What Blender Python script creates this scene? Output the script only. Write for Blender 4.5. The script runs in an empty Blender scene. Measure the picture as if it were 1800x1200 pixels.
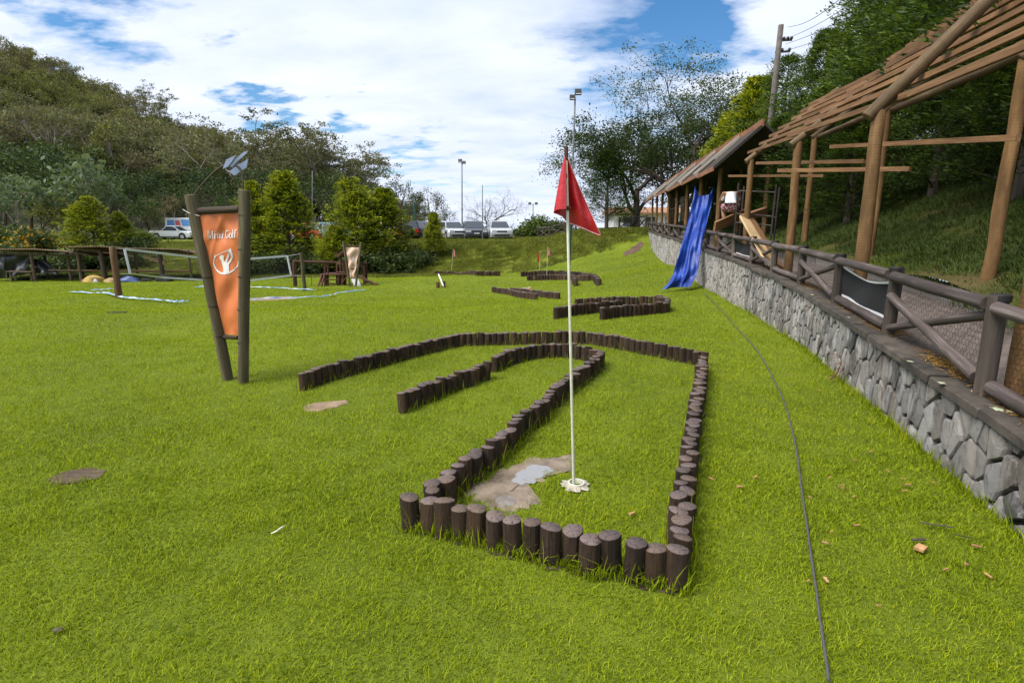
import bpy, bmesh, math, random
import numpy as np
from mathutils import Vector, Matrix, Euler

scene = bpy.context.scene
col = scene.collection
R = math.radians

# ------------------------------------------------------------------ camera
EYE = 1.55
PITCH = R(11.48)
FPX = 960.0                       # focal length in pixels of the 1800 px wide photograph
cam_d = bpy.data.cameras.new('camera')
cam_d.sensor_width = 36.0
cam_d.lens = FPX / 1800.0 * 36.0
cam_d.clip_start = 0.05
cam_d.clip_end = 3000
cam = bpy.data.objects.new('camera', cam_d)
col.objects.link(cam)
cam.location = (0, 0, EYE)
cam.rotation_euler = (math.pi / 2 - PITCH, 0, 0)
scene.camera = cam

# ------------------------------------------------------------------ sky, sun, exposure
SUN_EL, SUN_AZ = R(55), R(245)     # azimuth clockwise from +Y: the veiled sun stands high, to the left and a little behind
world = bpy.data.worlds.new('World')
scene.world = world
world.use_nodes = True
wt = world.node_tree
wt.nodes.clear()

def wn(t, **k):
    n = wt.nodes.new(t)
    for a, b in k.items():
        setattr(n, a, b)
    return n

w_out = wn('ShaderNodeOutputWorld')
w_bg = wn('ShaderNodeBackground')
w_bg.inputs['Strength'].default_value = 0.088
w_sky = wn('ShaderNodeTexSky', sky_type='NISHITA', sun_disc=False)
w_sky.sun_elevation = SUN_EL
w_sky.sun_rotation = SUN_AZ
w_sky.altitude = 900
w_sky.air_density = 1.2
w_sky.dust_density = 0.25
w_sky.ozone_density = 4.0
w_co = wn('ShaderNodeTexCoord')
w_sep = wn('ShaderNodeSeparateXYZ')
wt.links.new(w_co.outputs['Generated'], w_sep.inputs[0])

def wmath(op, a, b=None, clamp=False):
    n = wn('ShaderNodeMath', operation=op, use_clamp=clamp)
    for i, v in enumerate((a, b)):
        if v is None:
            continue
        if isinstance(v, (int, float)):
            n.inputs[i].default_value = v
        else:
            wt.links.new(v, n.inputs[i])
    return n.outputs[0]

# clouds lie on a flat layer: direction / height gives the perspective of a real cloud deck
zc = wmath('ADD', wmath('MAXIMUM', w_sep.outputs[2], 0.0), 0.16)
cxy = wn('ShaderNodeCombineXYZ')
wt.links.new(wmath('DIVIDE', w_sep.outputs[0], zc), cxy.inputs[0])
wt.links.new(wmath('DIVIDE', w_sep.outputs[1], zc), cxy.inputs[1])
w_map = wn('ShaderNodeMapping')
w_map.inputs['Rotation'].default_value = (0, 0, R(35))
w_map.inputs['Scale'].default_value = (1.0, 1.55, 1)
w_map.inputs['Location'].default_value = (0.35, 3.1, 0)
wt.links.new(cxy.outputs[0], w_map.inputs[0])
n1 = wn('ShaderNodeTexNoise')
n1.inputs['Scale'].default_value = 0.62
n1.inputs['Detail'].default_value = 7
n1.inputs['Roughness'].default_value = 0.50
n1.inputs['Distortion'].default_value = 0.25
wt.links.new(w_map.outputs[0], n1.inputs['Vector'])
n2 = wn('ShaderNodeTexNoise')
n2.inputs['Scale'].default_value = 2.3
n2.inputs['Detail'].default_value = 8
n2.inputs['Roughness'].default_value = 0.6
wt.links.new(w_map.outputs[0], n2.inputs['Vector'])
dens = n1.outputs['Fac']
# ragged edges for the gaps
_wa = wn('ShaderNodeVectorMath', operation='SUBTRACT')
wt.links.new(n2.outputs['Color'], _wa.inputs[0])
_wa.inputs[1].default_value = (.5, .5, .5)
_wb = wn('ShaderNodeVectorMath', operation='SCALE')
_wb.inputs['Scale'].default_value = .38
wt.links.new(_wa.outputs[0], _wb.inputs[0])
_wc = wn('ShaderNodeVectorMath', operation='ADD')
wt.links.new(w_co.outputs['Generated'], _wc.inputs[0])
wt.links.new(_wb.outputs[0], _wc.inputs[1])
warp = _wc.outputs[0]

def gap(px, py, radius, amount):
    """a gap in the cloud deck at a fixed compass direction and height"""
    global dens
    u, v = (px - 900) / FPX, (py - 600) / FPX
    d = Vector((u, math.cos(PITCH) - v * math.sin(PITCH), -(math.sin(PITCH) + v * math.cos(PITCH)))).normalized()
    dn = wn('ShaderNodeVectorMath', operation='DISTANCE')
    wt.links.new(warp, dn.inputs[0])
    dn.inputs[1].default_value = d
    f = wmath('SUBTRACT', 1.0, wmath('DIVIDE', dn.outputs['Value'], radius), True)
    f = wmath('MULTIPLY', wmath('MULTIPLY', f, f), amount)
    dens = wmath('SUBTRACT', dens, f)

dens = wmath('ADD', dens, 0.24)
gap(1170, 40, 0.27, 0.66)
gap(1255, 10, 0.14, 0.40)
gap(1050, 130, 0.12, 0.30)
gap(440, 175, 0.10, 0.80)
gap(500, 190, 0.08, 0.40)
gap(640, 230, 0.08, 0.72)
gap(720, 262, 0.09, 0.55)
gap(775, 290, 0.06, 0.36)
gap(150, 12, 0.15, 0.66)
gap(830, 350, 0.055, 0.42)
gap(930, 315, 0.04, 0.28)
w_ramp = wn('ShaderNodeValToRGB')
w_ramp.color_ramp.elements[0].position = 0.30
w_ramp.color_ramp.elements[0].color = (0, 0, 0, 1)
w_ramp.color_ramp.elements[1].position = 0.66
w_ramp.color_ramp.elements[1].color = (1, 1, 1, 1)
wt.links.new(dens, w_ramp.inputs[0])
# cloud brightness: thick undersides are a little greyer and bluer
w_shade = wn('ShaderNodeValToRGB')
w_shade.color_ramp.elements[0].position = 0.30
w_shade.color_ramp.elements[0].color = (4.6, 5.4, 7.2, 1)
w_shade.color_ramp.elements[1].position = 0.66
w_shade.color_ramp.elements[1].color = (7.0, 7.4, 8.3, 1)
shsum = wmath('ADD', wmath('MULTIPLY', n2.outputs['Fac'], 0.55), wmath('MULTIPLY', n1.outputs['Fac'], 0.45))
wt.links.new(shsum, w_shade.inputs[0])
w_mix = wn('ShaderNodeMixRGB')
wt.links.new(w_ramp.outputs[0], w_mix.inputs[0])
w_hs = wn('ShaderNodeHueSaturation')
w_hs.inputs['Saturation'].default_value = 1.25
wt.links.new(w_sky.outputs[0], w_hs.inputs['Color'])
wt.links.new(w_hs.outputs[0], w_mix.inputs[1])
wt.links.new(w_shade.outputs[0], w_mix.inputs[2])
wt.links.new(w_mix.outputs[0], w_bg.inputs['Color'])
wt.links.new(w_bg.outputs[0], w_out.inputs['Surface'])

sun_d = bpy.data.lights.new('sun', 'SUN')
sun_d.energy = 3.3
sun_d.angle = R(34)                # veiled by thin cloud: soft shadows
sun_d.color = (1.0, 0.95, 0.86)
sun = bpy.data.objects.new('sun', sun_d)
col.objects.link(sun)
sdir = Vector((math.sin(SUN_AZ) * math.cos(SUN_EL), math.cos(SUN_AZ) * math.cos(SUN_EL), math.sin(SUN_EL)))
sun.rotation_euler = sdir.to_track_quat('Z', 'Y').to_euler()

vs = scene.view_settings
vs.view_transform = 'Standard'
vs.look = 'None'
vs.gamma = 1.0
vs.exposure = 0.74
vs.use_curve_mapping = False
scene.cycles.max_bounces = 5
scene.cycles.diffuse_bounces = 3
scene.cycles.glossy_bounces = 2
scene.cycles.transmission_bounces = 4
scene.cycles.transparent_max_bounces = 6
scene.cycles.use_denoising = True
scene.cycles.use_adaptive_sampling = True
scene.cycles.adaptive_threshold = 0.02

# ------------------------------------------------------------------ helpers: pixels of the photograph to places in the world
CP, SP = math.cos(PITCH), math.sin(PITCH)

def ray(px, py):
    u, v = (px - 900) / FPX, (py - 600) / FPX
    return Vector((u, CP - v * SP, -(SP + v * CP)))

def at(px, py, Y):
    """the point seen at a pixel, Y metres ahead"""
    d = ray(px, py)
    return Vector((0, 0, EYE)) + d * (Y / d.y)

def flat(px, py, z=0.0):
    """the point seen at a pixel on the level z"""
    d = ray(px, py)
    return Vector((0, 0, EYE)) + d * ((z - EYE) / d.z)

def smooth(a, b, x):
    t = np.clip((np.asarray(x, float) - a) / (b - a), 0, 1)
    return t * t * (3 - 2 * t)

# ------------------------------------------------------------------ terrain
_wy = [-6, -4, 0, 2.6, 5, 7.6, 11, 15.8, 21.5, 29, 36, 60]
_wx = [0.4, 1.0, 1.98, 2.65, 3.33, 4.03, 4.72, 5.45, 6.42, 7.65, 8.8, 12.7]
_ys = np.linspace(-6, 60, 661)
_xs = np.interp(_ys, _wy, _wx)
_k = np.ones(21) / 21
_xs = np.convolve(np.pad(_xs, 10, mode='reflect', reflect_type='odd'), _k, 'valid')

def wall_x(y):
    return np.interp(y, _ys, _xs)

def deck_z(y):
    return np.interp(y, [-6, 2.6, 5, 8.3, 15.8, 21.5, 36, 60], [0.05, 0.50, 0.63, 0.80, 1.05, 1.22, 1.55, 1.7])

_ctrl = np.array([
    (-8, 0, 0), (0, 0, 0), (1.8, 0, 0), (0, -5, 0), (-8, -5, 0), (-4, 4, 0), (0, 4, 0), (2.6, 3, 0), (-2, 8, 0), (2, 8, 0), (-7, 8, -.05),
    (4, 8.3, 0), (5.3, 15.8, 0), (6.3, 21.5, .17), (8.7, 36, .63), (1.2, 11, -.12), (3, 11, -.1), (.5, 18, -.6), (1.5, 25, -.75),
    (3.5, 25, -.55), (-3, 28, -.72), (-7.3, 25, -1.0), (-12.7, 18.5, -.6), (-9.8, 25, -1.0), (-25, 34, -1.4), (-35, 34, -1.45),
    (-16, 34, -1.4), (-10, 30, -1.25), (0, 36, -1.28), (-6, 36, -1.35), (5, 34, 0), (4.5, 28, -.3), (-12, 10, -.25), (-20, 15, -.6),
    (-20, 25, -1.1), (-40, 20, -1.0), (-40, 5, -.3), (-15, 2, 0), (-60, 34, -1.4), (-60, 0, 0), (-4, 14, -.4), (-8, 14, -.42), (10, 45, 1), (0, 60, 0), (-40, 60, -.5)], float)

def _phi(a, b):
    d = np.sqrt((a[:, None, 0] - b[None, :, 0]) ** 2 + (a[:, None, 1] - b[None, :, 1]) ** 2 + 1.5)
    return d

_A = np.zeros((len(_ctrl) + 3, len(_ctrl) + 3))
_A[:-3, :-3] = _phi(_ctrl, _ctrl)
_P = np.c_[np.ones(len(_ctrl)), _ctrl[:, :2]]
_A[:-3, -3:] = _P
_A[-3:, :-3] = _P.T
_W = np.linalg.solve(_A, np.r_[_ctrl[:, 2], 0, 0, 0])

def hill(x, y):
    a = np.asarray(x, float) / np.maximum(y, 1)
    r = np.interp(a, [-1.6, -1.2, -.864, -.773, -.68, -.59, -.526, -.448, -.35, -.265, -.2], [95, 76, 56, 48, 37, 27, 21, 13, 6, 2, 0])
    return r * smooth(70, 235, y)

def ground(x, y):
    x = np.atleast_1d(np.asarray(x, float))
    y = np.atleast_1d(np.asarray(y, float))
    q = np.c_[np.clip(x, -60, 40), np.clip(y, -6, 60)]
    z = np.empty(len(q))
    for i in range(0, len(q), 40000):
        s = q[i:i + 40000]
        z[i:i + 40000] = _phi(s, _ctrl) @ _W[:-3] + np.c_[np.ones(len(s)), s] @ _W[-3:]
    # gentle unevenness of the turf
    z = z + 0.018 * np.sin(x * 1.3 + y * .7) * np.sin(y * 1.1 - x * .5) * smooth(1, 6, y)
    z = z + 0.10 * np.exp(-((y - 11.5) / 1.6) ** 2) * smooth(-1, -4, x) * 1.0 - .10 * np.exp(-((y - 8.6) / 1.3) ** 2) * smooth(-3, -6, x)
    fb = np.interp(x, [-60, 0, 5, 9], [37, 36.3, 34, 31])
    fc = np.interp(x, [-60, -42, -22, -12, 0, 4, 9, 20], [66, 62, 50, 44, 42, 41, 38, 36])
    top = np.interp(x, [-60, -42, -20, 0, 3, 5.5, 9, 12, 30], [.4, .5, .7, .8, .9, 1.55, 1.65, 1.7, 2.2])
    t = smooth(0, 1, (y - fb) / (fc - fb))
    bump = .12 * np.sin(x * .9 + y) * np.sin(y * .8 + x * .4) * t * (1 - t) * 4
    z = z * (1 - t) + top * t + bump
    return z + hill(x, y)

def bank(x, y):
    """ground right of the walkway: a grassed bank that climbs away from it"""
    d = np.asarray(x, float) - wall_x(y)
    b = deck_z(y) + .22 + .52 * np.clip(d - 1.5, 0, 60) - .012 * np.clip(d - 1.5, 0, 20) ** 2 + .06 * np.sin(x * 2.1) * np.sin(y * 1.7)
    s = smooth(35, 44, y)
    return b * (1 - s) + (1.8 + .10 * np.clip(d, 0, 40)) * s

def gz(x, y):
    return float(ground(x, y)[0])

def on(px, py, lo=1.0, hi=80.0):
    """the point of the lawn seen at a pixel"""
    d = ray(px, py)
    ts = np.linspace(lo, hi, 1600)
    X, Y, Z = d.x * ts, d.y * ts, EYE + d.z * ts
    g = ground(X, Y)
    k = np.nonzero(Z <= g)[0]
    i = k[0] if len(k) else len(ts) - 1
    i0 = max(i - 1, 0)
    a, b = Z[i0] - g[i0], Z[i] - g[i]
    f = a / (a - b) if a != b else 0
    t = ts[i0] + (ts[i] - ts[i0]) * f
    x, y = d.x * t, d.y * t
    return Vector((x, y, gz(x, y)))

def wp(y, d, z):
    """a place on the walkway: y along it, d metres right of the wall's face"""
    x0 = float(wall_x(y))
    sl = float((wall_x(y + .2) - wall_x(y - .2)) / .4)
    n = Vector((1, -sl, 0)).normalized()
    return Vector((x0, y, z)) + n * d

# ------------------------------------------------------------------ helpers: objects
def put(o, parent=None):
    col.objects.link(o)
    if parent is not None:
        o.parent = parent
    return o

def root_loc(o):
    while o.parent is not None:
        o = o.parent
    return o.location

def tag(o, label=None, cat=None, group=None, kind=None):
    if label:
        o['label'] = label
    if cat:
        o['category'] = cat
    if group:
        o['group'] = group
    if kind:
        o['kind'] = kind
    return o

def thing(name, loc, label, cat, group=None):
    e = bpy.data.objects.new(name, None)
    e.empty_display_size = .1
    e.location = loc
    col.objects.link(e)
    return tag(e, label, cat, group)

class MB:
    """collects shapes of one part"""
    def __init__(s):
        s.v, s.f, s.m = [], [], []

    def add(s, vs, fs, m=0):
        o = len(s.v)
        s.v += [tuple(p) for p in vs]
        s.f += [tuple(i + o for i in f) for f in fs]
        s.m += [m] * len(fs)
        return s

    def box(s, c, size, rot=None, m=0):
        c = Vector(c)
        x, y, z = (a / 2 for a in size)
        P = [Vector(p) for p in ((-x, -y, -z), (x, -y, -z), (x, y, -z), (-x, y, -z), (-x, -y, z), (x, -y, z), (x, y, z), (-x, y, z))]
        if rot is not None:
            P = [rot @ p for p in P]
        return s.add([c + p for p in P], [(0, 3, 2, 1), (4, 5, 6, 7), (0, 1, 5, 4), (1, 2, 6, 5), (2, 3, 7, 6), (3, 0, 4, 7)], m)

    def tube(s, pts, rad, n=8, caps=True, m=0):
        pts = [Vector(p) for p in pts]
        if not hasattr(rad, '__len__'):
            rad = [rad] * len(pts)
        up = Vector((0, 0, 1))
        t0 = (pts[-1] - pts[0])
        if t0.length < 1e-9 or abs(t0.normalized().z) > .95:
            up = Vector((1, 0, 0))
        V, Fs = [], []
        for i, p in enumerate(pts):
            t = (pts[min(i + 1, len(pts) - 1)] - pts[max(i - 1, 0)]).normalized()
            a = up.cross(t)
            if a.length < 1e-4:
                a = Vector((0, 1, 0)).cross(t)
            a.normalize()
            b = t.cross(a)
            for k in range(n):
                th = 2 * math.pi * k / n
                V.append(p + (a * math.cos(th) + b * math.sin(th)) * rad[i])
        for i in range(len(pts) - 1):
            for k in range(n):
                k2 = (k + 1) % n
                Fs.append((i * n + k, i * n + k2, (i + 1) * n + k2, (i + 1) * n + k))
        if caps:
            Fs.append(tuple(reversed(range(n))))
            Fs.append(tuple(range((len(pts) - 1) * n, len(pts) * n)))
        return s.add(V, Fs, m)

    def prism(s, poly, ax, ay, o, depth, m=0):
        """flat outline poly (2d) in the plane o + x*ax + y*ay, thickened by depth (a vector)"""
        o, ax, ay, depth = Vector(o), Vector(ax), Vector(ay), Vector(depth)
        n = len(poly)
        A = [o + ax * x + ay * y for x, y in poly]
        B = [p + depth for p in A]
        Fs = [tuple(reversed(range(n))), tuple(range(n, 2 * n))]
        Fs += [(i, (i + 1) % n, n + (i + 1) % n, n + i) for i in range(n)]
        return s.add(A + B, Fs, m)

    def grid(s, fn, nu, nv, m=0):
        V = [fn(i / nu, j / nv) for j in range(nv + 1) for i in range(nu + 1)]
        w = nu + 1
        return s.add(V, [(j * w + i, j * w + i + 1, (j + 1) * w + i + 1, (j + 1) * w + i) for j in range(nv) for i in range(nu)], m)

    def build(s, name, mat, parent=None, sm=False, rel=None, fix=True):
        """one mesh object; coordinates are of the world unless rel says they are local"""
        me = bpy.data.meshes.new(name)
        off = Vector((0, 0, 0))
        if parent is not None and not rel:
            off = root_loc(parent)
        if parent is None and not rel:
            # origin at the base of the thing
            A = np.array(s.v)
            off = Vector((float(A[:, 0].mean()), float(A[:, 1].mean()), float(A[:, 2].min())))
        A = np.array(s.v) - np.array(off)
        me.from_pydata(A.tolist(), [], s.f)
        mats = mat if isinstance(mat, (list, tuple)) else [mat]
        for q in mats:
            me.materials.append(q)
        if len(mats) > 1:
            me.polygons.foreach_set('material_index', s.m)
        if fix:
            bm = bmesh.new()
            bm.from_mesh(me)
            bmesh.ops.recalc_face_normals(bm, faces=bm.faces)
            bm.to_mesh(me)
            bm.free()
        if sm:
            me.polygons.foreach_set('use_smooth', [True] * len(me.polygons))
            me.set_sharp_from_angle(angle=R(40))
        me.update()
        o = bpy.data.objects.new(name, me)
        if parent is None and not rel:
            o.location = off
        return put(o, parent)

def beam(name, p0, p1, size, mat, parent=None, n=12, roll=None, taper=1.0, wob=0.0, rnd=None, mesh=None):
    """a pole (size = radius) or a squared timber (size = (w, h)) whose own z axis runs along it"""
    p0, p1 = Vector(p0), Vector(p1)
    d = p1 - p0
    L = d.length
    q = d.to_track_quat('Z', 'Y')
    mb = MB()
    if isinstance(size, tuple):
        w, h = size[0] / 2, size[1] / 2
        b = min(w, h) * .12
        ring = [(-w + b, -h), (w - b, -h), (w, -h + b), (w, h - b), (w - b, h), (-w + b, h), (-w, h - b), (-w, -h + b)]
        V = [(x, y, 0) for x, y in ring] + [(x, y, L) for x, y in ring]
        mb.add(V, [tuple(reversed(range(8))), tuple(range(8, 16))] + [(i, (i + 1) % 8, 8 + (i + 1) % 8, 8 + i) for i in range(8)])
        sm = False
    else:
        k = max(2, int(L / .35)) if wob else 2
        r_ = rnd or random
        pts, rad = [], []
        for i in range(k + 1):
            t = i / k
            e = 0 if i in (0, k) else wob
            pts.append((r_.uniform(-e, e), r_.uniform(-e, e), L * t))
            rad.append(size * (1 + (taper - 1) * t) * (1 + (r_.uniform(-.05, .05) if wob else 0)))
        # rounded ends
        pts = [pts[0]] + [(pts[0][0], pts[0][1], size * .12)] + pts[1:-1] + [(pts[-1][0], pts[-1][1], L - size * .12)] + [pts[-1]]
        rad = [rad[0] * .88] + [rad[0]] + rad[1:-1] + [rad[-1]] + [rad[-1] * .88]
        mb.tube(pts, rad, n)
        sm = True
    o = mb.build(name, mat, None, sm=sm, rel=True)
    off = root_loc(parent) if parent is not None else Vector((0, 0, 0))
    o.parent = parent
    m = q.to_matrix().to_4x4()
    if roll is not None:
        # turn so that the timber's local y axis points as near to roll as it can
        y = q @ Vector((0, 1, 0))
        z = d.normalized()
        tgt = Vector(roll) - z * Vector(roll).dot(z)
        if tgt.length > 1e-6:
            tgt.normalize()
            a = math.atan2(y.cross(tgt).dot(z), y.dot(tgt))
            m = Matrix.Rotation(a, 4, z) @ m
    o.matrix_basis = Matrix.Translation(p0 - off) @ m
    return o

def np_mesh(name, V, quads, mats, mi=None):
    """fast mesh from arrays of vertices and quads (or triangles)"""
    me = bpy.data.meshes.new(name)
    V = np.asarray(V, np.float32)
    Q = np.asarray(quads, np.int32)
    k = Q.shape[1]
    me.vertices.add(len(V))
    me.vertices.foreach_set('co', V.ravel())
    me.loops.add(Q.size)
    me.loops.foreach_set('vertex_index', Q.ravel())
    me.polygons.add(len(Q))
    me.polygons.foreach_set('loop_start', np.arange(0, Q.size, k, dtype=np.int32))
    me.polygons.foreach_set('loop_total', np.full(len(Q), k, np.int32))
    for m in (mats if isinstance(mats, (list, tuple)) else [mats]):
        me.materials.append(m)
    if mi is not None:
        me.polygons.foreach_set('material_index', np.asarray(mi, np.int32))
    me.update(calc_edges=True)
    return me

# ------------------------------------------------------------------ materials
def srgb(r, g, b):
    f = lambda c: (c / 255 / 12.92) if c / 255 <= .04045 else ((c / 255 + .055) / 1.055) ** 2.4
    return (f(r), f(g), f(b))

class NT:
    def __init__(s, name):
        s.mat = bpy.data.materials.new(name)
        s.mat.use_nodes = True
        s.t = s.mat.node_tree
        s.t.nodes.clear()
        s.out = s.t.nodes.new('ShaderNodeOutputMaterial')

    def n(s, ty, **k):
        x = s.t.nodes.new(ty)
        for a, b in k.items():
            setattr(x, a, b)
        return x

    def l(s, a, b):
        s.t.links.new(a, b)

    def val(s, node, key, v):
        if isinstance(v, (int, float)):
            node.inputs[key].default_value = v
        elif isinstance(v, tuple):
            node.inputs[key].default_value = (*v, 1) if len(v) == 3 and node.inputs[key].type == 'RGBA' else v
        else:
            s.l(v, node.inputs[key])

    def math(s, op, a, b=0.0, clamp=False):
        x = s.n('ShaderNodeMath', operation=op, use_clamp=clamp)
        s.val(x, 0, a)
        s.val(x, 1, b)
        return x.outputs[0]

    def mix(s, f, a, b, mode='MIX'):
        x = s.n('ShaderNodeMixRGB', blend_type=mode)
        s.val(x, 0, f)
        s.val(x, 1, a)
        s.val(x, 2, b)
        return x.outputs[0]

    def noise(s, vec, scale, detail=5, rough=.55, dist=0.0):
        x = s.n('ShaderNodeTexNoise')
        x.inputs['Scale'].default_value = scale
        x.inputs['Detail'].default_value = detail
        x.inputs['Roughness'].default_value = rough
        x.inputs['Distortion'].default_value = dist
        if vec is not None:
            s.l(vec, x.inputs['Vector'])
        return x.outputs['Fac']

    def ramp(s, fac, stops):
        x = s.n('ShaderNodeValToRGB')
        el = x.color_ramp.elements
        while len(el) < len(stops):
            el.new(.5)
        for e, (p, c) in zip(el, stops):
            e.position = p
            e.color = (*c, 1) if isinstance(c, tuple) else (c, c, c, 1)
        s.l(fac, x.inputs[0])
        return x.outputs[0]

    def vec(s, scale=(1, 1, 1), rnd=True, coord='Object'):
        tc = s.n('ShaderNodeTexCoord')
        mp = s.n('ShaderNodeMapping')
        mp.inputs['Scale'].default_value = scale
        s.l(tc.outputs[coord], mp.inputs[0])
        if not rnd:
            return mp.outputs[0]
        oi = s.n('ShaderNodeObjectInfo')
        ad = s.n('ShaderNodeVectorMath', operation='ADD')
        s.l(mp.outputs[0], ad.inputs[0])
        mu = s.math('MULTIPLY', oi.outputs['Random'], 37.0)
        cx = s.n('ShaderNodeCombineXYZ')
        for i in range(3):
            s.l(mu, cx.inputs[i])
        s.l(cx.outputs[0], ad.inputs[1])
        return ad.outputs[0]

    def world(s):
        return s.n('ShaderNodeNewGeometry').outputs['Position']

    def objrand(s):
        return s.n('ShaderNodeObjectInfo').outputs['Random']

    def bump(s, h, strength=.3, dist=.02):
        b = s.n('ShaderNodeBump')
        b.inputs['Strength'].default_value = strength
        b.inputs['Distance'].default_value = dist
        s.l(h, b.inputs['Height'])
        return b.outputs[0]

    def bsdf(s, color, rough=.8, normal=None, metal=0.0, spec=.5, **k):
        b = s.n('ShaderNodeBsdfPrincipled')
        s.val(b, 'Base Color', color)
        s.val(b, 'Roughness', rough)
        b.inputs['Metallic'].default_value = metal
        b.inputs['Specular IOR Level'].default_value = spec
        for a, v in k.items():
            s.val(b, a, v)
        if normal is not None:
            s.l(normal, b.inputs['Normal'])
        return b.outputs[0]

    def done(s, shader):
        s.l(shader, s.out.inputs['Surface'])
        return s.mat

def plain(name, c, var=.25, scale=9.0, rough=.75, bump=.25, bscale=45.0, bdist=.01, rand=.2, stretch=(1, 1, 1), metal=0, spec=.4, c2=None):
    """a surface of one colour with mottling, fine relief and a little difference from piece to piece"""
    t = NT(name)
    v = t.vec(stretch)
    f = t.noise(v, scale, 6, .6)
    lo = tuple(x * (1 - var) for x in c)
    hi = c2 or tuple(min(1, x * (1 + var)) for x in c)
    colr = t.ramp(f, [(.3, lo), (.7, hi)])
    if rand:
        r = t.math('ADD', t.math('MULTIPLY', t.objrand(), 2 * rand), 1 - rand)
        cc = t.n('ShaderNodeCombineXYZ')
        for i in range(3):
            t.l(r, cc.inputs[i])
        colr = t.mix(1.0, colr, cc.outputs[0], 'MULTIPLY')
    nr = t.bump(t.noise(v, bscale, 4), bump, bdist) if bump else None
    return t.done(t.bsdf(colr, rough, nr, metal, spec))

def leafy(name, stops, scale=.35, trans=.35, rough=.6, island=.5):
    """leaf colour: differs from leaf to leaf and slowly through the crown; light passes through"""
    t = NT(name)
    g = t.n('ShaderNodeNewGeometry')
    oi = t.objrand()
    f = t.noise(g.outputs['Position'], scale, 3)
    f = t.math('ADD', t.math('MULTIPLY', g.outputs['Random Per Island'], island), t.math('MULTIPLY', f, 1 - island))
    f = t.math('ADD', f, t.math('MULTIPLY', t.math('SUBTRACT', oi, .5), .22))
    c = t.ramp(f, stops)
    a = t.bsdf(c, rough, spec=.25)
    tr = t.n('ShaderNodeBsdfTranslucent')
    t.l(t.mix(1.0, c, (1.0, 1.0, .55), 'MULTIPLY'), tr.inputs['Color'])
    m = t.n('ShaderNodeMixShader')
    m.inputs[0].default_value = trans
    t.l(a, m.inputs[1])
    t.l(tr.outputs[0], m.inputs[2])
    return t.done(m.outputs[0])
# ------------------------------------------------------------------ ground sheets
rng = np.random.default_rng(7)
random.seed(7)

def m_lawn(name, dark):
    t = NT(name)
    w = t.world()
    f = t.noise(w, .35, 4, .6)
    g = t.noise(w, 9.0, 6, .7)
    h = t.noise(w, 60.0, 4, .7)
    k = t.math('ADD', t.math('MULTIPLY', f, .45), t.math('ADD', t.math('MULTIPLY', g, .35), t.math('MULTIPLY', h, .2)))
    c = t.ramp(k, [(.30, (.055, .070, .010)), (.45, (.100, .135, .011)), (.58, (.150, .190, .013)), (.72, (.20, .21, .030))])
    br = t.ramp(t.noise(w, 1.7, 5, .65), [(.62, 0.0), (.78, 1.0)])
    c = t.mix(t.math('MULTIPLY', br, .35), c, (.16, .13, .05))
    if dark is None:
        c = t.mix(.75, c, t.ramp(t.noise(w, .9, 6, .7), [(.3, (.075, .090, .012)), (.5, (.135, .160, .016)), (.7, (.185, .185, .03))]))
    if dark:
        c = t.mix(1.0, c, (.45, .45, .45), 'MULTIPLY')  # bank turf: shade of trees and roof put into the colour
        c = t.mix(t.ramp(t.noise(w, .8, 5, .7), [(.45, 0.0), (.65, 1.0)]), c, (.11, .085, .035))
    return t.done(t.bsdf(c, .9, t.bump(t.math('ADD', h, g), .6, .03), spec=.15))

M_LAWN = m_lawn('turf', False)
M_BANK = m_lawn('rough_turf_painted_shade', True)
M_SLOPE = m_lawn('olive_slope_turf', None)
M_HILL = plain('forest_floor', (.05, .055, .022), .4, .05, .95, .0, rand=0)

def sheet(name, rows, xl, xr, hfn, mat, ncol, power=1.0, flip=False):
    c = np.linspace(0, 1, ncol) ** power
    Y = np.repeat(rows, ncol)
    XL, XR = xl(rows), xr(rows)
    X = (XR[:, None] + (XL - XR)[:, None] * c[None, :]).ravel()
    V = np.c_[X, Y, hfn(X, Y)]
    n = len(rows)
    i = np.arange(n - 1)[:, None] * ncol + np.arange(ncol - 1)[None, :]
    i = i.ravel()
    Q = np.c_[i + 1, i, i + ncol, i + ncol + 1] if not flip else np.c_[i, i + 1, i + ncol + 1, i + ncol]
    me = np_mesh(name, V, Q, mat)
    me.polygons.foreach_set('use_smooth', [True] * len(Q))
    o = put(bpy.data.objects.new(name, me))
    o['kind'] = 'structure'
    return o

rows = np.r_[np.arange(-4, 12, .22), np.arange(12, 35.6, .5)]
sheet('lawn', rows, lambda y: np.full_like(y, -75.0), lambda y: wall_x(y) + .15 + np.clip(y - 36.5, 0, 40) * 3.0, ground, M_LAWN, 190, 1.7)
rows = np.arange(35.5, 76, .5)
sheet('embankment', rows, lambda y: np.full_like(y, -75.0), lambda y: wall_x(y) + .15 + np.clip(y - 36.5, 0, 40) * 3.0, ground, M_SLOPE, 190, 1.7)
rows = np.arange(-4, 50, .4)
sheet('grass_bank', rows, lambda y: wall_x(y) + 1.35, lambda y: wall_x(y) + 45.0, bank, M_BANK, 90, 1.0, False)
rows = np.r_[np.arange(75, 300, 5), np.arange(300, 2400, 90.0)]
sheet('hillside', rows, lambda y: -1.9 * y - 40, lambda y: 1.9 * y + 40, ground, M_HILL, 120)

# ------------------------------------------------------------------ places where the turf is worn away
def noisy_poly(pts, n=6, amp=.03, seed=1):
    r = random.Random(seed)
    out = []
    for i in range(len(pts)):
        a, b = pts[i], pts[(i + 1) % len(pts)]
        for k in range(n):
            t = k / n
            out.append((a[0] + (b[0] - a[0]) * t + r.uniform(-amp, amp), a[1] + (b[1] - a[1]) * t + r.uniform(-amp, amp)))
    return out

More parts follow.
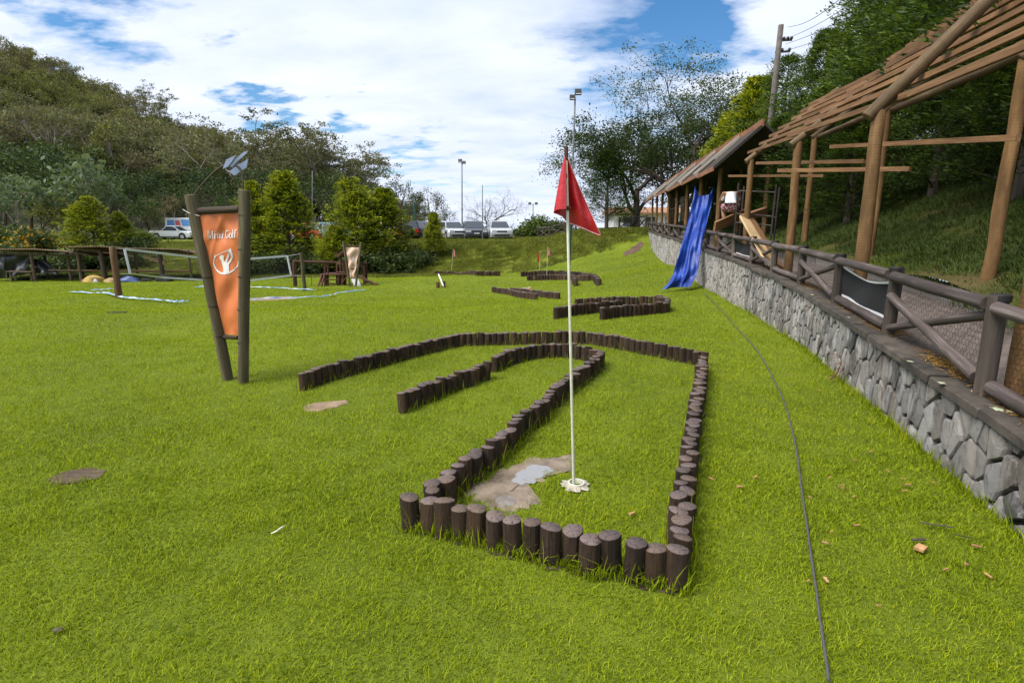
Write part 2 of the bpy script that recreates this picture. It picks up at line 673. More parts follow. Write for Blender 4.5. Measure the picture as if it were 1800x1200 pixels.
def px_poly(pix, seed, amp=.02, n=5):
    p = noisy_poly([tuple(on(*q)[:2]) for q in pix], n, amp, seed)
    A = np.array(p)
    return [tuple(q) for q in A.tolist()] if amp >= .04 else [tuple(q) for q in ((np.roll(A, 1, 0) + 2 * A + np.roll(A, -1, 0)) / 4).tolist()]

MUD = px_poly([(806, 872), (850, 836), (900, 812), (950, 800), (1012, 797), (1004, 824), (958, 838), (932, 856), (944, 888), (905, 905), (846, 896)], 3, .05, 6)
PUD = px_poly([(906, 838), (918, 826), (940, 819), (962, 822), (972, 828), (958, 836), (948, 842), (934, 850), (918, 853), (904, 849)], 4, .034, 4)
PUD2 = px_poly([(866, 884), (880, 874), (896, 870), (908, 878), (900, 890), (882, 895)], 5, .020, 3)
SAND = px_poly([(528, 714), (560, 708), (612, 702), (618, 708), (590, 718), (555, 724), (530, 722)], 6, .03)
SAND2 = px_poly([(428, 526), (470, 521), (520, 521), (528, 525), (490, 528), (440, 530)], 8, .06)
CUPP = on(1013, 855)
COVER = on(138, 838)

M_MUD = NT('wet_mud')
_w = M_MUD.world()
_f = M_MUD.noise(_w, 6, 6, .65)
M_MUD = M_MUD.done(M_MUD.bsdf(M_MUD.ramp(_f, [(.3, (.11, .08, .055)), (.55, (.22, .17, .12)), (.75, (.30, .245, .18))]), M_MUD.ramp(_f, [(.35, .25), (.6, .75)]),
                              M_MUD.bump(M_MUD.noise(_w, 30, 6, .7), .5, .02), spec=.5))
M_SAND = plain('dry_soil', (.24, .17, .11), .35, 7, .95, .5, 60, .01, 0)
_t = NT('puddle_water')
M_WATER = _t.done(_t.bsdf((.27, .265, .26), .04, _t.bump(_t.noise(_t.world(), 18, 5), .18, .01), .22, .8))  # bright sky reflection put into the pale, part-metallic base colour
_t = NT('wet_silt')
M_SILT = _t.done(_t.bsdf(_t.ramp(_t.noise(_t.world(), 12, 5), [(.35, (.12, .095, .07)), (.65, (.22, .19, .15))]), .16, _t.bump(_t.noise(_t.world(), 25, 5), .25, .01), .0, .7))

def drape(name, poly, z, mat, kind='structure', dome=0.0, edge=True):
    cx = sum(p[0] for p in poly) / len(poly)
    cy = sum(p[1] for p in poly) / len(poly)
    V, F = [], []
    ring = [1.0, .86, .4]
    for s in ring:
        if s == 1.0 and edge:
            zz = -.012
        else:
            zz = z
        for p in poly:
            x, y = cx + (p[0] - cx) * s, cy + (p[1] - cy) * s
            V.append((x, y, gz(x, y) + zz + dome * (1 - s)))
    V.append((cx, cy, gz(cx, cy) + z + dome))
    n = len(poly)
    for r_ in range(2):
        F += [(r_ * n + i, r_ * n + (i + 1) % n, (r_ + 1) * n + (i + 1) % n, (r_ + 1) * n + i) for i in range(n)]
    F += [(2 * n + i, 2 * n + (i + 1) % n, 3 * n) for i in range(n)]
    o = MB().add(V, F).build(name, mat)
    o['kind'] = kind
    return o

drape('mud_patch', MUD, .008, M_MUD)
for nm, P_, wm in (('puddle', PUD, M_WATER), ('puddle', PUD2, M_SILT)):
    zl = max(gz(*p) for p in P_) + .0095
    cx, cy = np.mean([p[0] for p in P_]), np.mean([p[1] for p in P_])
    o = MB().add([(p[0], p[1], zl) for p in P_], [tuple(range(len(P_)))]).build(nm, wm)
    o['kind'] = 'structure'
drape('bare_soil', SAND, .008, M_SAND)
drape('bare_soil', SAND2, .012, M_SAND)

def inside(poly, X, Y):
    c = np.zeros(len(X), bool)
    j = len(poly) - 1
    for i in range(len(poly)):
        xi, yi = poly[i]
        xj, yj = poly[j]
        if yi != yj:
            c ^= ((yi > Y) != (yj > Y)) & (X < (xj - xi) * (Y - yi) / (yj - yi) + xi)
        j = i
    return c

# ------------------------------------------------------------------ the lawn's grass: patches of blades set side by side
_t = NT('grass_blade')
_g = _t.n('ShaderNodeNewGeometry')
_p = _g.outputs['Position']
_big = _t.noise(_p, .55, 6, .68)
_mid = _t.noise(_p, 3.0, 4, .6)
_k = _t.math('ADD', _t.math('MULTIPLY', _g.outputs['Random Per Island'], .50), _t.math('ADD', _t.math('MULTIPLY', _big, .42), _t.math('MULTIPLY', _mid, .20)))
_k = _t.math('SUBTRACT', _k, .07)
_c = _t.ramp(_k, [(.18, (.058, .095, .004)), (.33, (.135, .195, .005)), (.51, (.245, .325, .006)), (.70, (.35, .40, .012)), (.88, (.43, .42, .05)), (.97, (.44, .35, .12))])
_a = _t.bsdf(_c, .6, spec=.12)
_tr = _t.n('ShaderNodeBsdfTranslucent')
_t.l(_t.mix(1.0, _c, (1.0, 1.0, .5), 'MULTIPLY'), _tr.inputs['Color'])
_m = _t.n('ShaderNodeMixShader')
_m.inputs[0].default_value = .38
_t.l(_a, _m.inputs[1])
_t.l(_tr.outputs[0], _m.inputs[2])
M_GRASS = _t.done(_m.outputs[0])
M_SLOPEGRASS = leafy('olive_slope_grass', [(.25, (.075, .095, .010)), (.5, (.145, .170, .014)), (.75, (.22, .23, .03))], .5, .25)
M_DARKGRASS = leafy('bank_grass_painted_shade', [(.25, (.030, .052, .010)), (.5, (.060, .095, .014)), (.75, (.11, .14, .03))], .5, .25)  # blades for the bank, darkened in colour to carry its shade

def blades(P, H, Wd, lean, az, curl, tipfrac=.55):
    """blades as bent strips: P bases, H heights, Wd widths, lean outward distance, az direction"""
    n = len(P)
    d = np.c_[np.cos(az), np.sin(az), np.zeros(n)]
    s = np.c_[-np.sin(az), np.cos(az), np.zeros(n)]
    w2 = (Wd / 2)[:, None]
    up = np.array([0, 0, 1.0])
    mid = P + up * (H * tipfrac)[:, None] + d * (lean * .35)[:, None]
    tip = P + up * (H * (1 - curl * .25))[:, None] + d * lean[:, None]
    tw = rng.uniform(-.6, .6, n)[:, None]
    s2 = s + d * tw
    V = np.empty((n, 5, 3))
    V[:, 0] = P - s * w2
    V[:, 1] = P + s * w2
    V[:, 2] = mid + s2 * w2 * .95
    V[:, 3] = mid - s2 * w2 * .95
    V[:, 4] = tip
    i = np.arange(n)[:, None] * 5
    T = np.concatenate([i + np.array([[0, 1, 2]]), i + np.array([[0, 2, 3]]), i + np.array([[3, 2, 4]])])
    return V.reshape(-1, 3), T

grass_src = bpy.data.collections.new('grass_patches')
bank_src = bpy.data.collections.new('bank_patches')
PATCH = .30
for k in range(8):
    n = 420
    P = np.c_[rng.uniform(-PATCH / 2, PATCH / 2, (n, 2)), np.full(n, -.006)]
    H = rng.uniform(.014, .038, n) * (1 + .25 * np.sin(P[:, 0] * 25 + k) * np.cos(P[:, 1] * 21))
    V, T = blades(P, H, rng.uniform(.0022, .0046, n), H * rng.uniform(.25, 1.25, n), rng.uniform(0, 6.283, n), rng.uniform(0, 1, n))
    me = np_mesh('grass_patch', V, T, M_SLOPEGRASS if k < 4 else M_DARKGRASS)
    (grass_src if k < 4 else bank_src).objects.link(bpy.data.objects.new('grass_patch_%d' % k, me))

def scatter(name, pts, rot, scl, idx, coll, label, cat):
    """one object of stuff: copies of the members of coll on points, through geometry nodes"""
    me = bpy.data.meshes.new(name)
    me.vertices.add(len(pts))
    me.vertices.foreach_set('co', np.asarray(pts, np.float32).ravel())
    for nm, ty, key, arr in (('rot', 'FLOAT_VECTOR', 'vector', rot), ('scl', 'FLOAT_VECTOR', 'vector', scl), ('idx', 'INT', 'value', idx)):
        a = me.attributes.new(nm, ty, 'POINT')
        a.data.foreach_set(key, np.asarray(arr, np.int32 if ty == 'INT' else np.float32).ravel())
    o = put(bpy.data.objects.new(name, me))
    ng = bpy.data.node_groups.new(name + '_nodes', 'GeometryNodeTree')
    ng.interface.new_socket('Geometry', in_out='INPUT', socket_type='NodeSocketGeometry')
    ng.interface.new_socket('Geometry', in_out='OUTPUT', socket_type='NodeSocketGeometry')
    gi, go = ng.nodes.new('NodeGroupInput'), ng.nodes.new('NodeGroupOutput')
    ip = ng.nodes.new('GeometryNodeInstanceOnPoints')
    ci = ng.nodes.new('GeometryNodeCollectionInfo')
    ci.inputs['Collection'].default_value = coll
    ci.inputs['Separate Children'].default_value = True
    ci.inputs['Reset Children'].default_value = True
    ng.links.new(gi.outputs[0], ip.inputs['Points'])
    ng.links.new(ci.outputs[0], ip.inputs['Instance'])
    ip.inputs['Pick Instance'].default_value = True
    for nm, ty, sock in (('rot', 'FLOAT_VECTOR', 'Rotation'), ('scl', 'FLOAT_VECTOR', 'Scale'), ('idx', 'INT', 'Instance Index')):
        na = ng.nodes.new('GeometryNodeInputNamedAttribute')
        na.data_type = ty
        na.inputs['Name'].default_value = nm
        ng.links.new(na.outputs['Attribute'], ip.inputs[sock])
    ng.links.new(ip.outputs[0], go.inputs[0])
    md = o.modifiers.new('scatter', 'NODES')
    md.node_group = ng
    return tag(o, label, cat, kind='stuff')

def lawn_mask(X, Y):
    ok = np.ones(len(X), bool)
    for P_, k_ in ((MUD, .84), (SAND, .74), (SAND2, .85)):          # the turf creeps in over the edges
        cx_, cy_ = np.mean([p[0] for p in P_]), np.mean([p[1] for p in P_])
        ok &= ~inside([(cx_ + (p[0] - cx_) * k_, cy_ + (p[1] - cy_) * k_) for p in P_], X, Y)
    ok &= (np.hypot(X - CUPP.x, Y - CUPP.y) > .085)
    dx, dy = X - COVER.x, Y - COVER.y
    ok &= (np.hypot(dx / .125, dy / .085) > 1)
    return ok

# rough grass on the bank behind the walkway and on the slope below the parked cars
n = 3600
Y = rng.uniform(3, 34, n)
D = rng.uniform(1.5, 9, n)
X = wall_x(Y) + D
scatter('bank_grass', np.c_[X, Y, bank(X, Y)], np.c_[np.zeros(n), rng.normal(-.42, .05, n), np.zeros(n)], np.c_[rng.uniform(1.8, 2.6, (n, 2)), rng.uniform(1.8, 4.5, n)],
        rng.integers(0, 4, n), bank_src, 'rough grass painted dark for shade on the bank behind the walkway', 'grass')
n = 4200
X = rng.uniform(-36, 10, n)
Y = rng.uniform(35, 52, n)
Z = ground(X, Y)
sl = np.arctan((ground(X, Y + .2) - Z) / .2)
scatter('slope_grass', np.c_[X, Y, Z], np.c_[sl, np.zeros(n), np.zeros(n)], np.c_[rng.uniform(2.5, 5, (n, 2)), rng.uniform(2, 7, n)],
        rng.integers(0, 4, n), grass_src, 'rough grass on the slope below the parked cars', 'grass')

# ------------------------------------------------------------------ log edgings of the golf holes
def m_stump(name, side, top):
    t = NT(name)
    v = t.vec((1, 1, .35))
    f = t.noise(v, 2.6, 7, .68)
    r = t.math('ADD', t.math('MULTIPLY', t.objrand(), .7), .65)
    cc = t.n('ShaderNodeCombineXYZ')
    for i in range(3):
        t.l(r, cc.inputs[i])
    warm = t.ramp(t.noise(t.vec((.02, .02, .02)), 9.0, 0), [(.45, 0.0), (.62, 1.0)])
    if not top:
        c = t.ramp(f, [(.30, tuple(x * .55 for x in side)), (.55, side), (.8, tuple(x * 1.7 for x in side))])
        # damp green and ochre stains
        st = t.ramp(t.noise(t.vec((1, 1, .6)), .9, 5), [(.58, 0.0), (.72, 1.0)])
        c = t.mix(t.math('MULTIPLY', st, .55), c, (.10, .062, .022))
        c = t.mix(t.math('MULTIPLY', warm, .6), c, (.105, .062, .032))
        c = t.mix(1.0, c, cc.outputs[0], 'MULTIPLY')
        return t.done(t.bsdf(c, .8, t.bump(f, .8, .15), spec=.3))
    # end grain: rings and radial drying cracks
    tc = t.n('ShaderNodeTexCoord')
    sp = t.n('ShaderNodeSeparateXYZ')
    t.l(tc.outputs['Object'], sp.inputs[0])
    x, y = sp.outputs[0], sp.outputs[1]
    wv = t.noise(t.vec((1, 1, 1)), 1.3, 3)
    an = t.math('ADD', t.math('ARCTAN2', y, x), t.math('MULTIPLY', wv, 1.6))
    rr = t.math('POWER', t.math('ADD', t.math('MULTIPLY', x, x), t.math('MULTIPLY', y, y)), .5)
    ring = t.math('SINE', t.math('ADD', t.math('MULTIPLY', rr, 48.0), t.math('MULTIPLY', wv, 6.0)))
    ph = t.math('ADD', t.math('MULTIPLY', an, 2.5), t.math('MULTIPLY', t.objrand(), 20.0))
    cr = t.math('ABSOLUTE', t.math('SINE', ph))
    lim = t.math('SUBTRACT', .24, t.math('MULTIPLY', rr, .21))
    crack = t.math('LESS_THAN', cr, lim)
    c = t.ramp(t.math('ADD', t.math('MULTIPLY', f, .8), t.math('MULTIPLY', ring, .05)), [(.25, tuple(q * .55 for q in side)), (.6, side), (.85, tuple(q * 1.5 for q in side))])
    c = t.mix(1.0, c, cc.outputs[0], 'MULTIPLY')
    c = t.mix(t.math('MULTIPLY', warm, .5), c, (.17, .115, .075))
    c = t.mix(t.math('MULTIPLY', crack, .92), c, (.012, .009, .008))
    return t.done(t.bsdf(c, .75, t.bump(t.math('SUBTRACT', ring, t.math('MULTIPLY', crack, 8.0)), .35, .04), spec=.3))

M_LOGSIDE = m_stump('treated_log_bark', (.062, .038, .026), False)
M_LOGTOP = m_stump('log_end_grain', (.165, .125, .116), True)

def stump_mesh(k, n=18):
    """a sawn round log, radius about 1 and height 1 (scaled when placed)"""
    r = random.Random(100 + k)
    mb = MB()
    ph = [r.uniform(0, 6.28) for _ in range(3)]
    def rad(a, h):
        return 1 + .05 * math.sin(2 * a + ph[0]) + .035 * math.sin(3 * a + ph[1] + h * .6) + .02 * math.sin(7 * a + ph[2]) 
    tilt, td = r.uniform(-.04, .04), r.uniform(0, 6.28)
    V, F, mi = [], [], []
    hs = [(-.8, 1.0), (.0, 1.02), (.5, .99), (.985, 1.0), (1.0, .965)]
    for h, s in hs:
        for i in range(n):
            a = 2 * math.pi * i / n
            rr = rad(a, h) * s
            z = h + (tilt * math.cos(a - td) * 1.0 if h > .9 else 0)
            V.append((rr * math.cos(a), rr * math.sin(a), z))
    for j in range(len(hs) - 1):
        for i in range(n):
            F.append((j * n + i, j * n + (i + 1) % n, (j + 1) * n + (i + 1) % n, (j + 1) * n + i))
            mi.append(0)
    V.append((0, 0, 1.0))
    c = len(V) - 1
    b = (len(hs) - 1) * n
    for i in range(n):
        F.append((b + i, b + (i + 1) % n, c))
        mi.append(1)
    me = bpy.data.meshes.new('log')
    me.from_pydata(V, [], F)
    me.materials.append(M_LOGSIDE)
    me.materials.append(M_LOGTOP)
    me.polygons.foreach_set('material_index', mi)
    me.polygons.foreach_set('use_smooth', [q == 0 for q in mi])
    me.set_sharp_from_angle(angle=R(30))
    return me

STUMPS = [stump_mesh(k) for k in range(9)]
STUMPS_FAR = [stump_mesh(20 + k, 8) for k in range(4)]
log_spots = []

def logs(root, pts, r0, h0, seed, far=False, stag=0.0, scale_h=None, keep=True):
    rr = random.Random(seed)
    base = root_loc(root)
    for i, (x, y) in enumerate(pts):
        r = r0 * rr.uniform(.91, 1.11)
        h = h0 * rr.uniform(.92, 1.07)
        z = gz(x, y)
        o = bpy.data.objects.new('log', rr.choice(STUMPS_FAR if far else STUMPS))
        o.location = Vector((x, y, z)) - base
        o.rotation_euler = (rr.gauss(0, .034), rr.gauss(0, .034), rr.uniform(0, 6.28))
        o.scale = (r, r, h)
        put(o, root)
        if keep:
            log_spots.append((x, y, r, z))

def along(path, step, seed=0, stag=0.0, jit=.12):
    """points every step metres along a polyline"""
    rr = random.Random(seed)
    P = [Vector((p[0], p[1])) for p in path]
    out = []
    d = 0.0
    total = sum((P[i + 1] - P[i]).length for i in range(len(P) - 1))
    n = max(1, round(total / step))
    s = total / n
    acc, i = 0.0, 0
    for k in range(n + 1):
        tgt = k * s
        while i < len(P) - 2 and acc + (P[i + 1] - P[i]).length < tgt:
            acc += (P[i + 1] - P[i]).length
            i += 1
        seg = P[i + 1] - P[i]
        t = (tgt - acc) / max(seg.length, 1e-6)
        nn = Vector((-seg.y, seg.x)).normalized()
        p = P[i] + seg * t + nn * (stag * (1 if k % 2 else -1) + rr.uniform(-jit, jit) * step * .5)
        out.append((p.x, p.y))
    return out

LH = .172                                        # how far the logs stand out of the ground
def tops(pix, z=LH):
    return [tuple(flat(px, py, z)[:2]) for px, py in pix]

outer_back = tops([(532.5, 659), (569, 647), (626, 634), (673, 621.5), (721, 608), (760, 598), (803, 587), (868, 584.5), (933, 583.5), (1003, 583.5), (1042, 586),
                   (1085, 593), (1128, 601), (1172, 608.5), (1215, 616), (1238, 620)], .165)
outer_right = tops([(1236, 627), (1233, 655), (1228, 690), (1222, 716), (1219, 746), (1214, 777), (1210, 803), (1207, 826), (1201, 850), (1199, 880), (1196, 905), (1195, 925), (1196, 945)])
front = tops([(1193, 967), (1154, 958), (1116, 953), (1075, 942), (1037, 942), (1007, 928), (968, 927), (937, 918), (902, 911), (870, 902), (835, 894), (808, 889), (782, 883), (754, 876), (722, 873)])
inner = tops([(755, 860), (765, 847), (782, 836), (793, 824), (805, 813), (823, 804), (840, 788), (857, 779), (873, 771), (886, 757), (903, 744), (909, 732), (931, 718),
              (953, 706), (964, 693), (981, 677), (1003, 662), (1026, 646), (1037, 639), (1048, 629), (1056, 624), (1055, 618.5), (1042, 614), (1024, 609), (1007, 605.5),
              (981, 604), (955, 605), (933, 607.5), (912, 611.5), (890, 618), (868, 628)])
inner_tail = tops([(847, 640), (836, 647), (821, 652), (803, 656), (786, 662), (760, 672), (734, 679), (721, 684), (710, 690)])

e1 = thing('log_border', on(1195, 1030), 'dark log edging round the nearest golf hole, its outer left, back, right and front rows', 'log border', 'log borders of the golf holes')
logs(e1, along(outer_back, .089, 1), .0445, .166, 11)
logs(e1, along(outer_right, .086, 2, .014), .0445, .173, 12)
logs(e1, front, .0495, .176, 13)
e2 = thing('log_border', on(1010, 640), 'dark log edging curling like a hook inside the nearest golf hole', 'log border', 'log borders of the golf holes')
logs(e2, along(inner, .088, 3, .008), .0445, .172, 14)
e3 = thing('log_border', on(760, 700), 'short straight row of dark logs left of the hooked row in the nearest golf hole', 'log border', 'log borders of the golf holes')
logs(e3, along(inner_tail, .089, 4, .006), .0445, .172, 15)
lo = bpy.data.objects.new('log', STUMPS[2])
p = flat(853, 640, .18)
lo.location = Vector((p.x, p.y, 0)) - e3.location
lo.scale = (.045, .045, .21)
lo.rotation_euler = (0, .16, .4)
put(lo, e3)

def far_border(label, rowsets, h=.2, r=.06):
    c = on(*rowsets[0][0])
    e = thing('log_border', c, label, 'log border', 'log borders of the golf holes')
    for k, row in enumerate(rowsets):
        pts = [tuple(on(*q)[:2]) for q in row]
        logs(e, along(pts, r * 1.95, 30 + k), r, h, 40 + k, True, keep=False)
    return e

far_border('dark log edging of two long rows beside the blue tarp', [[(978, 561), (1000, 556), (1040, 551), (1090, 545)], [(1014, 541), (1060, 539), (1110, 538), (1160, 537)]], .22, .055)
far_border('dark log edging with an angled end in front of the blue tarp', [[(1059, 562), (1080, 558), (1120, 555), (1173, 549), (1172, 542), (1155, 537)]], .22, .055)
far_border('low wedge of dark logs under the fallen flag', [[(868, 514), (900, 519), (942, 527)], [(900, 515), (945, 521), (980, 526)]], .2, .07)
far_border('long straight log row across the middle of the lawn below the parked cars', [[(766, 483), (800, 484), (840, 485), (877, 485)]], .24, .08)
far_border('log edging of several rows around the foot of the tall floodlight pole', [[(918, 486), (945, 484), (985, 484), (1020, 487), (1038, 490), (1052, 502)], [(929, 493), (960, 492), (1000, 492), (1035, 494)], [(1009, 498), (1012, 503)]], .24, .08)

# density falls and blade width grows smoothly with distance
NB = 1450000
Fs = np.linspace(1.0, 34, 400)
def span(y):
    return np.maximum(-1.02 * y - .8, -33), np.minimum(1.05 * y + .7, wall_x(y) + .02)
a_, b_ = span(Fs)
rho = np.minimum(16500 * (3.0 / Fs) ** 1.75, 18500)
cdf = np.cumsum(rho * (b_ - a_))
NB = int(min(NB, cdf[-1] * (Fs[1] - Fs[0])))
cdf /= cdf[-1]
GY = np.interp(rng.uniform(0, 1, NB), cdf, Fs)
a_, b_ = span(GY)
GX = a_ + (b_ - a_) * rng.uniform(0, 1, NB)
jit = rng.normal(0, .022, (NB, 2)) + .035 * np.c_[np.sin(GX * 31 + GY * 17), np.sin(GY * 37 - GX * 23)]
keep = lawn_mask(GX + jit[:, 0], GY + jit[:, 1])
GX, GY = GX[keep], GY[keep]
# the turf is thin beside the logs
order = np.argsort(GY)
GX, GY = GX[order], GY[order]
thin = np.zeros(len(GX))
for (lx, ly, lr_, lz) in log_spots:
    i0_, i1_ = np.searchsorted(GY, (ly - .16, ly + .16))
    dd = np.hypot(GX[i0_:i1_] - lx, GY[i0_:i1_] - ly)
    thin[i0_:i1_] = np.maximum(thin[i0_:i1_], np.clip(1.15 - (dd - lr_) / .075, 0, .95))
keep = rng.uniform(0, 1, len(GX)) > thin
GX, GY = GX[keep], GY[keep]
n = len(GX)
GZ = ground(GX, GY)
far_ = (GY / 3.0).clip(.7, 12)
tuft = np.sin(GX * 7.3 + 2 * np.sin(GY * 3.1)) * np.sin(GY * 8.1 + 2 * np.sin(GX * 2.7))
GH = rng.uniform(.009, .028, n) * (1 + .30 * tuft) * far_ ** .28
GW = rng.uniform(.0021, .0044, n) * far_ ** .72
az = rng.uniform(0, 6.283, n)
GH = np.where(rng.uniform(0, 1, n) < .10, GH * 1.7, GH)
lean = GH * rng.uniform(.3, 1.4, n)
nearb = GY < 3.7 + rng.uniform(-.9, 1.3, n)
V1, T1 = blades(np.c_[GX, GY, GZ - .003][nearb], GH[nearb], GW[nearb], lean[nearb], az[nearb], rng.uniform(0, 1, int(nearb.sum())))
fb = ~nearb
P = np.c_[GX, GY, GZ - .004][fb]
d2 = np.c_[np.cos(az), np.sin(az), np.zeros(n)][fb]
s2_ = np.c_[-np.sin(az), np.cos(az), np.zeros(n)][fb]
w2 = GW[fb][:, None] * .5
V2 = np.stack([P - s2_ * w2, P + s2_ * w2, P + d2 * lean[fb][:, None] + np.array([0, 0, 1.0]) * GH[fb][:, None]], 1).reshape(-1, 3)
T2 = np.arange(len(V2)).reshape(-1, 3) + len(V1)
o = put(bpy.data.objects.new('grass', np_mesh('grass', np.concatenate([V1, V2]), np.concatenate([T1, T2]), M_GRASS)))
tag(o, 'short mown green grass of the lawn', 'grass', kind='stuff')

# long grass the mower leaves at the foot of the logs
n = 9500
A = np.array(log_spots)
A = A[A[:, 1] < 9]
wgt = 1 / (A[:, 1] ** 1.9)
pick = rng.choice(len(A), n, p=wgt / wgt.sum())
az = rng.uniform(0, 6.283, n)
rr_ = A[pick, 2] * rng.uniform(.95, 1.7, n)
X, Y = A[pick, 0] + np.cos(az) * rr_, A[pick, 1] + np.sin(az) * rr_
nw = 2600
Yw_ = 2.0 + rng.gamma(1.5, 3.5, nw)
Xw_ = wall_x(Yw_) - .02 - np.abs(rng.normal(0, .035, nw))
X, Y = np.r_[X, Xw_], np.r_[Y, Yw_]
n = len(X)
P = np.c_[X, Y, ground(X, Y) - .004]
H = rng.gamma(3.0, .022, n).clip(.02, .20)
V, T = blades(P, H, rng.uniform(.003, .0065, n), H * rng.uniform(.15, .9, n), rng.uniform(0, 6.283, n), rng.uniform(0, 1.5, n), .5)
o = put(bpy.data.objects.new('long_grass', np_mesh('long_grass', V, T, M_GRASS)))
tag(o, 'long uncut grass growing at the foot of the log edging and the wall', 'grass', kind='stuff')

# trodden soil showing along the foot of the front row
def strip_soil(name, path, w, seed):
    rr = random.Random(seed)
    L_, R_ = [], []
    for i, p in enumerate(path):
        a, b = path[max(i - 1, 0)], path[min(i + 1, len(path) - 1)]
        d = Vector((b[0] - a[0], b[1] - a[1])).normalized()
        nn = Vector((-d.y, d.x))
        q = Vector(p)
        L_.append(q + nn * w * rr.uniform(.6, 1.2))
        R_.append(q - nn * w * rr.uniform(.6, 1.2))
    V = [(p.x, p.y, gz(p.x, p.y) + .004) for p in L_ + R_]
    k = len(path)
    o = MB().add(V, [(i, i + 1, k + i + 1, k + i) for i in range(k - 1)]).build(name, M_SOIL)
    o['kind'] = 'structure'

M_SOIL = plain('dark_soil', (.060, .040, .026), .5, 18, .95, .6, 70, .02, 0)
strip_soil('soil_strip', along(front, .03, 5), .07, 5)
strip_soil('soil_strip', along(outer_back, .1, 5), .06, 6)
strip_soil('soil_strip', along(inner, .1, 6), .06, 7)
strip_soil('soil_strip', along(outer_right, .1, 6), .07, 8)
# ------------------------------------------------------------------ retaining wall of stones beside the walkway
WALL_END = 38.4

def m_stone():
    t = NT('grey_wall_stone')
    v = t.vec((1, 1, 1), True)
    f = t.noise(v, 5, 6, .6)
    sp = t.noise(v, 140, 3, .7)
    c = t.ramp(t.math('ADD', t.math('MULTIPLY', f, .6), t.math('MULTIPLY', sp, .4)), [(.32, (.20, .192, .19)), (.5, (.34, .33, .325)), (.68, (.46, .445, .43))])
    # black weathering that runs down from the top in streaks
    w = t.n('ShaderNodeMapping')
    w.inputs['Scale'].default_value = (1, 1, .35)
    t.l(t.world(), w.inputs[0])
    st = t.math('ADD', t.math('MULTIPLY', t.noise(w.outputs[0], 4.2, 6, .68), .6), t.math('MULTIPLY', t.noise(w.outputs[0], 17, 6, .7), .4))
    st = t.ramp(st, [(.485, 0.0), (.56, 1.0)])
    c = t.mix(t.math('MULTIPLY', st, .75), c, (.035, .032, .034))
    ms = t.ramp(t.noise(t.world(), 6.5, 6, .7), [(.60, 0.0), (.70, 1.0)])
    c = t.mix(t.math('MULTIPLY', ms, .55), c, (.075, .085, .035))
    tn = t.ramp(t.noise(t.vec((.02, .02, .02)), 7.0, 0), [(.4, 0.0), (.65, 1.0)])
    c = t.mix(t.math('MULTIPLY', tn, .35), c, (.30, .245, .19))
    r = t.math('ADD', t.math('MULTIPLY', t.objrand(), .6), .7)
    cc = t.n('ShaderNodeCombineXYZ')
    for i in range(3):
        t.l(r, cc.inputs[i])
    c = t.mix(1.0, c, cc.outputs[0], 'MULTIPLY')
    return t.done(t.bsdf(c, .9, t.bump(t.math('ADD', sp, t.math('MULTIPLY', f, 2.0)), 1.0, .02), spec=.2))

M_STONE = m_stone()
M_MORTAR = plain('dark_mortar', (.028, .025, .024), .4, 20, .95, .5, 60, .01, 0)
M_COPE = plain('mossy_coping_stone', (.055, .046, .040), .5, 8, .9, .6, 50, .01, .3, c2=(.085, .07, .055))
M_PAVE = NT('walkway_paving')
_bk = M_PAVE.n('ShaderNodeTexBrick')
_bk.inputs['Scale'].default_value = 5.0
_bk.inputs['Color1'].default_value = (.13, .105, .095, 1)
_bk.inputs['Color2'].default_value = (.18, .15, .135, 1)
_bk.inputs['Mortar'].default_value = (.05, .042, .036, 1)
_bk.inputs['Mortar Size'].default_value = .03
M_PAVE.l(M_PAVE.world(), _bk.inputs['Vector'])
_cm = M_PAVE.mix(.5, _bk.outputs['Color'], M_PAVE.ramp(M_PAVE.noise(M_PAVE.world(), 3, 6, .7), [(.3, (.6, .6, .6)), (.7, (1.3, 1.25, 1.2))]), 'MULTIPLY')
M_PAVE = M_PAVE.done(M_PAVE.bsdf(_cm, .9, M_PAVE.bump(_bk.outputs['Fac'], -.4, .01), spec=.2))

wall = thing('stone_retaining_wall', (float(wall_x(3)), 3, 0), 'long grey stone retaining wall that carries the railed walkway', 'wall')
ysw = np.arange(-3.5, WALL_END + .01, .35)
mb = MB()
sec = []
for y in ysw:
    zt = float(deck_z(y)) - .05
    zb = gz(float(wall_x(y)), y) - .5
    sec += [wp(y, .025, zb), wp(y, .025, zt), wp(y, .30, zt), wp(y, .30, zb)]
F = []
for i in range(len(ysw) - 1):
    for k in range(4):
        F.append((i * 4 + k, i * 4 + (k + 1) % 4, (i + 1) * 4 + (k + 1) % 4, (i + 1) * 4 + k))
F += [(0, 1, 2, 3), tuple(len(sec) - 4 + q for q in (3, 2, 1, 0))]
mb.add(sec, F).build('wall_core', M_MORTAR, wall)

def clip(poly, a, b, c):
    """keep the part of poly where a*x + b*y <= c"""
    out = []
    for i in range(len(poly)):
        p, q = poly[i], poly[(i + 1) % len(poly)]
        dp, dq = a * p[0] + b * p[1] - c, a * q[0] + b * q[1] - c
        if dp <= 0:
            out.append(p)
        if (dp < 0 < dq) or (dq < 0 < dp):
            t = dp / (dp - dq)
            out.append((p[0] + (q[0] - p[0]) * t, p[1] + (q[1] - p[1]) * t))
    return out

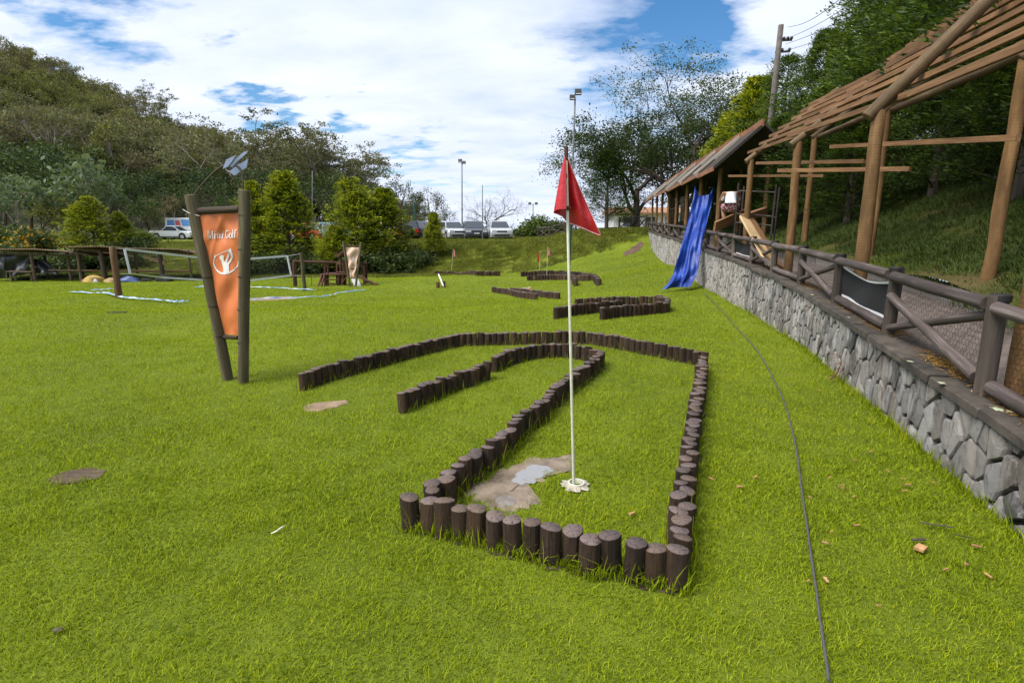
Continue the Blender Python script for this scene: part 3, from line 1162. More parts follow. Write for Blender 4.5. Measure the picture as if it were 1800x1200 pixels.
AY, AH = .115, .22                                # usual width and height of a stone
seeds = []
rs = random.Random(5)
y, kcol = -3.2, 0
while y < WALL_END:
    grow = 1.0 + .25 * min(1, max(0, (y - 8) / 12))
    z0, z1 = gz(float(wall_x(y)), y) - .18, float(deck_z(y))
    h = z0 + (kcol % 2) * AH * .5
    while h < z1 + .05:
        if rs.random() > .12:
            seeds.append(((y + rs.uniform(-.45, .45) * AY) / AY, (h + rs.uniform(-.42, .42) * AH) / AH))
        h += AH * rs.uniform(.8, 1.2) * grow
    y += AY * grow
    kcol += 1
S = np.array(seeds)
cells = []
for i, s in enumerate(seeds):
    d = (S[:, 0] - s[0]) ** 2 + (S[:, 1] - s[1]) ** 2
    nb = np.argsort(d)[1:22]
    poly = [(s[0] - 2, s[1] - 2), (s[0] + 2, s[1] - 2), (s[0] + 2, s[1] + 2), (s[0] - 2, s[1] + 2)]
    for j in nb:
        if d[j] > 9:
            break
        nx_, ny_ = S[j, 0] - s[0], S[j, 1] - s[1]
        L = math.hypot(nx_, ny_)
        if L < 1e-6:
            continue
        mx, my = (S[j, 0] + s[0]) / 2, (S[j, 1] + s[1]) / 2
        g = rs.uniform(.035, .085)                # open joint
        poly = clip(poly, nx_ / L, ny_ / L, (nx_ * mx + ny_ * my) / L - g)
        if len(poly) < 3:
            break
    if len(poly) < 3:
        continue
    poly = [(p[0] * AY, p[1] * AH) for p in poly]
    yc = s[0] * AY
    zt = float(deck_z(yc)) - .055
    poly = clip(poly, 0, 1, zt)
    poly = clip(poly, 0, -1, -(gz(float(wall_x(yc)), yc) - .16))
    if len(poly) < 3:
        continue
    ar = abs(sum(poly[k][0] * poly[(k + 1) % len(poly)][1] - poly[(k + 1) % len(poly)][0] * poly[k][1] for k in range(len(poly)))) / 2
    if ar < .0022:
        continue
    cells.append((yc, poly))

def stone_geo(mb, yc, poly):
    # round the corners a little, then three rings: joint, shoulder, face
    rp = []
    for k in range(len(poly)):
        a, b, c = poly[k - 1], poly[k], poly[(k + 1) % len(poly)]
        rp.append((b[0] + (a[0] - b[0]) * .10, b[1] + (a[1] - b[1]) * .10))
        rp.append((b[0] + (c[0] - b[0]) * .10, b[1] + (c[1] - b[1]) * .10))
    cx, cy = sum(p[0] for p in rp) / len(rp), sum(p[1] for p in rp) / len(rp)
    pr = rs.uniform(.0, .013)
    V, n = [], len(rp)
    for sc, d in ((1.0, .03), (.985, .004 - pr * .6), (.93, -.006 - pr)):
        for p in rp:
            V.append(wp(cx + (p[0] - cx) * sc, d + rs.uniform(-.003, .003), cy + (p[1] - cy) * sc))
    V.append(wp(cx, -.012 - pr, cy))
    F = []
    for j in range(2):
        F += [(j * n + k, j * n + (k + 1) % n, (j + 1) * n + (k + 1) % n, (j + 1) * n + k) for k in range(n)]
    F += [(2 * n + k, 2 * n + (k + 1) % n, 3 * n) for k in range(n)]
    mb.add(V, F)

cells = [c for c in cells if c[0] > 1.6]
cells.sort(key=lambda c: c[0])
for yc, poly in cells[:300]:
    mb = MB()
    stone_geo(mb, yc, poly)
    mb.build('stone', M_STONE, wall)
mb = MB()
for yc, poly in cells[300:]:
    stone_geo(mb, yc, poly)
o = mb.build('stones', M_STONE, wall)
o['kind'] = 'stuff'
o['label'] = 'small grey stones of the far stretch of the wall'

# coping slabs
y = -3.3
while y < WALL_END:
    L = rs.uniform(.38, .75)
    a, b = y, min(y + L - .008, WALL_END)
    dz = rs.uniform(-.008, .008)
    V = []
    for yy in (a, b):
        zt = float(deck_z(yy)) + dz
        o0 = -.045 + rs.uniform(-.02, .015)
        V += [wp(yy, o0, zt - .055), wp(yy, o0 + .004, zt - .008), wp(yy, o0 + .015, zt), wp(yy, .31, zt), wp(yy, .31, zt - .055)]
    if b > 1.2:
        MB().add(V, [(0, 1, 2, 3, 4), (9, 8, 7, 6, 5)] + [(k, (k + 1) % 5, 5 + (k + 1) % 5, 5 + k) for k in range(5)]).build('coping_slab', M_COPE, wall)
    y += L
M_LICHEN = plain('pale_lichen', (.36, .40, .27), .35, 30, .95, .5, 90, .01, .1)
for (yy, dd, s) in ((3.05, .05, .05), (3.02, .10, .03), (2.55, .06, .06), (4.0, -.04, .035), (3.5, -.045, .04), (5.6, .0, .03), (7.0, .0, .035)):
    mb = MB()
    c = wp(yy, dd, float(deck_z(yy)) + .006)
    ring = []
    for k in range(14):
        a = k / 14 * 6.283
        q = s * .7 * rs.uniform(.55, 1.2)
        ring.append(c + Vector((math.cos(a) * q * .8, math.sin(a) * q * 1.3, rs.uniform(-.001, .003))))
    mb.add(ring + [c + Vector((0, 0, .005))], [(k, (k + 1) % 14, 14) for k in range(14)])
    mb.build('lichen', M_LICHEN, wall)

# fallen conifer needles on the coping
n = 7000
Y = 2.0 + rng.gamma(1.6, 3.2, n)
Y = Y[Y < 20]
n = len(Y)
D = np.clip(.19 + rng.normal(0, .055, n), -.03, .30)
cl = np.sin(Y * 5.1) + np.sin(Y * 2.3 + 1) + rng.normal(0, .8, n) > -.2
Y, D = Y[cl], D[cl]
n = len(Y)
sl = (wall_x(Y + .2) - wall_x(Y - .2)) / .4
X = wall_x(Y) + D
Z = deck_z(Y) + rng.uniform(.008, .020, n)
az = rng.uniform(0, 6.283, n)
L = rng.uniform(.012, .035, n)
dx, dy = np.cos(az) * L, np.sin(az) * L
wx, wy = -np.sin(az) * .0022, np.cos(az) * .0022
V = np.stack([np.c_[X - dx - wx, Y - dy - wy, Z], np.c_[X + dx - wx, Y + dy - wy, Z + .003], np.c_[X + dx + wx, Y + dy + wy, Z + .003], np.c_[X - dx + wx, Y - dy + wy, Z]], 1).reshape(-1, 3)
M_NEEDLE = leafy('fallen_needles', [(.2, (.20, .09, .02)), (.5, (.42, .22, .03)), (.8, (.55, .34, .06))], 2, .1, .8, .8)
o = put(bpy.data.objects.new('needle_litter', np_mesh('needle_litter', V, np.arange(4 * n).reshape(-1, 4), M_NEEDLE)))
tag(o, 'rusty fallen needles lying along the top of the stone wall', 'needles', kind='stuff')

# walkway floor and its kerb
yy = np.arange(-3.5, WALL_END + 1, .5)
V, F = [], []
for y in yy:
    z = float(deck_z(y)) - .03
    V += [wp(y, .29, z), wp(y, 1.75, z)]
F = [(2 * i, 2 * i + 1, 2 * i + 3, 2 * i + 2) for i in range(len(yy) - 1)]
o = MB().add(V, F).build('walkway_floor', M_PAVE)
o['kind'] = 'structure'
M_KERB = plain('pebbled_concrete', (.22, .20, .18), .4, 40, .95, .8, 60, .02, .1)
kerb = thing('walkway_kerb', wp(5, 1.5, float(deck_z(5))), 'low pebbled kerb between the walkway and the grassed bank', 'kerb')
y = 1.5
while y < 33:
    mb = MB()
    V = []
    for q in (y, y + .97):
        z = float(deck_z(q)) - .04
        V += [wp(q, 1.42, z), wp(q, 1.43, z + .19), wp(q, 1.62, z + .20), wp(q, 1.65, z)]
    mb.add(V, [(0, 1, 2, 3), (7, 6, 5, 4)] + [(k, (k + 1) % 4, 4 + (k + 1) % 4, 4 + k) for k in range(4)]).build('kerb_stone', M_KERB, kerb)
    y += 1.0

# ------------------------------------------------------------------ railing of round logs
def m_wood(name, c, c2, stretch=(1, 1, .08), scale=30, rough=.8, bump=.6, rand=.3, rings=0.0, stain=None):
    t = NT(name)
    v = t.vec(stretch)
    f = t.noise(v, scale, 6, .62)
    g = t.noise(t.vec((1, 1, .4)), 3.0, 5)
    k = t.math('ADD', t.math('MULTIPLY', f, .65), t.math('MULTIPLY', g, .35))
    colr = t.ramp(k, [(.32, tuple(x * .55 for x in c)), (.5, c), (.68, c2)])
    h = f
    if rings:                                     # rings left by the peeling machine
        tc = t.n('ShaderNodeTexCoord')
        sp = t.n('ShaderNodeSeparateXYZ')
        t.l(tc.outputs['Object'], sp.inputs[0])
        wv = t.noise(t.vec((3, 3, 1)), 4, 3)
        s = t.math('SINE', t.math('ADD', t.math('MULTIPLY', sp.outputs[2], rings), t.math('MULTIPLY', wv, 2.5)))
        s = t.math('POWER', t.math('ABSOLUTE', s), .5)
        brk = t.ramp(t.noise(t.vec((1, 1, 2)), 7, 4), [(.42, 0.0), (.6, 1.0)])
        dk = t.math('MULTIPLY', t.math('SUBTRACT', 1.0, s), brk)
        colr = t.mix(t.math('MULTIPLY', dk, .45), colr, tuple(x * .4 for x in c))
        h = t.math('ADD', f, t.math('MULTIPLY', s, .25))
    if stain:
        colr = t.mix(t.math('MULTIPLY', t.ramp(t.noise(t.vec((1, 1, .5)), 5, 5), [(.5, 0.0), (.65, 1.0)]), .7), colr, stain)
    r = t.math('ADD', t.math('MULTIPLY', t.objrand(), 2 * rand), 1 - rand)
    cc = t.n('ShaderNodeCombineXYZ')
    for i in range(3):
        t.l(r, cc.inputs[i])
    colr = t.mix(1.0, colr, cc.outputs[0], 'MULTIPLY')
    return t.done(t.bsdf(colr, rough, t.bump(h, bump, .01), spec=.3))

M_RAIL = m_wood('weathered_rail_log', (.070, .054, .050), (.165, .135, .126), (1, 1, .06), 34, stain=(.045, .034, .028))
M_POSTW = m_wood('weathered_post_log', (.060, .048, .040), (.13, .11, .09), (1, 1, .06), 34)
M_PEELED = m_wood('peeled_eucalyptus', (.165, .090, .033), (.28, .165, .070), (1, 1, .15), 16, .7, .5, .22, 100.0)
M_RAFTER = m_wood('rafter_log', (.095, .060, .028), (.185, .130, .064), (1, 1, .1), 18, .7, .5, .2, 30.0)
M_PLANK = m_wood('sawn_batten', (.185, .095, .042), (.29, .165, .080), (1, 1, .05), 40, .75, .3, .28)
M_PALEPLANK = m_wood('fresh_board', (.42, .29, .15), (.56, .42, .24), (1, 1, .05), 40, .75, .3, .15)
M_STRAP = plain('black_strap', (.012, .011, .011), .2, 20, .6, .1)
M_WIRE = plain('dark_wire', (.045, .042, .040), .2, 20, .5, 0, metal=.6)

rail = thing('log_railing', wp(3.35, .12, float(deck_z(3.35))), 'weathered round-log railing with crossed braces along the top of the stone wall', 'railing')
RP = [3.35 + 1.565 * k for k in range(-2, 23)]
RP = [y for y in RP if y < WALL_END]
def rail_h(y):
    return float(np.interp(y, [3, 5, 9, 40], [.60, .57, .50, .52]))
rr = random.Random(9)
WIREV = MB()
for i, y in enumerate(RP):
    zf = float(deck_z(y))
    h = rail_h(y)
    far = y > 14
    nseg = 8 if far else 14
    beam('post', wp(y, .12, zf - .02), wp(y, .12 + rr.uniform(-.01, .01), zf + h + .03), .053, M_POSTW, rail, nseg, wob=.0)
    beam('post_strap', wp(y, .12, zf + h - .015), wp(y, .12, zf + h + .036), .057, M_STRAP, rail, nseg)
    if i + 1 >= len(RP):
        break
    y2 = RP[i + 1]
    zf2, h2 = float(deck_z(y2)), rail_h(y2)
    a, b = y + .05, y2 - .05
    top = beam('top_rail', wp(a, .085, zf + h - .03), wp(b, .085, zf2 + h2 - .045), .046 * rr.uniform(.95, 1.08), M_RAIL, rail, nseg, wob=.006, taper=rr.uniform(.9, 1.05), rnd=rr)
    k = i - 2                                       # bay 0 starts at the nearest post in view
    if k % 2 == 0:
        beam('brace', wp(a + .02, .13, zf + h - .10), wp(b - .02, .10, zf2 + .07), .032, M_RAIL, rail, nseg, wob=.004, rnd=rr)
        beam('brace', wp(a + .02, .10, zf + .09), wp(b, .085, zf2 + h2 * .62), .038, M_RAIL, rail, nseg, wob=.004, rnd=rr)
    else:
        beam('bottom_rail', wp(a + .03, .12, zf + .07), wp(b - .02, .12, zf2 + .06), .045, M_RAIL, rail, nseg, wob=.005, rnd=rr)
    # hexagonal wire netting on the walkway side
    if 1.5 < y < 8.5:
        w = .045
        nx_ = int((b - a) / w)
        nz = int((h - .05) / (w * .9))
        def hp(u, v):
            yy_ = a + u * w
            return wp(yy_, .185, float(deck_z(yy_)) + .01 + v * w * .9)
        for jz in range(nz):
            for ix in range(nx_):
                o_ = .5 if jz % 2 else 0
                p0, p1, p2, p3 = hp(ix + o_, jz), hp(ix + o_, jz + .55), hp(ix + o_ + .5, jz + 1), hp(ix + o_ - .5, jz + 1)
                for s_, e_ in ((p0, p1), (p1, p2), (p1, p3)):
                    dd_ = (e_ - s_).normalized()
                    sd = dd_.cross(Vector((1, -.25, 0))).normalized() * .0016
                    WIREV.add([s_ - sd, s_ + sd, e_ + sd, e_ - sd], [(0, 1, 2, 3)])
o = WIREV.build('wire_netting', M_WIRE, rail, fix=False)
o['kind'] = 'stuff'
o['label'] = 'dark hexagonal wire netting behind the railing'

# shade cloth tied into some of the openings
def m_cloth(name, c, rough=.6, var=.2, sc=12, trans=0.0):
    t = NT(name)
    v = t.vec((1, 1, 1))
    col_ = t.ramp(t.noise(v, sc, 5), [(.3, tuple(x * (1 - var) for x in c)), (.7, tuple(min(1, x * (1 + var)) for x in c))])
    b = t.bsdf(col_, rough, t.bump(t.noise(v, 9, 5, .6), .35, .02), spec=.4)
    if trans:
        tr = t.n('ShaderNodeBsdfTranslucent')
        t.l(col_, tr.inputs['Color'])
        m = t.n('ShaderNodeMixShader')
        m.inputs[0].default_value = trans
        t.l(b, m.inputs[1])
        t.l(tr.outputs[0], m.inputs[2])
        b = m.outputs[0]
    return t.done(b)

M_SHADE = m_cloth('black_shade_cloth', (.020, .020, .023), .95, .3, 60, .12)
M_WHITE = plain('white_webbing', (.72, .72, .74), .1, 20, .6, .1)
def shade(k, label, sag):
    y0, y1 = RP[k + 2] + .07, RP[k + 3] - .07
    e = thing('shade_cloth', wp(y0, .15, float(deck_z(y0))), label, 'cloth', 'shade cloths tied to the railing')
    def f(u, v):
        y = y0 + (y1 - y0) * u
        h = rail_h(y)
        z = float(deck_z(y)) + .10 + (h - .21) * v - sag * math.sin(math.pi * u) * v ** 2
        return wp(y, .15 + .02 * math.sin(u * 9 + v * 2) * (1 - v * .5), z)
    MB().grid(f, 24, 10).build('net', M_SHADE, e, sm=True, fix=False)
    MB().grid(lambda u, v: f(u, .97 + .07 * v) + Vector((-.006, -.002, 0)), 24, 1).build('hem', M_WHITE, e, fix=False) if k == 1 else None
    MB().grid(lambda u, v: f(u, -.02 + .08 * v) + Vector((-.006, -.002, 0)), 24, 1).build('hem', M_WHITE, e, fix=False)
shade(1, 'black shade cloth with white hems tied into the railing nearest the camera', .07)
shade(5, 'smaller black shade cloth tied into the railing below the leaning boards', .05)
shade(17, 'tiny black shade cloth tied into the railing near the far end of the wall', .02)

# ------------------------------------------------------------------ open timber roof over the near part of the walkway
def floor(y):
    return float(deck_z(y)) - .03
PP = [.3, 3.4, 6.4, 9.5, 12.6]
EAVE = 2.16
perg = thing('timber_pergola', wp(6.4, .3, floor(6.4)), 'unfinished roof frame of brown logs and sawn battens over the near walkway', 'pergola')
def roof_pt(y, d, s=.8, off=0.0):
    """a point of the roof plane: eave over the front posts, rising away from the lawn"""
    nrm = Vector((-s, 0, 1)).normalized()
    return wp(y, d, floor(y) + EAVE + s * (d - .28)) + nrm * off
rr = random.Random(21)
for i, y in enumerate(PP):
    r = .074 if i < 3 else .070
    beam('post', wp(y, .33, floor(y) - .05), wp(y, .30, floor(y) + EAVE), r, M_PEELED, perg, 18, taper=.92, wob=.008, rnd=rr)
    if i:
        beam('post', wp(y, 1.56, floor(y) - .05), wp(y, 1.56, floor(y) + 2.62), r * .92, M_PEELED, perg, 18, taper=.92, wob=.008, rnd=rr)
    s = 1.10 if i <= 2 else .80
    q = beam('rafter', roof_pt(y, .20, s, .02), roof_pt(y - .05, 2.55 if i < 4 else 1.95, s, .06), .070 if i < 3 else .062, M_RAFTER, perg, 16, taper=.9, wob=.006, rnd=rr)
    if i:
        beam('rafter', wp(y, 1.50, floor(y) + 2.58), wp(y - .05, 2.75, floor(y) + 2.58 + 1.0), .060, M_RAFTER, perg, 14, taper=.9, wob=.006, rnd=rr)
# the plate that ties the heads of the back posts, and a head board
for a, b in zip(PP[1:-1], PP[2:]):
    beam('plate', wp(a - .2, 1.62, floor(a) + 2.66), wp(b + .1, 1.62, floor(b) + 2.60), .05, M_RAFTER, perg, 12, wob=.005, rnd=rr)
beam('head_board', wp(6.9, 1.72, floor(6.9) + 2.78), wp(4.2, 1.72, floor(4.2) + 2.66), (.05, .15), M_PLANK, perg, roll=(0, 0, 1))
for k in range(10):
    d = .44 + .215 * k
    for (ya, yb, oa, ob) in ((1.2 + rr.uniform(-.2, .2), 6.75 + rr.uniform(0, .25), -.09, -.05), (6.15 + rr.uniform(-.2, .2), 10.15 + rr.uniform(-.15, .5), -.055, .10)):
        s0 = .95 if ya < 4 else .93
        s1 = .93 if yb < 8 else .80
        p, q = roof_pt(ya, d, s0, oa), roof_pt(yb, d, s1, ob)
        beam('batten', p, q, (.040, .062 * rr.uniform(.85, 1.2)), M_PLANK, perg, roll=(0, 0, 1))
    if k < 7:
        ya, yb = 9.1 + rr.uniform(-.3, .2), 13.3 + rr.uniform(-.2, .4)
        beam('batten', roof_pt(ya, d, .80, .02), roof_pt(yb, d, .80, .10), (.04, .06), M_PLANK, perg, roll=(0, 0, 1))
# temporary bars lashed across the posts
for (a, b, w) in (((1460, 258, 10.6), (1790, 242, 5.4), .06), ((1330, 287, 12.0), (1520, 283.5, 8.0), .055), ((1368, 300, 9.25), (1600, 297, 6.85), .055), ((1281, 309.5, 13.5), (1448, 309, 11.0), .05)):
    beam('bar', at(*a), at(*b), (w * .7, w), M_PLANK, perg, roll=(0, 0, 1))

# ------------------------------------------------------------------ finished roof over the far part of the walkway
M_ROOF = plain('dark_roofing', (.050, .043, .038), .3, 5, .95, .3, 30, .01, .15, spec=.1)
M_BARGE = m_wood('pale_barge_board', (.42, .37, .31), (.56, .50, .43), (1, 1, .05), 30, .8, .2, .1)
M_FASCIA = m_wood('red_brown_fascia', (.22, .095, .05), (.32, .16, .09), (1, 1, .05), 30, .8, .2, .15)
roof = thing('walkway_roof', wp(20, .3, floor(20)), 'finished dark roof in stepped bays on brown posts over the far walkway', 'walkway roof')
rr = random.Random(31)
for k in range(8):
    y = 15.7 + 3.1 * k
    beam('post', wp(y, .33, floor(y) - .05), wp(y, .31, floor(y) + 2.2), .072, M_PEELED, roof, 10, taper=.92, wob=.006, rnd=rr)
    beam('post', wp(y, 1.56, floor(y) - .05), wp(y, 1.56, floor(y) + 2.4), .070, M_PEELED, roof, 10, taper=.92, wob=.006, rnd=rr)
BAYS = [14.9, 17.3, 21.0, 25.4, 31.5, 37.0, 40.0]
for k in range(len(BAYS) - 1):
    ya, yb = BAYS[k], BAYS[k + 1]
    z0 = EAVE - .02 - .03 * k
    def rp_(y, d, off):
        nrm = Vector((-.9, 0, 1)).normalized()
        return wp(y, d, floor(yb) * .7 + floor(y) * .3 + z0 + .9 * (min(d, 1.15) - .05) - (max(0, d - 1.15) * .9)) + nrm * off
    V = [rp_(y, d, o_) for y in (ya, yb) for d, o_ in ((.0, 0), (1.15, 0), (1.15, .07), (.0, .07))]
    MB().add(V, [(0, 1, 2, 3), (7, 6, 5, 4)] + [(q, (q + 1) % 4, 4 + (q + 1) % 4, 4 + q) for q in range(4)]).build('roof_panel', M_ROOF, roof)
    V = [rp_(y, d, 0) + Vector((0, 0, o_)) for y in (ya, yb) for d, o_ in ((1.152, 0), (2.1, 0), (2.1, .07), (1.152, .07))]
    MB().add(V, [(0, 1, 2, 3), (7, 6, 5, 4)] + [(q, (q + 1) % 4, 4 + (q + 1) % 4, 4 + q) for q in range(4)]).build('roof_panel', M_ROOF, roof)
    beam('barge_board', rp_(yb + .03, -.06, .11), rp_(yb + .03, 1.17, .11), (.05, .15), M_BARGE, roof, roll=(-.9, 0, 1))
    beam('ridge_board', rp_(ya, 1.16, .10), rp_(yb, 1.16, .10), (.05, .18), M_FASCIA, roof, roll=(0, 0, 1))
    beam('eave_board', rp_(ya, -.03, .03), rp_(yb, -.03, .03), (.04, .12), M_FASCIA, roof, roll=(0, 0, 1))
for y, z in ((22, 1.55), (26.5, 1.25), (31, 1.6)):
    beam('tie_bar', wp(y - 2, .4, floor(y) + z), wp(y + 3, .4, floor(y + 1) + z), .025, M_POSTW, roof, 6)

# end pillar of the wall
c = wp(WALL_END + .25, .0, 0)
pil = thing('log_pillar', (c.x, c.y, gz(c.x, c.y) - .1), 'stout dark log pillar closing the far end of the stone wall', 'pillar')
beam('trunk', (c.x, c.y, gz(c.x, c.y) - .2), (c.x, c.y, 1.75), .28, M_POSTW, pil, 14, wob=.01)
beam('cap', (c.x, c.y, 1.74), (c.x, c.y, 1.80), .32, M_COPE, pil, 14)

# ------------------------------------------------------------------ blue tarpaulin
t = NT('blue_tarpaulin')
v = t.vec((1, 1, 1), False)
cc = t.ramp(t.noise(v, 3, 5), [(.3, (.004, .022, .17)), (.7, (.010, .055, .34))])
M_TARP = t.done(t.bsdf(cc, .46, t.bump(t.noise(t.vec((1, 1, .35), False), 7, 5, .6), .5, .03), spec=.4))
tl = [(530, 400), (520, 480), (503, 560), (487, 620), (470, 690), (452, 760), (430, 835), (408, 905), (388, 980), (355, 1040), (318, 1080)]
trr = [(648, 405), (650, 460), (640, 520), (622, 590), (608, 650), (592, 720), (578, 790), (566, 860), (556, 925), (545, 985), (500, 1062)]
dep = [16.6, 16.5, 16.3, 16.1, 15.9, 15.6, 15.35, 15.2, 15.1, 15.0, 14.9]
def tarp(u, v):
    q = v * 10
    i = min(int(q), 9)
    f = q - i
    L = Vector(tl[i]).lerp(Vector(tl[i + 1]), f)
    R_ = Vector(trr[i]).lerp(Vector(trr[i + 1]), f)
    if v < .09:                                     # the slung upper edge
        sag = 90 * math.sin(math.pi * u) ** .8 * (1 - v / .09)
    else:
        sag = 0
    p = L.lerp(R_, u)
    px, py = 1080 + p.x / 3.75, 220 + (p.y + sag) / 3.75
    Y = dep[i] + (dep[i + 1] - dep[i]) * f
    w = at(px, py, Y)
    # pleats that hang from the top, deeper towards the foot
    am = .05 + .09 * v
    fold = .55 * math.sin(u * 8 + 2.2 * math.sin(v * 2.3 + u)) + .30 * math.sin(u * 15 + 3 * math.sin(v * 3.1) + v * 5) + .16 * math.sin(u * 27 - v * 9) + .35 * math.sin(v * 13 + u * 4 + 2 * math.sin(u * 5))
    fold *= .75
    w += Vector((-.35, -1, 0)).normalized() * fold * am
    if v > .25:
        w += Vector((-.35, -1, 0)).normalized() * .08 * math.sin(v * 21 + u * 5) * (v - .25)
    g = gz(w.x, w.y) + .02 + .025 * abs(fold)
    if w.z < g:
        w.z = g
    return w
o = MB().grid(tarp, 60, 90).build('tarpaulin', M_TARP, sm=True, fix=False)
tag(o, 'bright blue tarpaulin hanging from the walkway roof down over the stone wall', 'tarpaulin')

# ------------------------------------------------------------------ scaffold, boards and the crouching workman
M_STEEL = plain('rusty_scaffold_tube', (.055, .042, .038), .3, 20, .6, .2, metal=.3)
sc_ = thing('scaffold', at(1290, 418, 13.2), 'thin rusty tube scaffold frame standing behind the railing', 'scaffold')
L0, L1 = at(1289, 432, 13.2), at(1298.5, 322, 13.2)
R0, R1 = at(1352, 440, 12.4), at(1365, 324, 12.4)
for p, q in ((L0, L1), (R0, R1)):
    beam('upright', (p.x, p.y, floor(p.y)), q, .022, M_STEEL, sc_, 8)
for f in (.88, .52, .38, .12):
    beam('rung', L0.lerp(L1, f), R0.lerp(R1, f), .016, M_STEEL, sc_, 8)
bk = Vector((.5, .9, 0))
for p, q in ((L0, L1), (R0, R1)):
    beam('upright', Vector((p.x, p.y, floor(p.y))) + bk, q + bk, .022, M_STEEL, sc_, 8)
beam('rung', L0.lerp(L1, .52) + bk, R0.lerp(R1, .52) + bk, .016, M_STEEL, sc_, 8)

def board(name, a, b, size, mat, label, cat, roll, group=None):
    o = beam(name, a, b, size, mat, None, roll=roll)
    return tag(o, label, cat, group)
board('plank', at(1256, 399, 13.0), at(1312, 374, 13.9), (.05, .24), M_PLANK, 'sloping brown plank on the scaffold under the crouching workman', 'plank', (0, -.3, 1))
board('plank', at(1305, 384, 12.6), at(1343, 371, 13.3), (.14, .16), M_PLANK, 'short dark block of timber lying on the scaffold right of the post', 'timber', (0, 0, 1))
board('board', at(1309, 384, 12.4), at(1358, 470, 9.9), (.04, .26), M_PALEPLANK, 'long pale board leaning from the scaffold down to the walkway, left one of two', 'board', (-.9, -.3, .3))
board('board', at(1320, 383, 12.7), at(1370, 468, 10.2), (.035, .20), M_PLANK, 'browner board leaning beside the long pale one behind the railing', 'board', (-.9, -.3, .3))
# ------------------------------------------------------------------ workman crouching on the scaffold
def skin_mesh(name, verts, edges, radii, root, mat, parent=None, sub=2):
    me = bpy.data.meshes.new(name)
    bm = bmesh.new()
    sk = bm.verts.layers.skin.verify()
    vs_ = []
    for i, (p, r) in enumerate(zip(verts, radii)):
        b = bm.verts.new(p)
        b[sk].radius = (r, r) if not isinstance(r, tuple) else r
        b[sk].use_root = (i == root)
        vs_.append(b)
    for a, b in edges:
        bm.edges.new((vs_[a], vs_[b]))
    bm.to_mesh(me)
    bm.free()
    me.materials.append(mat)
    o = put(bpy.data.objects.new(name, me), parent)
    s = o.modifiers.new('skin', 'SKIN')
    s.use_smooth_shade = True
    u = o.modifiers.new('sub', 'SUBSURF')
    u.levels = u.render_levels = sub
    return o

M_SKIN = plain('brown_skin', (.24, .12, .07), .15, 12, .55, .1)
M_SHIRT = m_cloth('white_shirt', (.62, .64, .68), .85, .1, 10)
t = NT('patterned_shorts')
v = t.vec((1, 1, 1), False)
vo = t.n('ShaderNodeTexVoronoi')
vo.inputs['Scale'].default_value = 22
t.l(v, vo.inputs['Vector'])
M_SHORTS = t.done(t.bsdf(t.ramp(vo.outputs['Distance'], [(.25, (.50, .42, .42)), (.42, (.35, .10, .11)), (.6, (.12, .05, .06))]), .9))
M_HAIR = plain('dark_hair', (.02, .016, .013), .2, 40, .6, .4)
foot = at(1282, 388, 13.5)
man = thing('person', foot, 'person in white shirt and red patterned shorts crouching on the scaffold, back turned', 'person')
man.rotation_euler = (0, 0, R(-20))
bv = [(0, -.06, .30), (0, .02, .46), (0, .11, .60), (0, .20, .66), (0, .28, .63), (0, .37, .56), (0, .41, .49)]
br = [.125, .125, .13, .11, .055, .085, .075]
be = [(0, 1), (1, 2), (2, 3), (3, 4), (4, 5), (5, 6)]
for s in (-1, 1):
    k = len(bv)
    bv += [(s * .10, -.02, .29), (s * .16, .30, .38), (s * .13, .06, .12), (s * .13, .03, .05), (s * .14, .20, .03)]
    br += [.10, .065, .055, .042, .035]
    be += [(0, k), (k, k + 1), (k + 1, k + 2), (k + 2, k + 3), (k + 3, k + 4)]
    k = len(bv)
    bv += [(s * .17, .20, .64), (s * .23, .36, .46), (s * .17, .52, .40), (s * .155, .58, .385)]
    br += [.062, .044, .032, .030]
    be += [(3, k), (k, k + 1), (k + 1, k + 2), (k + 2, k + 3)]
    h = len(bv) - 1
    for j, (dx, ln) in enumerate(((-.03, .065), (-.01, .075), (.01, .07), (.03, .055))):
        k = len(bv)
        bv += [(s * (.155 + dx), .60 + ln * .4, .375), (s * (.155 + dx), .60 + ln * .8, .345)]
        br += [.009, .008]
        be += [(h, k), (k, k + 1)]
    k = len(bv)
    bv += [(s * .115, .57, .365), (s * .10, .61, .345)]
    br += [.010, .009]
    be += [(h - 1, k), (k, k + 1)]
skin_mesh('body', bv, be, br, 0, M_SKIN, man)
skin_mesh('shirt', [(0, -.03, .38), (0, .02, .47), (0, .11, .60), (0, .195, .675), (-.13, .20, .61), (-.20, .32, .49), (.13, .20, .61), (.20, .32, .49)],
          [(0, 1), (1, 2), (2, 3), (3, 4), (4, 5), (3, 6), (6, 7)], [(.135, .125), (.138, .130), (.140, .132), .110, .070, .058, .070, .058], 1, M_SHIRT, man)
skin_mesh('shorts', [(0, -.07, .29), (0, -.035, .37), (-.10, -.01, .29), (-.15, .25, .365), (.10, -.01, .29), (.15, .25, .365)], [(0, 1), (0, 2), (2, 3), (0, 4), (4, 5)], [.142, .14, .115, .088, .115, .088], 0, M_SHORTS, man)
skin_mesh('hair', [(0, .345, .60), (0, .395, .58), (0, .43, .52)], [(0, 1), (1, 2)], [.075, .082, .07], 0, M_HAIR, man)

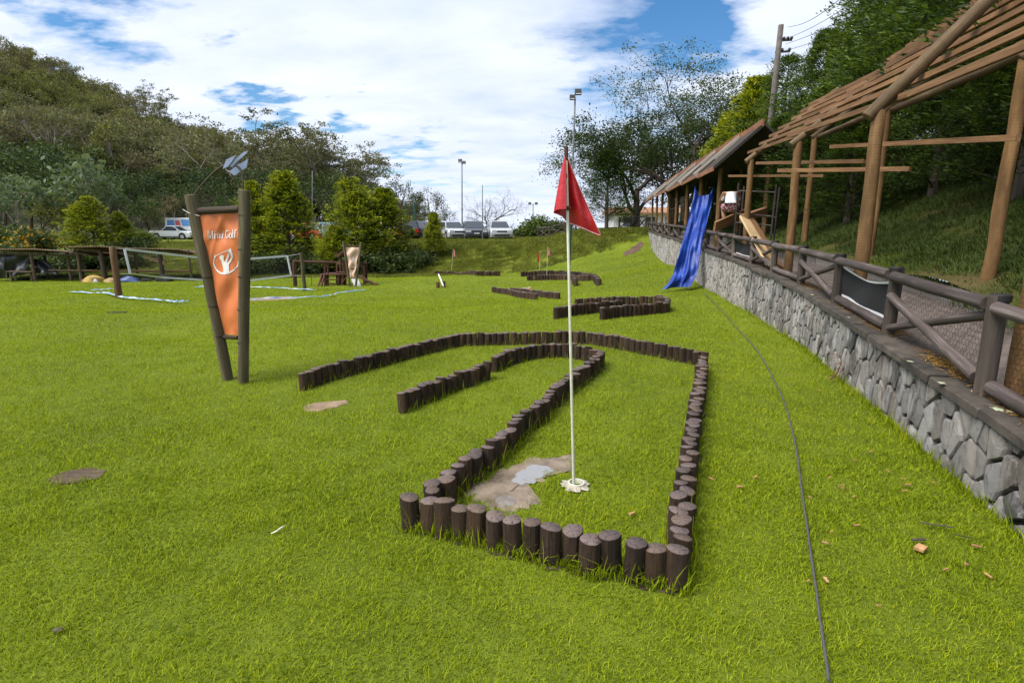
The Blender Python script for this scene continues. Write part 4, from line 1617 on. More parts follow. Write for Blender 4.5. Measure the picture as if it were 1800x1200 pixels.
# ------------------------------------------------------------------ the flag of the nearest hole, its cup
M_POLE = plain('cream_painted_pole', (.48, .48, .36), .15, 14, .45, .1)
M_FLAG = NT('red_vinyl')
_v = M_FLAG.vec((1, 1, 1), False)
M_FLAG = M_FLAG.done(M_FLAG.bsdf(M_FLAG.ramp(M_FLAG.noise(_v, 6, 4), [(.3, (.34, .008, .012)), (.7, (.46, .018, .022))]), .34, M_FLAG.bump(M_FLAG.noise(_v, 14, 4, .6), .35, .02), spec=.5))
M_STITCH = plain('white_stitch', (.65, .55, .55), .1)
M_RUST = plain('rusty_metal', (.075, .030, .018), .3, 30, .8, .3)
b0 = on(1010, 857)
b1 = at(995, 262, b0.y)
fl = thing('golf_flag', b0, 'tall red pennant flag on a cream pole in the nearest golf hole', 'flag', 'golf flags')
beam('pole', b0 - Vector((0, 0, .1)), b1, .0095, M_POLE, fl, 10, taper=.8)
beam('tip', b1 - (b1 - b0) * .03, b1 + Vector((0, 0, .012)), .011, M_RUST, fl, 8)
Yf = b0.y
def fp(cx, cy, dy=0.0):
    return at(940 + cx / 5.457, 230 + cy / 5.457, Yf + dy)
def flag_pt(u, v):
    """u runs round the folded left lobe behind the pole, then out to the tip; v from the head down"""
    top, bot = 185, 750
    if u < .5:                                    # left lobe: out in front, round the fold and back behind the pole
        a = u / .5
        cy = top + (bot - top) * v
        w = 122 * v ** .8
        x = 302 - w * math.sin(math.pi * min(a, 1) * .98) ** .7
        dy = -.055 * v * math.cos(math.pi * a)
        cy += 18 * v * math.sin(a * math.pi) - 6 * math.sin(a * 9) * v + 85 * v * a ** 3
        return fp(x, cy, dy)
    a = (u - .5) / .5
    sx, sy = 302 + 22 * v, top + (890 - top) * v
    ex, ey = 300 + 345 * v ** 1.12, 195 + 825 * v
    x, y = sx + (ex - sx) * a, sy + (ey - sy) * a
    dy = .055 * v * (1 - a) + .034 * math.sin(a * 7.0 + v * 2.6) * v * a ** .6 + .012 * math.sin(v * 9 - a * 4) * a - .03 * a * v
    y += 10 * math.sin(a * 6 + v * 3) * v * a * (1 - a)
    return fp(x, y, dy)
MB().grid(flag_pt, 44, 40).build('pennant', M_FLAG, fl, sm=True, fix=False)
mb = MB()
for k in range(46):
    for (u, v) in ((.995, .08 + .9 * k / 46), (.52 + .46 * k / 46, .985)):
        p = flag_pt(u, v)
        mb.box(p + Vector((0, -.006, 0)), (.0035, .0015, .0035), Matrix.Rotation(.7, 3, 'Y'))
mb.build('stitching', M_STITCH, fl)['kind'] = 'stuff'
for cx, cy in ((290, 432), (326, 742)):
    p = fp(cx, cy, -.012)
    beam('ring', p + Vector((-.012, 0, 0)), p + Vector((.012, 0, 0)), .011, M_RUST, fl, 8)
M_CONC = plain('pale_concrete', (.40, .36, .29), .3, 14, .9, .4)
cup = thing('hole_cup', CUPP, 'white hole cup in ragged concrete at the foot of the nearest flag', 'hole cup')
mb = MB()
ring = []
rr = random.Random(3)
for k in range(26):
    a = k / 26 * 6.283
    q = .085 * rr.uniform(.72, 1.3)
    ring.append((CUPP.x + q * math.cos(a) * 1.05, CUPP.y + q * math.sin(a), CUPP.z + .012))
inr = [(CUPP.x + .05 * math.cos(k / 26 * 6.283), CUPP.y + .05 * math.sin(k / 26 * 6.283), CUPP.z + .022) for k in range(26)]
mb.add(ring + inr, [(k, (k + 1) % 26, 26 + (k + 1) % 26, 26 + k) for k in range(26)]).build('concrete', M_CONC, cup)
M_CUPW = plain('white_plastic', (.62, .60, .52), .15, 20, .4, .05)
mb = MB()
V, F = [], []
for (r_, z) in ((.051, .020), (.051, .032), (.044, .032), (.043, -.01), (.0, -.01)):
    V += [(CUPP.x + r_ * math.cos(k / 26 * 6.283), CUPP.y + r_ * math.sin(k / 26 * 6.283), CUPP.z + z) for k in range(26)]
for j in range(4):
    F += [(j * 26 + k, j * 26 + (k + 1) % 26, (j + 1) * 26 + (k + 1) % 26, (j + 1) * 26 + k) for k in range(26)]
mb.add(V, F).build('cup', M_CUPW, cup, sm=True)

def small_flag(px0, py0, px1, py1, label, w=12, droop=14, cmat=None, side=1):
    g = on(px0, py0)
    tp = at(px1, py1, g.y)
    e = thing('golf_flag', g, label, 'flag', 'golf flags')
    beam('pole', g - Vector((0, 0, .05)), tp, .014, M_POLE, e, 6)
    ppm = FPX / g.y
    def f(u, v):
        x = px1 + side * (1 + w * u * (v * .75 + .25)) + (px0 - px1) * .2 * v
        y = py1 + 2 + droop * v + 4 * u * v
        return at(x, y, g.y + .05 * math.sin(u * 7 + v * 3))
    MB().grid(f, 8, 8).build('pennant', cmat or M_FLAG, e, sm=True, fix=False)
M_FADED = m_cloth('faded_red_vinyl', (.50, .20, .17), .5, .2)
small_flag(793, 478, 797, 437, 'small faded red flag on a thin pole left of the others in the far lawn', 6, 11, M_FADED)
small_flag(948, 482, 949, 440, 'small dark red flag, left of the pair by the far log edging', 4, 16, M_FLAG, -1)
small_flag(961, 486, 963, 434, 'small pale red flag, right of the pair by the far log edging', 7, 12, M_FADED)
# a flag lying across a log edging
a, b = on(878, 515), on(934, 508)
e = thing('golf_flag', a, 'fallen flag lying on its side across the low wedge of logs', 'flag', 'golf flags')
a2, b2 = a + Vector((0, 0, .04)), at(933, 507, b.y) + Vector((0, 0, .05))
beam('pole', a2, b2, .016, M_POLE, e, 6)
c = a2.lerp(b2, .86)
MB().grid(lambda u, v: a2.lerp(b2, .76 + .2 * u) + Vector((.02, -.05 - .16 * v * (1 - .5 * u), -.06 * v + .015 * math.sin(u * 9))), 6, 4).build('pennant', M_FADED, e, sm=True, fix=False)

# ------------------------------------------------------------------ round cover in the lawn, cable, litter
M_COVERW = m_wood('rotting_wood_disc', (.10, .065, .040), (.18, .13, .088), (1, 6, 1), 14)
cv = thing('ground_cover', COVER, 'round weathered wooden cover sunk into the lawn at left', 'cover')
def disc(c, rx, ry, z0, z1, n, seed):
    r_ = random.Random(seed)
    rg = [(c.x + rx * math.cos(k / n * 6.283) * r_.uniform(.9, 1.06), c.y + ry * math.sin(k / n * 6.283) * r_.uniform(.9, 1.06)) for k in range(n)]
    return MB().add([(x, y, z0) for x, y in rg] + [(x, y, z1) for x, y in rg] + [(c.x, c.y, z1 + .004)],
                    [(k, (k + 1) % n, n + (k + 1) % n, n + k) for k in range(n)] + [(n + k, n + (k + 1) % n, 2 * n) for k in range(n)])
disc(COVER, .155, .115, COVER.z - .03, COVER.z + .010, 28, 4).build('lid', M_COVERW, cv)
beam('slot', COVER + Vector((-.08, -.02, .004)), COVER + Vector((.07, .03, .004)), (.008, .016), M_MORTAR, cv, roll=(0, 0, 1))

M_CABLE = plain('grey_black_cable', (.075, .075, .082), .2, 20, .5, .1)
pts = [(1458, 1230), (1448, 1160), (1440, 1100), (1432, 1040), (1424, 985), (1416, 930), (1409, 870), (1403, 820), (1395, 775), (1384, 730), (1372, 695), (1358, 668), (1340, 632), (1322, 608), (1300, 584), (1270, 550), (1245, 524), (1228, 508)]
P3 = []
for i in range(len(pts) - 1):
    for k in range(5):
        t_ = k / 5
        P3.append(on(pts[i][0] + (pts[i + 1][0] - pts[i][0]) * t_, pts[i][1] + (pts[i + 1][1] - pts[i][1]) * t_) + Vector((random.uniform(-.006, .006), 0, .030)))
S3 = [sum(P3[max(0, i - 3):i + 4], Vector()) / len(P3[max(0, i - 3):i + 4]) for i in range(len(P3))]
o = MB().tube(S3, .0055, 8).build('cable', M_CABLE, sm=True)
tag(o, 'thin dark cable running over the grass along the stone wall', 'cable')

M_CHIP = m_wood('wood_chip', (.36, .20, .085), (.50, .32, .16), (1, 1, .2), 40, .85, .3, .3)
chip_px = [(1250, 848), (1327, 845), (1458, 846), (1478, 860), (1586, 848), (1595, 859), (1423, 881), (1505, 931), (1460, 943), (1450, 962), (1697, 1000), (1451, 1028), (1543, 1074), (1590, 870), (1560, 835),
           (1480, 865), (1300, 862), (1383, 664), (1440, 690), (1500, 815), (1530, 800), (1110, 910), (1245, 600), (1388, 745), (1500, 880), (1715, 968), (1660, 1010), (1735, 1020), (1420, 1030), (1640, 855)]
rr = random.Random(77)
for i, q in enumerate(chip_px):
    g = on(*q)
    L = rr.uniform(.009, .024)
    a = rr.uniform(0, 6.28)
    mb = MB()
    w = L * rr.uniform(.22, .42)
    mb.prism([(-L, -w * .6), (L * .8, -w), (L, w * .3), (-L * .7, w)], (math.cos(a), math.sin(a), .05), (-math.sin(a), math.cos(a), .03), g + Vector((0, 0, .026)), (0, 0, .006))
    o = mb.build('wood_chip', M_CHIP)
    tag(o, 'small orange-brown wood chip lying loose on the grass', 'wood chip', 'wood chips scattered on the grass')
def bit(name, q, L, w, ang, mat, label, cat, hgt=.03):
    g = on(*q) + Vector((0, 0, hgt))
    d = Vector((math.cos(ang), math.sin(ang), 0)) * L
    o = beam(name, g - d, g + d, (w, w * .35), mat, None, roll=(0, 0, 1))
    tag(o, label, cat)
bit('wood_offcut', (1617, 972), .028, .042, .6, M_CHIP, 'square orange offcut of wood on the grass right of the cable', 'wood offcut')
bit('bark_scrap', (1613, 957), .035, .016, .1, M_POSTW, 'dark scrap of bark just behind the square offcut on the grass', 'bark')
bit('stick', (1645, 931), .075, .010, -.35, M_POSTW, 'short brown stick on the grass near the foot of the stone wall', 'stick')
bit('stick', (1690, 951), .04, .006, -.5, M_MORTAR, 'tiny dark twig to the right of the brown stick by the wall', 'stick')
M_PALE = plain('dry_white_leaf', (.62, .60, .50), .15, 20, .7, .1)
g = on(490, 938)
o = MB().tube([g + Vector((-.032, -.02, .015)), g + Vector((-.008, -.01, .02)), g + Vector((.006, .02, .024)), g + Vector((.018, .04, .026))], [.002, .004, .004, .001], 6).build('dry_leaf', M_PALE)
tag(o, 'curled white dry leaf lying on the lawn left of the log edging', 'leaf')
g = on(103, 1112)
disc(g, .017, .012, g.z + .008, g.z + .018, 9, 5).build('dead_leaf', M_POSTW)
o = bpy.data.objects['dead_leaf']
tag(o, 'brown dead leaf on the lawn in the lower left corner', 'leaf')
# dry branch at the foot of the wall
g = on(1468, 672)
br_ = thing('dry_branch', g, 'dry reddish-brown conifer branch lying at the foot of the stone wall', 'branch')
M_DEADBR = plain('dead_branch', (.14, .065, .035), .3, 30, .9, .3)
rr = random.Random(8)
mb = MB()
stem = [g + Vector((-.06, 0, .03)), g + Vector((.02, .02, .09)), g + Vector((.07, .05, .20)), g + Vector((.05, .07, .30))]
mb.tube(stem, [.008, .007, .005, .002], 6)
for k in range(26):
    t_ = rr.uniform(.2, 1)
    q = stem[min(int(t_ * 3), 2)].lerp(stem[min(int(t_ * 3), 2) + 1], (t_ * 3) % 1)
    d = Vector((rr.uniform(-1, .3), rr.uniform(-1, .4), rr.uniform(-.4, .4))).normalized() * rr.uniform(.05, .16)
    mb.tube([q, q + d * .6, q + d + Vector((0, 0, -.03))], [.003, .002, .001], 4)
mb.build('twigs', M_DEADBR, br_)
bit('board_scrap', (206, 551), .19, .05, .06, M_POSTW, 'thin dark strip of board lying flat on the lawn left of the sign', 'board', .03)

# ------------------------------------------------------------------ the Mini Golf sign
M_SIGNPOST = m_wood('grey_green_sign_post', (.095, .078, .042), (.19, .165, .095), (1, 1, .07), 26, .85, .5, .2)
M_DARKBAR = m_wood('dark_sign_bar', (.040, .027, .018), (.075, .055, .038), (1, 1, .08), 24)
def m_banner(name, c, var=.12):
    t = NT(name)
    v = t.vec((1, 1, 1), False)
    cc_ = t.ramp(t.noise(v, 5, 5), [(.3, tuple(x * (1 - var) for x in c)), (.7, tuple(min(1, x * (1 + var)) for x in c))])
    return t.done(t.bsdf(cc_, .42, t.bump(t.noise(t.vec((1, 1, .5), False), 5, 4, .6), .4, .02), spec=.4))
M_BANNER = m_banner('orange_vinyl', (.60, .175, .055))
M_PRINT = plain('white_print', (.70, .66, .62), .05, 8, .5, 0, rand=0)
M_METALP = plain('blue_grey_sheet_metal', (.30, .35, .46), .15, 10, .35, .05, metal=.4)
M_ROD = plain('brown_iron_rod', (.045, .030, .020), .3, 20, .6, .2)
g = on(425, 673)
YS = g.y
YL = on(403, 667).y
def sp(cx, cy, f=None):
    """a place on the sign from its enlarged view"""
    px, py = 300 + cx / 2.61, 240 + cy / 2.61
    k = (px - 403) / 22.0 if f is None else f
    return at(px, py, YL + (YS - YL) * min(max(k, -1), 1.2))
sg = thing('banner_sign', g, 'orange Mini Golf banner sign hung between two leaning round posts on the lawn', 'sign', 'banner signs')
beam('post', sp(272, 1125, 0) - Vector((0, 0, .15)), sp(93, 268, 0), .052, M_SIGNPOST, sg, 16, taper=1.12, wob=.004)
beam('post', sp(327, 1134, 1) - Vector((0, 0, .15)), sp(338, 245, 1), .052, M_SIGNPOST, sg, 16, taper=1.02, wob=.004)
beam('crossbar', sp(112, 343, 0), sp(318, 332, 1), .034, M_DARKBAR, sg, 12, wob=.003)
beam('crossbar', sp(236, 918, 0), sp(310, 922, 1), .022, M_DARKBAR, sg, 10)
for cy in (645, 776, 912):
    x0 = 93 + (272 - 93) * (cy - 268) / 857
    p = sp(x0, cy, 0)
    beam('wire_tie', p - Vector((0, 0, .004)), p + Vector((0, 0, .004)), .0585, M_WIRE, sg, 14)
for cy in (362, 517, 642, 792, 942):
    x0 = 338 + (327 - 338) * (cy - 245) / 889
    p = sp(x0, cy, 1)
    beam('wire_tie', p - Vector((0, 0, .004)), p + Vector((0, 0, .004)), .0545, M_WIRE, sg, 14)
# banner surface, gently creased
c4 = [Vector((130, 360)), Vector((314, 350)), Vector((305, 912)), Vector((241, 908))]
def ban(u, v, lift=0.0):
    p = c4[0].lerp(c4[1], u).lerp(c4[3].lerp(c4[2], u), v)
    w = sp(p.x, p.y, .25 + .6 * u)
    cr = .010 * math.sin(u * 6 + v * 11) + .012 * math.sin(v * 23 + u * 3) * (1 - abs(2 * u - 1)) + .014 * math.exp(-((v - .08 - .25 * abs(u - .5)) / .05) ** 2) \
        + .012 * math.exp(-((u * .9 + v * 1.4 - .55) / .05) ** 2) - .012 * math.exp(-((1.0 - u * .8 + v * 1.1 - .75) / .05) ** 2)
    return w + Vector((0, -1, 0)) * (cr - .02 + lift) 
bn = MB().grid(lambda u, v: ban(u, v), 26, 60).build('banner', M_BANNER, sg, sm=True, fix=False)
def inv(cx, cy):
    """enlarged-view pixel to banner u, v"""
    v = (cy - 356) / 554.0
    for _ in range(6):
        l = c4[0].lerp(c4[3], v)
        r_ = c4[1].lerp(c4[2], v)
        u = (cx - l.x) / (r_.x - l.x)
        yy_ = l.y + (r_.y - l.y) * u
        v += (cy - yy_) / 554.0
    return u, v
def ink(mb, poly):
    """flat print: a polygon given in enlarged-view pixels, laid on the banner"""
    cx, cy = sum(p[0] for p in poly) / len(poly), sum(p[1] for p in poly) / len(poly)
    V = [ban(*inv(*p), .0035 + .00006 * len(mb.f)) for p in poly]
    mb.add(V, [tuple(range(len(V)))])
def stroke(mb, pts, w):
    if not hasattr(w, '__len__'):
        w = [w] * len(pts)
    L_, R_ = [], []
    for i, p in enumerate(pts):
        a, b = Vector(pts[max(i - 1, 0)]), Vector(pts[min(i + 1, len(pts) - 1)])
        d = (b - a).normalized()
        n_ = Vector((-d.y, d.x)) * w[i] / 2
        L_.append(Vector(p) + n_)
        R_.append(Vector(p) - n_)
    for i in range(len(pts) - 1):
        ink(mb, [L_[i], L_[i + 1], R_[i + 1], R_[i]])
# lettering "Mini Golf" in a serif hand; letter space: x right, y up, cap height 1
def letters(mb, x0, y0, h, slope, sx):
    T, t_ = .125, .055
    def P(x, y):
        return (x0 + x * h * sx, y0 - y * h + slope * x * h * sx)
    def st(pts, w):
        stroke(mb, [P(*p) for p in pts], [q * h for q in w] if hasattr(w, '__len__') else w * h)
    def serif(x, y, w=.26):
        st([(x - w / 2, y), (x + w / 2, y)], .06)
    x = 0.0                                         # M
    st([(x + .10, 0), (x + .10, 1)], t_); serif(x + .10, .03); serif(x + .10, .97, .2)
    st([(x + .10, 1), (x + .42, .05)], T); st([(x + .42, .05), (x + .74, 1)], t_)
    st([(x + .78, 0), (x + .78, 1)], T); serif(x + .78, .03); serif(x + .78, .97, .2)
    x = 1.04                                        # i
    st([(x + .1, 0), (x + .1, .64)], T); serif(x + .1, .03); serif(x + .06, .62, .16); st([(x + .035, .90), (x + .165, .90)], .13)
    x = 1.43                                        # n
    st([(x + .1, 0), (x + .1, .64)], T); serif(x + .1, .03, .24); serif(x + .06, .62, .14)
    st([(x + .12, .50), (x + .24, .63), (x + .36, .58), (x + .42, .45)], [.06, .09, .12, T]); st([(x + .42, .46), (x + .42, 0)], T); serif(x + .42, .03, .24)
    x = 2.14                                        # i
    st([(x + .1, 0), (x + .1, .64)], T); serif(x + .1, .03); serif(x + .06, .62, .16); st([(x + .035, .90), (x + .165, .90)], .13)
    x = 2.74                                        # G
    arc = [(x + .42 + .38 * math.cos(a), .5 + .49 * math.sin(a)) for a in np.linspace(R(50), R(300), 14)]
    st(arc, [.06] + [.06 + .11 * math.sin(math.pi * k / 13) for k in range(1, 13)] + [.08])
    st([(x + .66, .80), (x + .68, .98)], .06); st([(x + .66, .07), (x + .66, .42)], T); serif(x + .66, .43, .28)
    x = 3.62                                        # o
    arc = [(x + .26 + .22 * math.cos(a), .32 + .30 * math.sin(a)) for a in np.linspace(0, 2 * math.pi, 17)]
    st(arc, [.07 + .08 * abs(math.cos(a)) for a in np.linspace(0, 2 * math.pi, 17)])
    x = 4.16                                        # l
    st([(x + .1, 0), (x + .1, 1.02)], T); serif(x + .1, .03); serif(x + .05, 1.0, .16)
    x = 4.54                                        # f
    st([(x + .12, 0), (x + .12, .78), (x + .17, .95), (x + .28, 1.02), (x + .38, .97)], [T, T, .13, .09, .10]); serif(x + .12, .03); serif(x + .14, .62, .30)
mb = MB()
letters(mb, 168, 469, 36, -.035, .76)
mb.build('lettering', M_PRINT, bn, fix=False)
mb = MB()
def z2(x, y):
    """from the 4x view of the sign to the enlarged view"""
    return ((x / 4 - 300) * 2.61, (340 + y / 4 - 240) * 2.61)
ringp = [(1502, 446), (1494, 470), (1493, 492), (1500, 515), (1512, 535), (1530, 551), (1552, 561), (1578, 564), (1604, 559), (1628, 546), (1648, 527), (1660, 505), (1667, 478)]
stroke(mb, [z2(*p) for p in ringp], [3, 3.5, 4, 5, 6, 7.5, 9, 9, 8, 6.5, 5, 4, 3])
stroke(mb, [z2(1502, 443), z2(1550, 421), z2(1600, 399)], 2.6)
ink(mb, [z2(*p) for p in ((1498, 434), (1508, 436), (1509, 450), (1503, 455), (1499, 449))])
hd = [(1553 + 16 * math.cos(a), 453 + 19 * math.sin(a)) for a in np.linspace(0, 6.0, 14)]
ink(mb, [z2(*p) for p in hd])
ink(mb, [z2(*p) for p in ((1542, 440), (1556, 433), (1574, 440), (1562, 446))])
ink(mb, [z2(*p) for p in ((1548, 470), (1566, 466), (1575, 482), (1590, 484), (1604, 502), (1606, 535), (1611, 554), (1586, 562), (1566, 558), (1568, 540), (1560, 510), (1553, 490))])
ink(mb, [z2(*p) for p in ((1575, 482), (1588, 458), (1600, 420), (1598, 396), (1608, 392), (1611, 408), (1606, 440), (1596, 470), (1590, 486))])
ink(mb, [z2(*p) for p in ((1606, 392), (1617, 386), (1622, 398), (1630, 430), (1632, 452), (1622, 472), (1604, 500), (1592, 488), (1614, 464), (1620, 448), (1612, 410))])
mb.build('golfer_emblem', M_PRINT, bn, fix=False)
arcp = [(108, 268), (138, 228), (170, 192), (205, 158), (235, 137), (262, 128), (288, 129), (310, 140), (325, 163), (332, 195), (331, 246)]
beam_pts = [sp(x, y, .1 + .08 * i) for i, (x, y) in enumerate(arcp)]
MB().tube(beam_pts, .009, 8).build('arched_rod', M_ROD, sg, sm=True)
arrow = MB()
def plate(poly, dy):
    o_ = sp(300, 130, .7)
    V = [sp(x, y, .7) + Vector((0, dy, 0)) for x, y in poly]
    V2 = [p + Vector((.004, .006, 0)) for p in V]
    k = len(V)
    arrow.add(V + V2, [tuple(range(k)), tuple(reversed(range(k, 2 * k)))] + [(i, (i + 1) % k, k + (i + 1) % k, k + i) for i in range(k)])
plate([(246, 150), (262, 108), (308, 86), (284, 122), (268, 140)], -.03)
plate([(246, 152), (270, 158), (300, 132), (330, 116), (352, 101), (346, 140), (290, 179), (268, 163)], .01)
plate([(272, 134), (300, 104), (338, 72), (358, 66), (350, 78), (312, 112), (284, 142)], -.012)
arrow.build('arrow_fins', M_METALP, sg)
p = sp(80, 345, 0)
MB().tube([p + Vector((-.02, -.05, .02)), sp(100, 352, 0) + Vector((0, -.06, 0)), sp(132, 364, .3)], .003, 5).build('string', M_WHITE, sg)

# the second sign, far off, faded
def s2(cx, cy, Y):
    return at(500 + cx / 6.923, 400 + cy / 6.923, Y)
g2 = on(620, 504)
Y2 = g2.y
sg2 = thing('banner_sign', g2, 'faded peach banner sign between two posts in front of the wooden playground', 'sign', 'banner signs')
beam('post', s2(800, 722, Y2) - Vector((0, 0, .1)), s2(716, 168, Y2), .055, M_SIGNPOST, sg2, 10)
beam('post', s2(862, 716, Y2) - Vector((0, 0, .1)), s2(930, 190, Y2), .055, M_SIGNPOST, sg2, 10)
beam('crossbar', s2(735, 212, Y2), s2(912, 232, Y2), .03, M_DARKBAR, sg2, 8)
beam('crossbar', s2(800, 615, Y2), s2(865, 615, Y2), .025, M_DARKBAR, sg2, 8)
M_PEACH = m_banner('faded_peach_vinyl', (.66, .44, .33), .22)
d4 = [Vector((742, 238)), Vector((905, 242)), Vector((858, 610)), Vector((803, 610))]
def ban2(u, v, lift=0):
    p = d4[0].lerp(d4[1], u).lerp(d4[3].lerp(d4[2], u), v)
    return s2(p.x, p.y, Y2 - .03 - lift) + Vector((0, .03 * math.sin(v * 17 + u * 4) + .03 * math.sin(u * 8 + v * 5), 0))
b2n = MB().grid(lambda u, v: ban2(u, v), 14, 30).build('banner', M_PEACH, sg2, sm=True, fix=False)
M_PRINT2 = plain('faded_grey_print', (.50, .46, .44), .1, 8, .5, 0)
mb = MB()
for k in range(18):
    a, b = k / 18 * 6.283, (k + 1) / 18 * 6.283
    q = [(.55 + .24 * math.cos(t_) * s, .36 + .11 * math.sin(t_) * s) for t_, s in ((a, 1), (b, 1), (b, .8), (a, .8))]
    mb.add([ban2(x, y, .02) for x, y in q], [(0, 1, 2, 3)])
mb.add([ban2(x, y, .02) for x, y in ((.5, .32), (.62, .30), (.64, .44), (.5, .45))], [(0, 1, 2, 3)])
mb.build('emblem', M_PRINT2, b2n, fix=False)
mb = MB()
for v in (.42, .58, .68, .70):
    mb.add([ban2(.1, v, .01), ban2(.6, v + .03, .01), ban2(.9, v + .02, .01), ban2(.55, v + .012, .01)], [(0, 1, 2, 3)])
mb.build('tear', M_DARKBAR, b2n, fix=False)

# ------------------------------------------------------------------ volleyball net, its posts, the court tapes
M_NETPOST = m_wood('brown_net_post', (.15, .080, .036), (.24, .15, .075), (1, 1, .1), 20)
gl, gr_ = on(210, 524), on(536, 511)
pl = beam('net_post', gl - Vector((0, 0, .2)), at(197.5, 434, gl.y), .10, M_NETPOST, None, 12, taper=.9, wob=.01)
tag(pl, 'brown wooden volleyball post at the left end of the net', 'post', 'volleyball posts')
pr = beam('net_post', gr_ - Vector((0, 0, .2)), at(529, 444, gr_.y), .075, M_SIGNPOST, None, 12, taper=.9, wob=.01)
tag(pr, 'thin greyish wooden volleyball post at the right end of the net', 'post', 'volleyball posts')
net = thing('volleyball_net', gl, 'volleyball net with white tape borders slung between two wooden posts', 'net')
tp = [(219, 438), (300, 447), (350, 453), (437, 455), (505, 450)]
bt = [(229, 481), (290, 488), (356, 492), (437, 493), (512, 484)]
def net_pt(u, v):
    def ip(a):
        return np.interp(u, [0, .28, .46, .74, 1], [p[0] for p in a]), np.interp(u, [0, .28, .46, .74, 1], [p[1] for p in a])
    (x0, y0), (x1, y1) = ip(tp), ip(bt)
    Y = gl.y + .3 + (gr_.y - gl.y - .5) * u
    return at(x0 + (x1 - x0) * v, y0 + (y1 - y0) * v, Y)
mb = MB()
def line(fn, n, w):
    P = [fn(k / n) for k in range(n + 1)]
    V = []
    for i, p in enumerate(P):
        d = (P[min(i + 1, n)] - P[max(i - 1, 0)]).normalized()
        s = d.cross(Vector((0, 1, 0))).normalized() * w / 2
        V += [p - s, p + s]
    mb.add(V, [(2 * i, 2 * i + 1, 2 * i + 3, 2 * i + 2) for i in range(n)])
for k in range(1, 80):
    line(lambda t_: net_pt(k / 80, t_), 1, .006)
for k in range(1, 10):
    line(lambda t_: net_pt(t_, k / 10), 24, .006)
M_NET = plain('dark_net_string', (.05, .05, .05), .1, 5, .9, 0)
mb.build('mesh', M_NET, net, fix=False)['kind'] = 'stuff'
M_TAPE = plain('white_tape', (.70, .72, .76), .08, 5, .7, .1)
for fn, w in ((lambda t_: net_pt(t_, 0), .075), (lambda t_: net_pt(t_, 1), .065)):
    mb = MB()
    line(fn, 30, w)
    mb.build('tape', M_TAPE, net, fix=False)
for fn in (lambda t_: net_pt(0, t_), lambda t_: net_pt(1, t_)):
    mb = MB()
    P = [fn(0), fn(1)]
    mb.tube(P, .035, 6)
    mb.build('side_tape', M_TAPE, net)
for p, q in ((at(198, 436, gl.y), net_pt(0, 0)), (gl + Vector((0, 0, .75)), net_pt(0, 1)), (at(530, 446, gr_.y), net_pt(1, 0)), (gr_ + Vector((0, 0, .6)), net_pt(1, 1))):
    MB().tube([p, q], .006, 5).build('tie_rope', M_TAPE, net)

M_BLUETAPE = NT('pale_blue_ribbon')
_f = M_BLUETAPE.ramp(M_BLUETAPE.noise(M_BLUETAPE.world(), 2.5, 4), [(.42, (.10, .20, .42)), (.52, (.24, .36, .50)), (.62, (.45, .52, .58))])
M_BLUETAPE = M_BLUETAPE.done(M_BLUETAPE.bsdf(_f, .6))
def ribbon(name, pix, w, label):
    w *= .38
    P = []
    for i in range(len(pix) - 1):
        for k in range(6):
            P.append(on(pix[i][0] + (pix[i + 1][0] - pix[i][0]) * k / 6, pix[i][1] + (pix[i + 1][1] - pix[i][1]) * k / 6))
    V = []
    r_ = random.Random(len(P))
    for i, p in enumerate(P):
        d = (P[min(i + 1, len(P) - 1)] - P[max(i - 1, 0)]).normalized()
        s = Vector((-d.y, d.x, 0)) * w / 2 * r_.uniform(.6, 1.3)
        z = Vector((0, 0, .055 + r_.uniform(0, .03)))
        V += [p - s + z, p + s + z + Vector((0, 0, r_.uniform(0, .04)))]
    o = MB().add(V, [(2 * i, 2 * i + 1, 2 * i + 3, 2 * i + 2) for i in range(len(P) - 1)]).build(name, M_BLUETAPE, fix=False)
    tag(o, label, 'ribbon', 'court ribbons on the grass')
ribbon('court_ribbon', [(122, 516), (160, 518), (190, 518.5), (205, 523), (214, 526), (235, 528), (262, 529), (290, 532), (312, 535), (335, 531.5)], .22, 'blue and white court ribbon lying loose in front of the left net post')
ribbon('court_ribbon', [(160, 512.5), (182, 511.5), (206, 510.5)], .14, 'short pale court ribbon lying just behind the left net post')
ribbon('court_ribbon', [(340, 507), (380, 506.5), (448, 507), (490, 509), (532, 511.5), (560, 512.5)], .13, 'pale court ribbon on the grass running to the right net post')
ribbon('court_ribbon', [(437, 530), (500, 527.5), (576, 524), (600, 517), (651, 511)], .11, 'thin pale court ribbon bending round the right corner of the court')

# ------------------------------------------------------------------ playground of brown logs
M_PLAY = m_wood('red_brown_play_log', (.095, .042, .026), (.16, .085, .055), (1, 1, .1), 20)
gp_ = on(519, 506)
YP = gp_.y + 1.2
def pg(cx, cy, dy=0.0):
    return at(500 + cx / 6.923, 400 + cy / 6.923, YP + dy)
def pgd(cx, dy=0.0, cy=728):
    q = pg(cx, cy, dy)
    return Vector((q.x, q.y, gz(q.x, q.y)))
play = thing('wooden_playground', gp_, 'brown log playground with swing beam, climbing platform, little roof and slide', 'playground')
def pl_(name, a, b, r=.055, mat=M_PLAY):
    return beam(name, a, b, r, mat, play, 8)
pl_('swing_beam', pg(96, 412), pg(1003, 437, 1.0), .065)
pl_('post', pgd(132), pg(118, 405), .10)
pl_('post', pgd(975, .6), pg(962, 437, 1.0), .06)
pl_('post', pgd(1003, 1.6), pg(985, 437, 1.0), .06)
for cx in (455, 500, 655, 705):
    pl_('post', pgd(cx, .2), pg(cx + 8, 566, .2), .06)
for cx, t_ in ((492, 440), (530, 445), (640, 430), (685, 350), (720, 440), (745, 350)):
    pl_('post', pgd(cx, .5), pg(cx, t_, .5), .05)
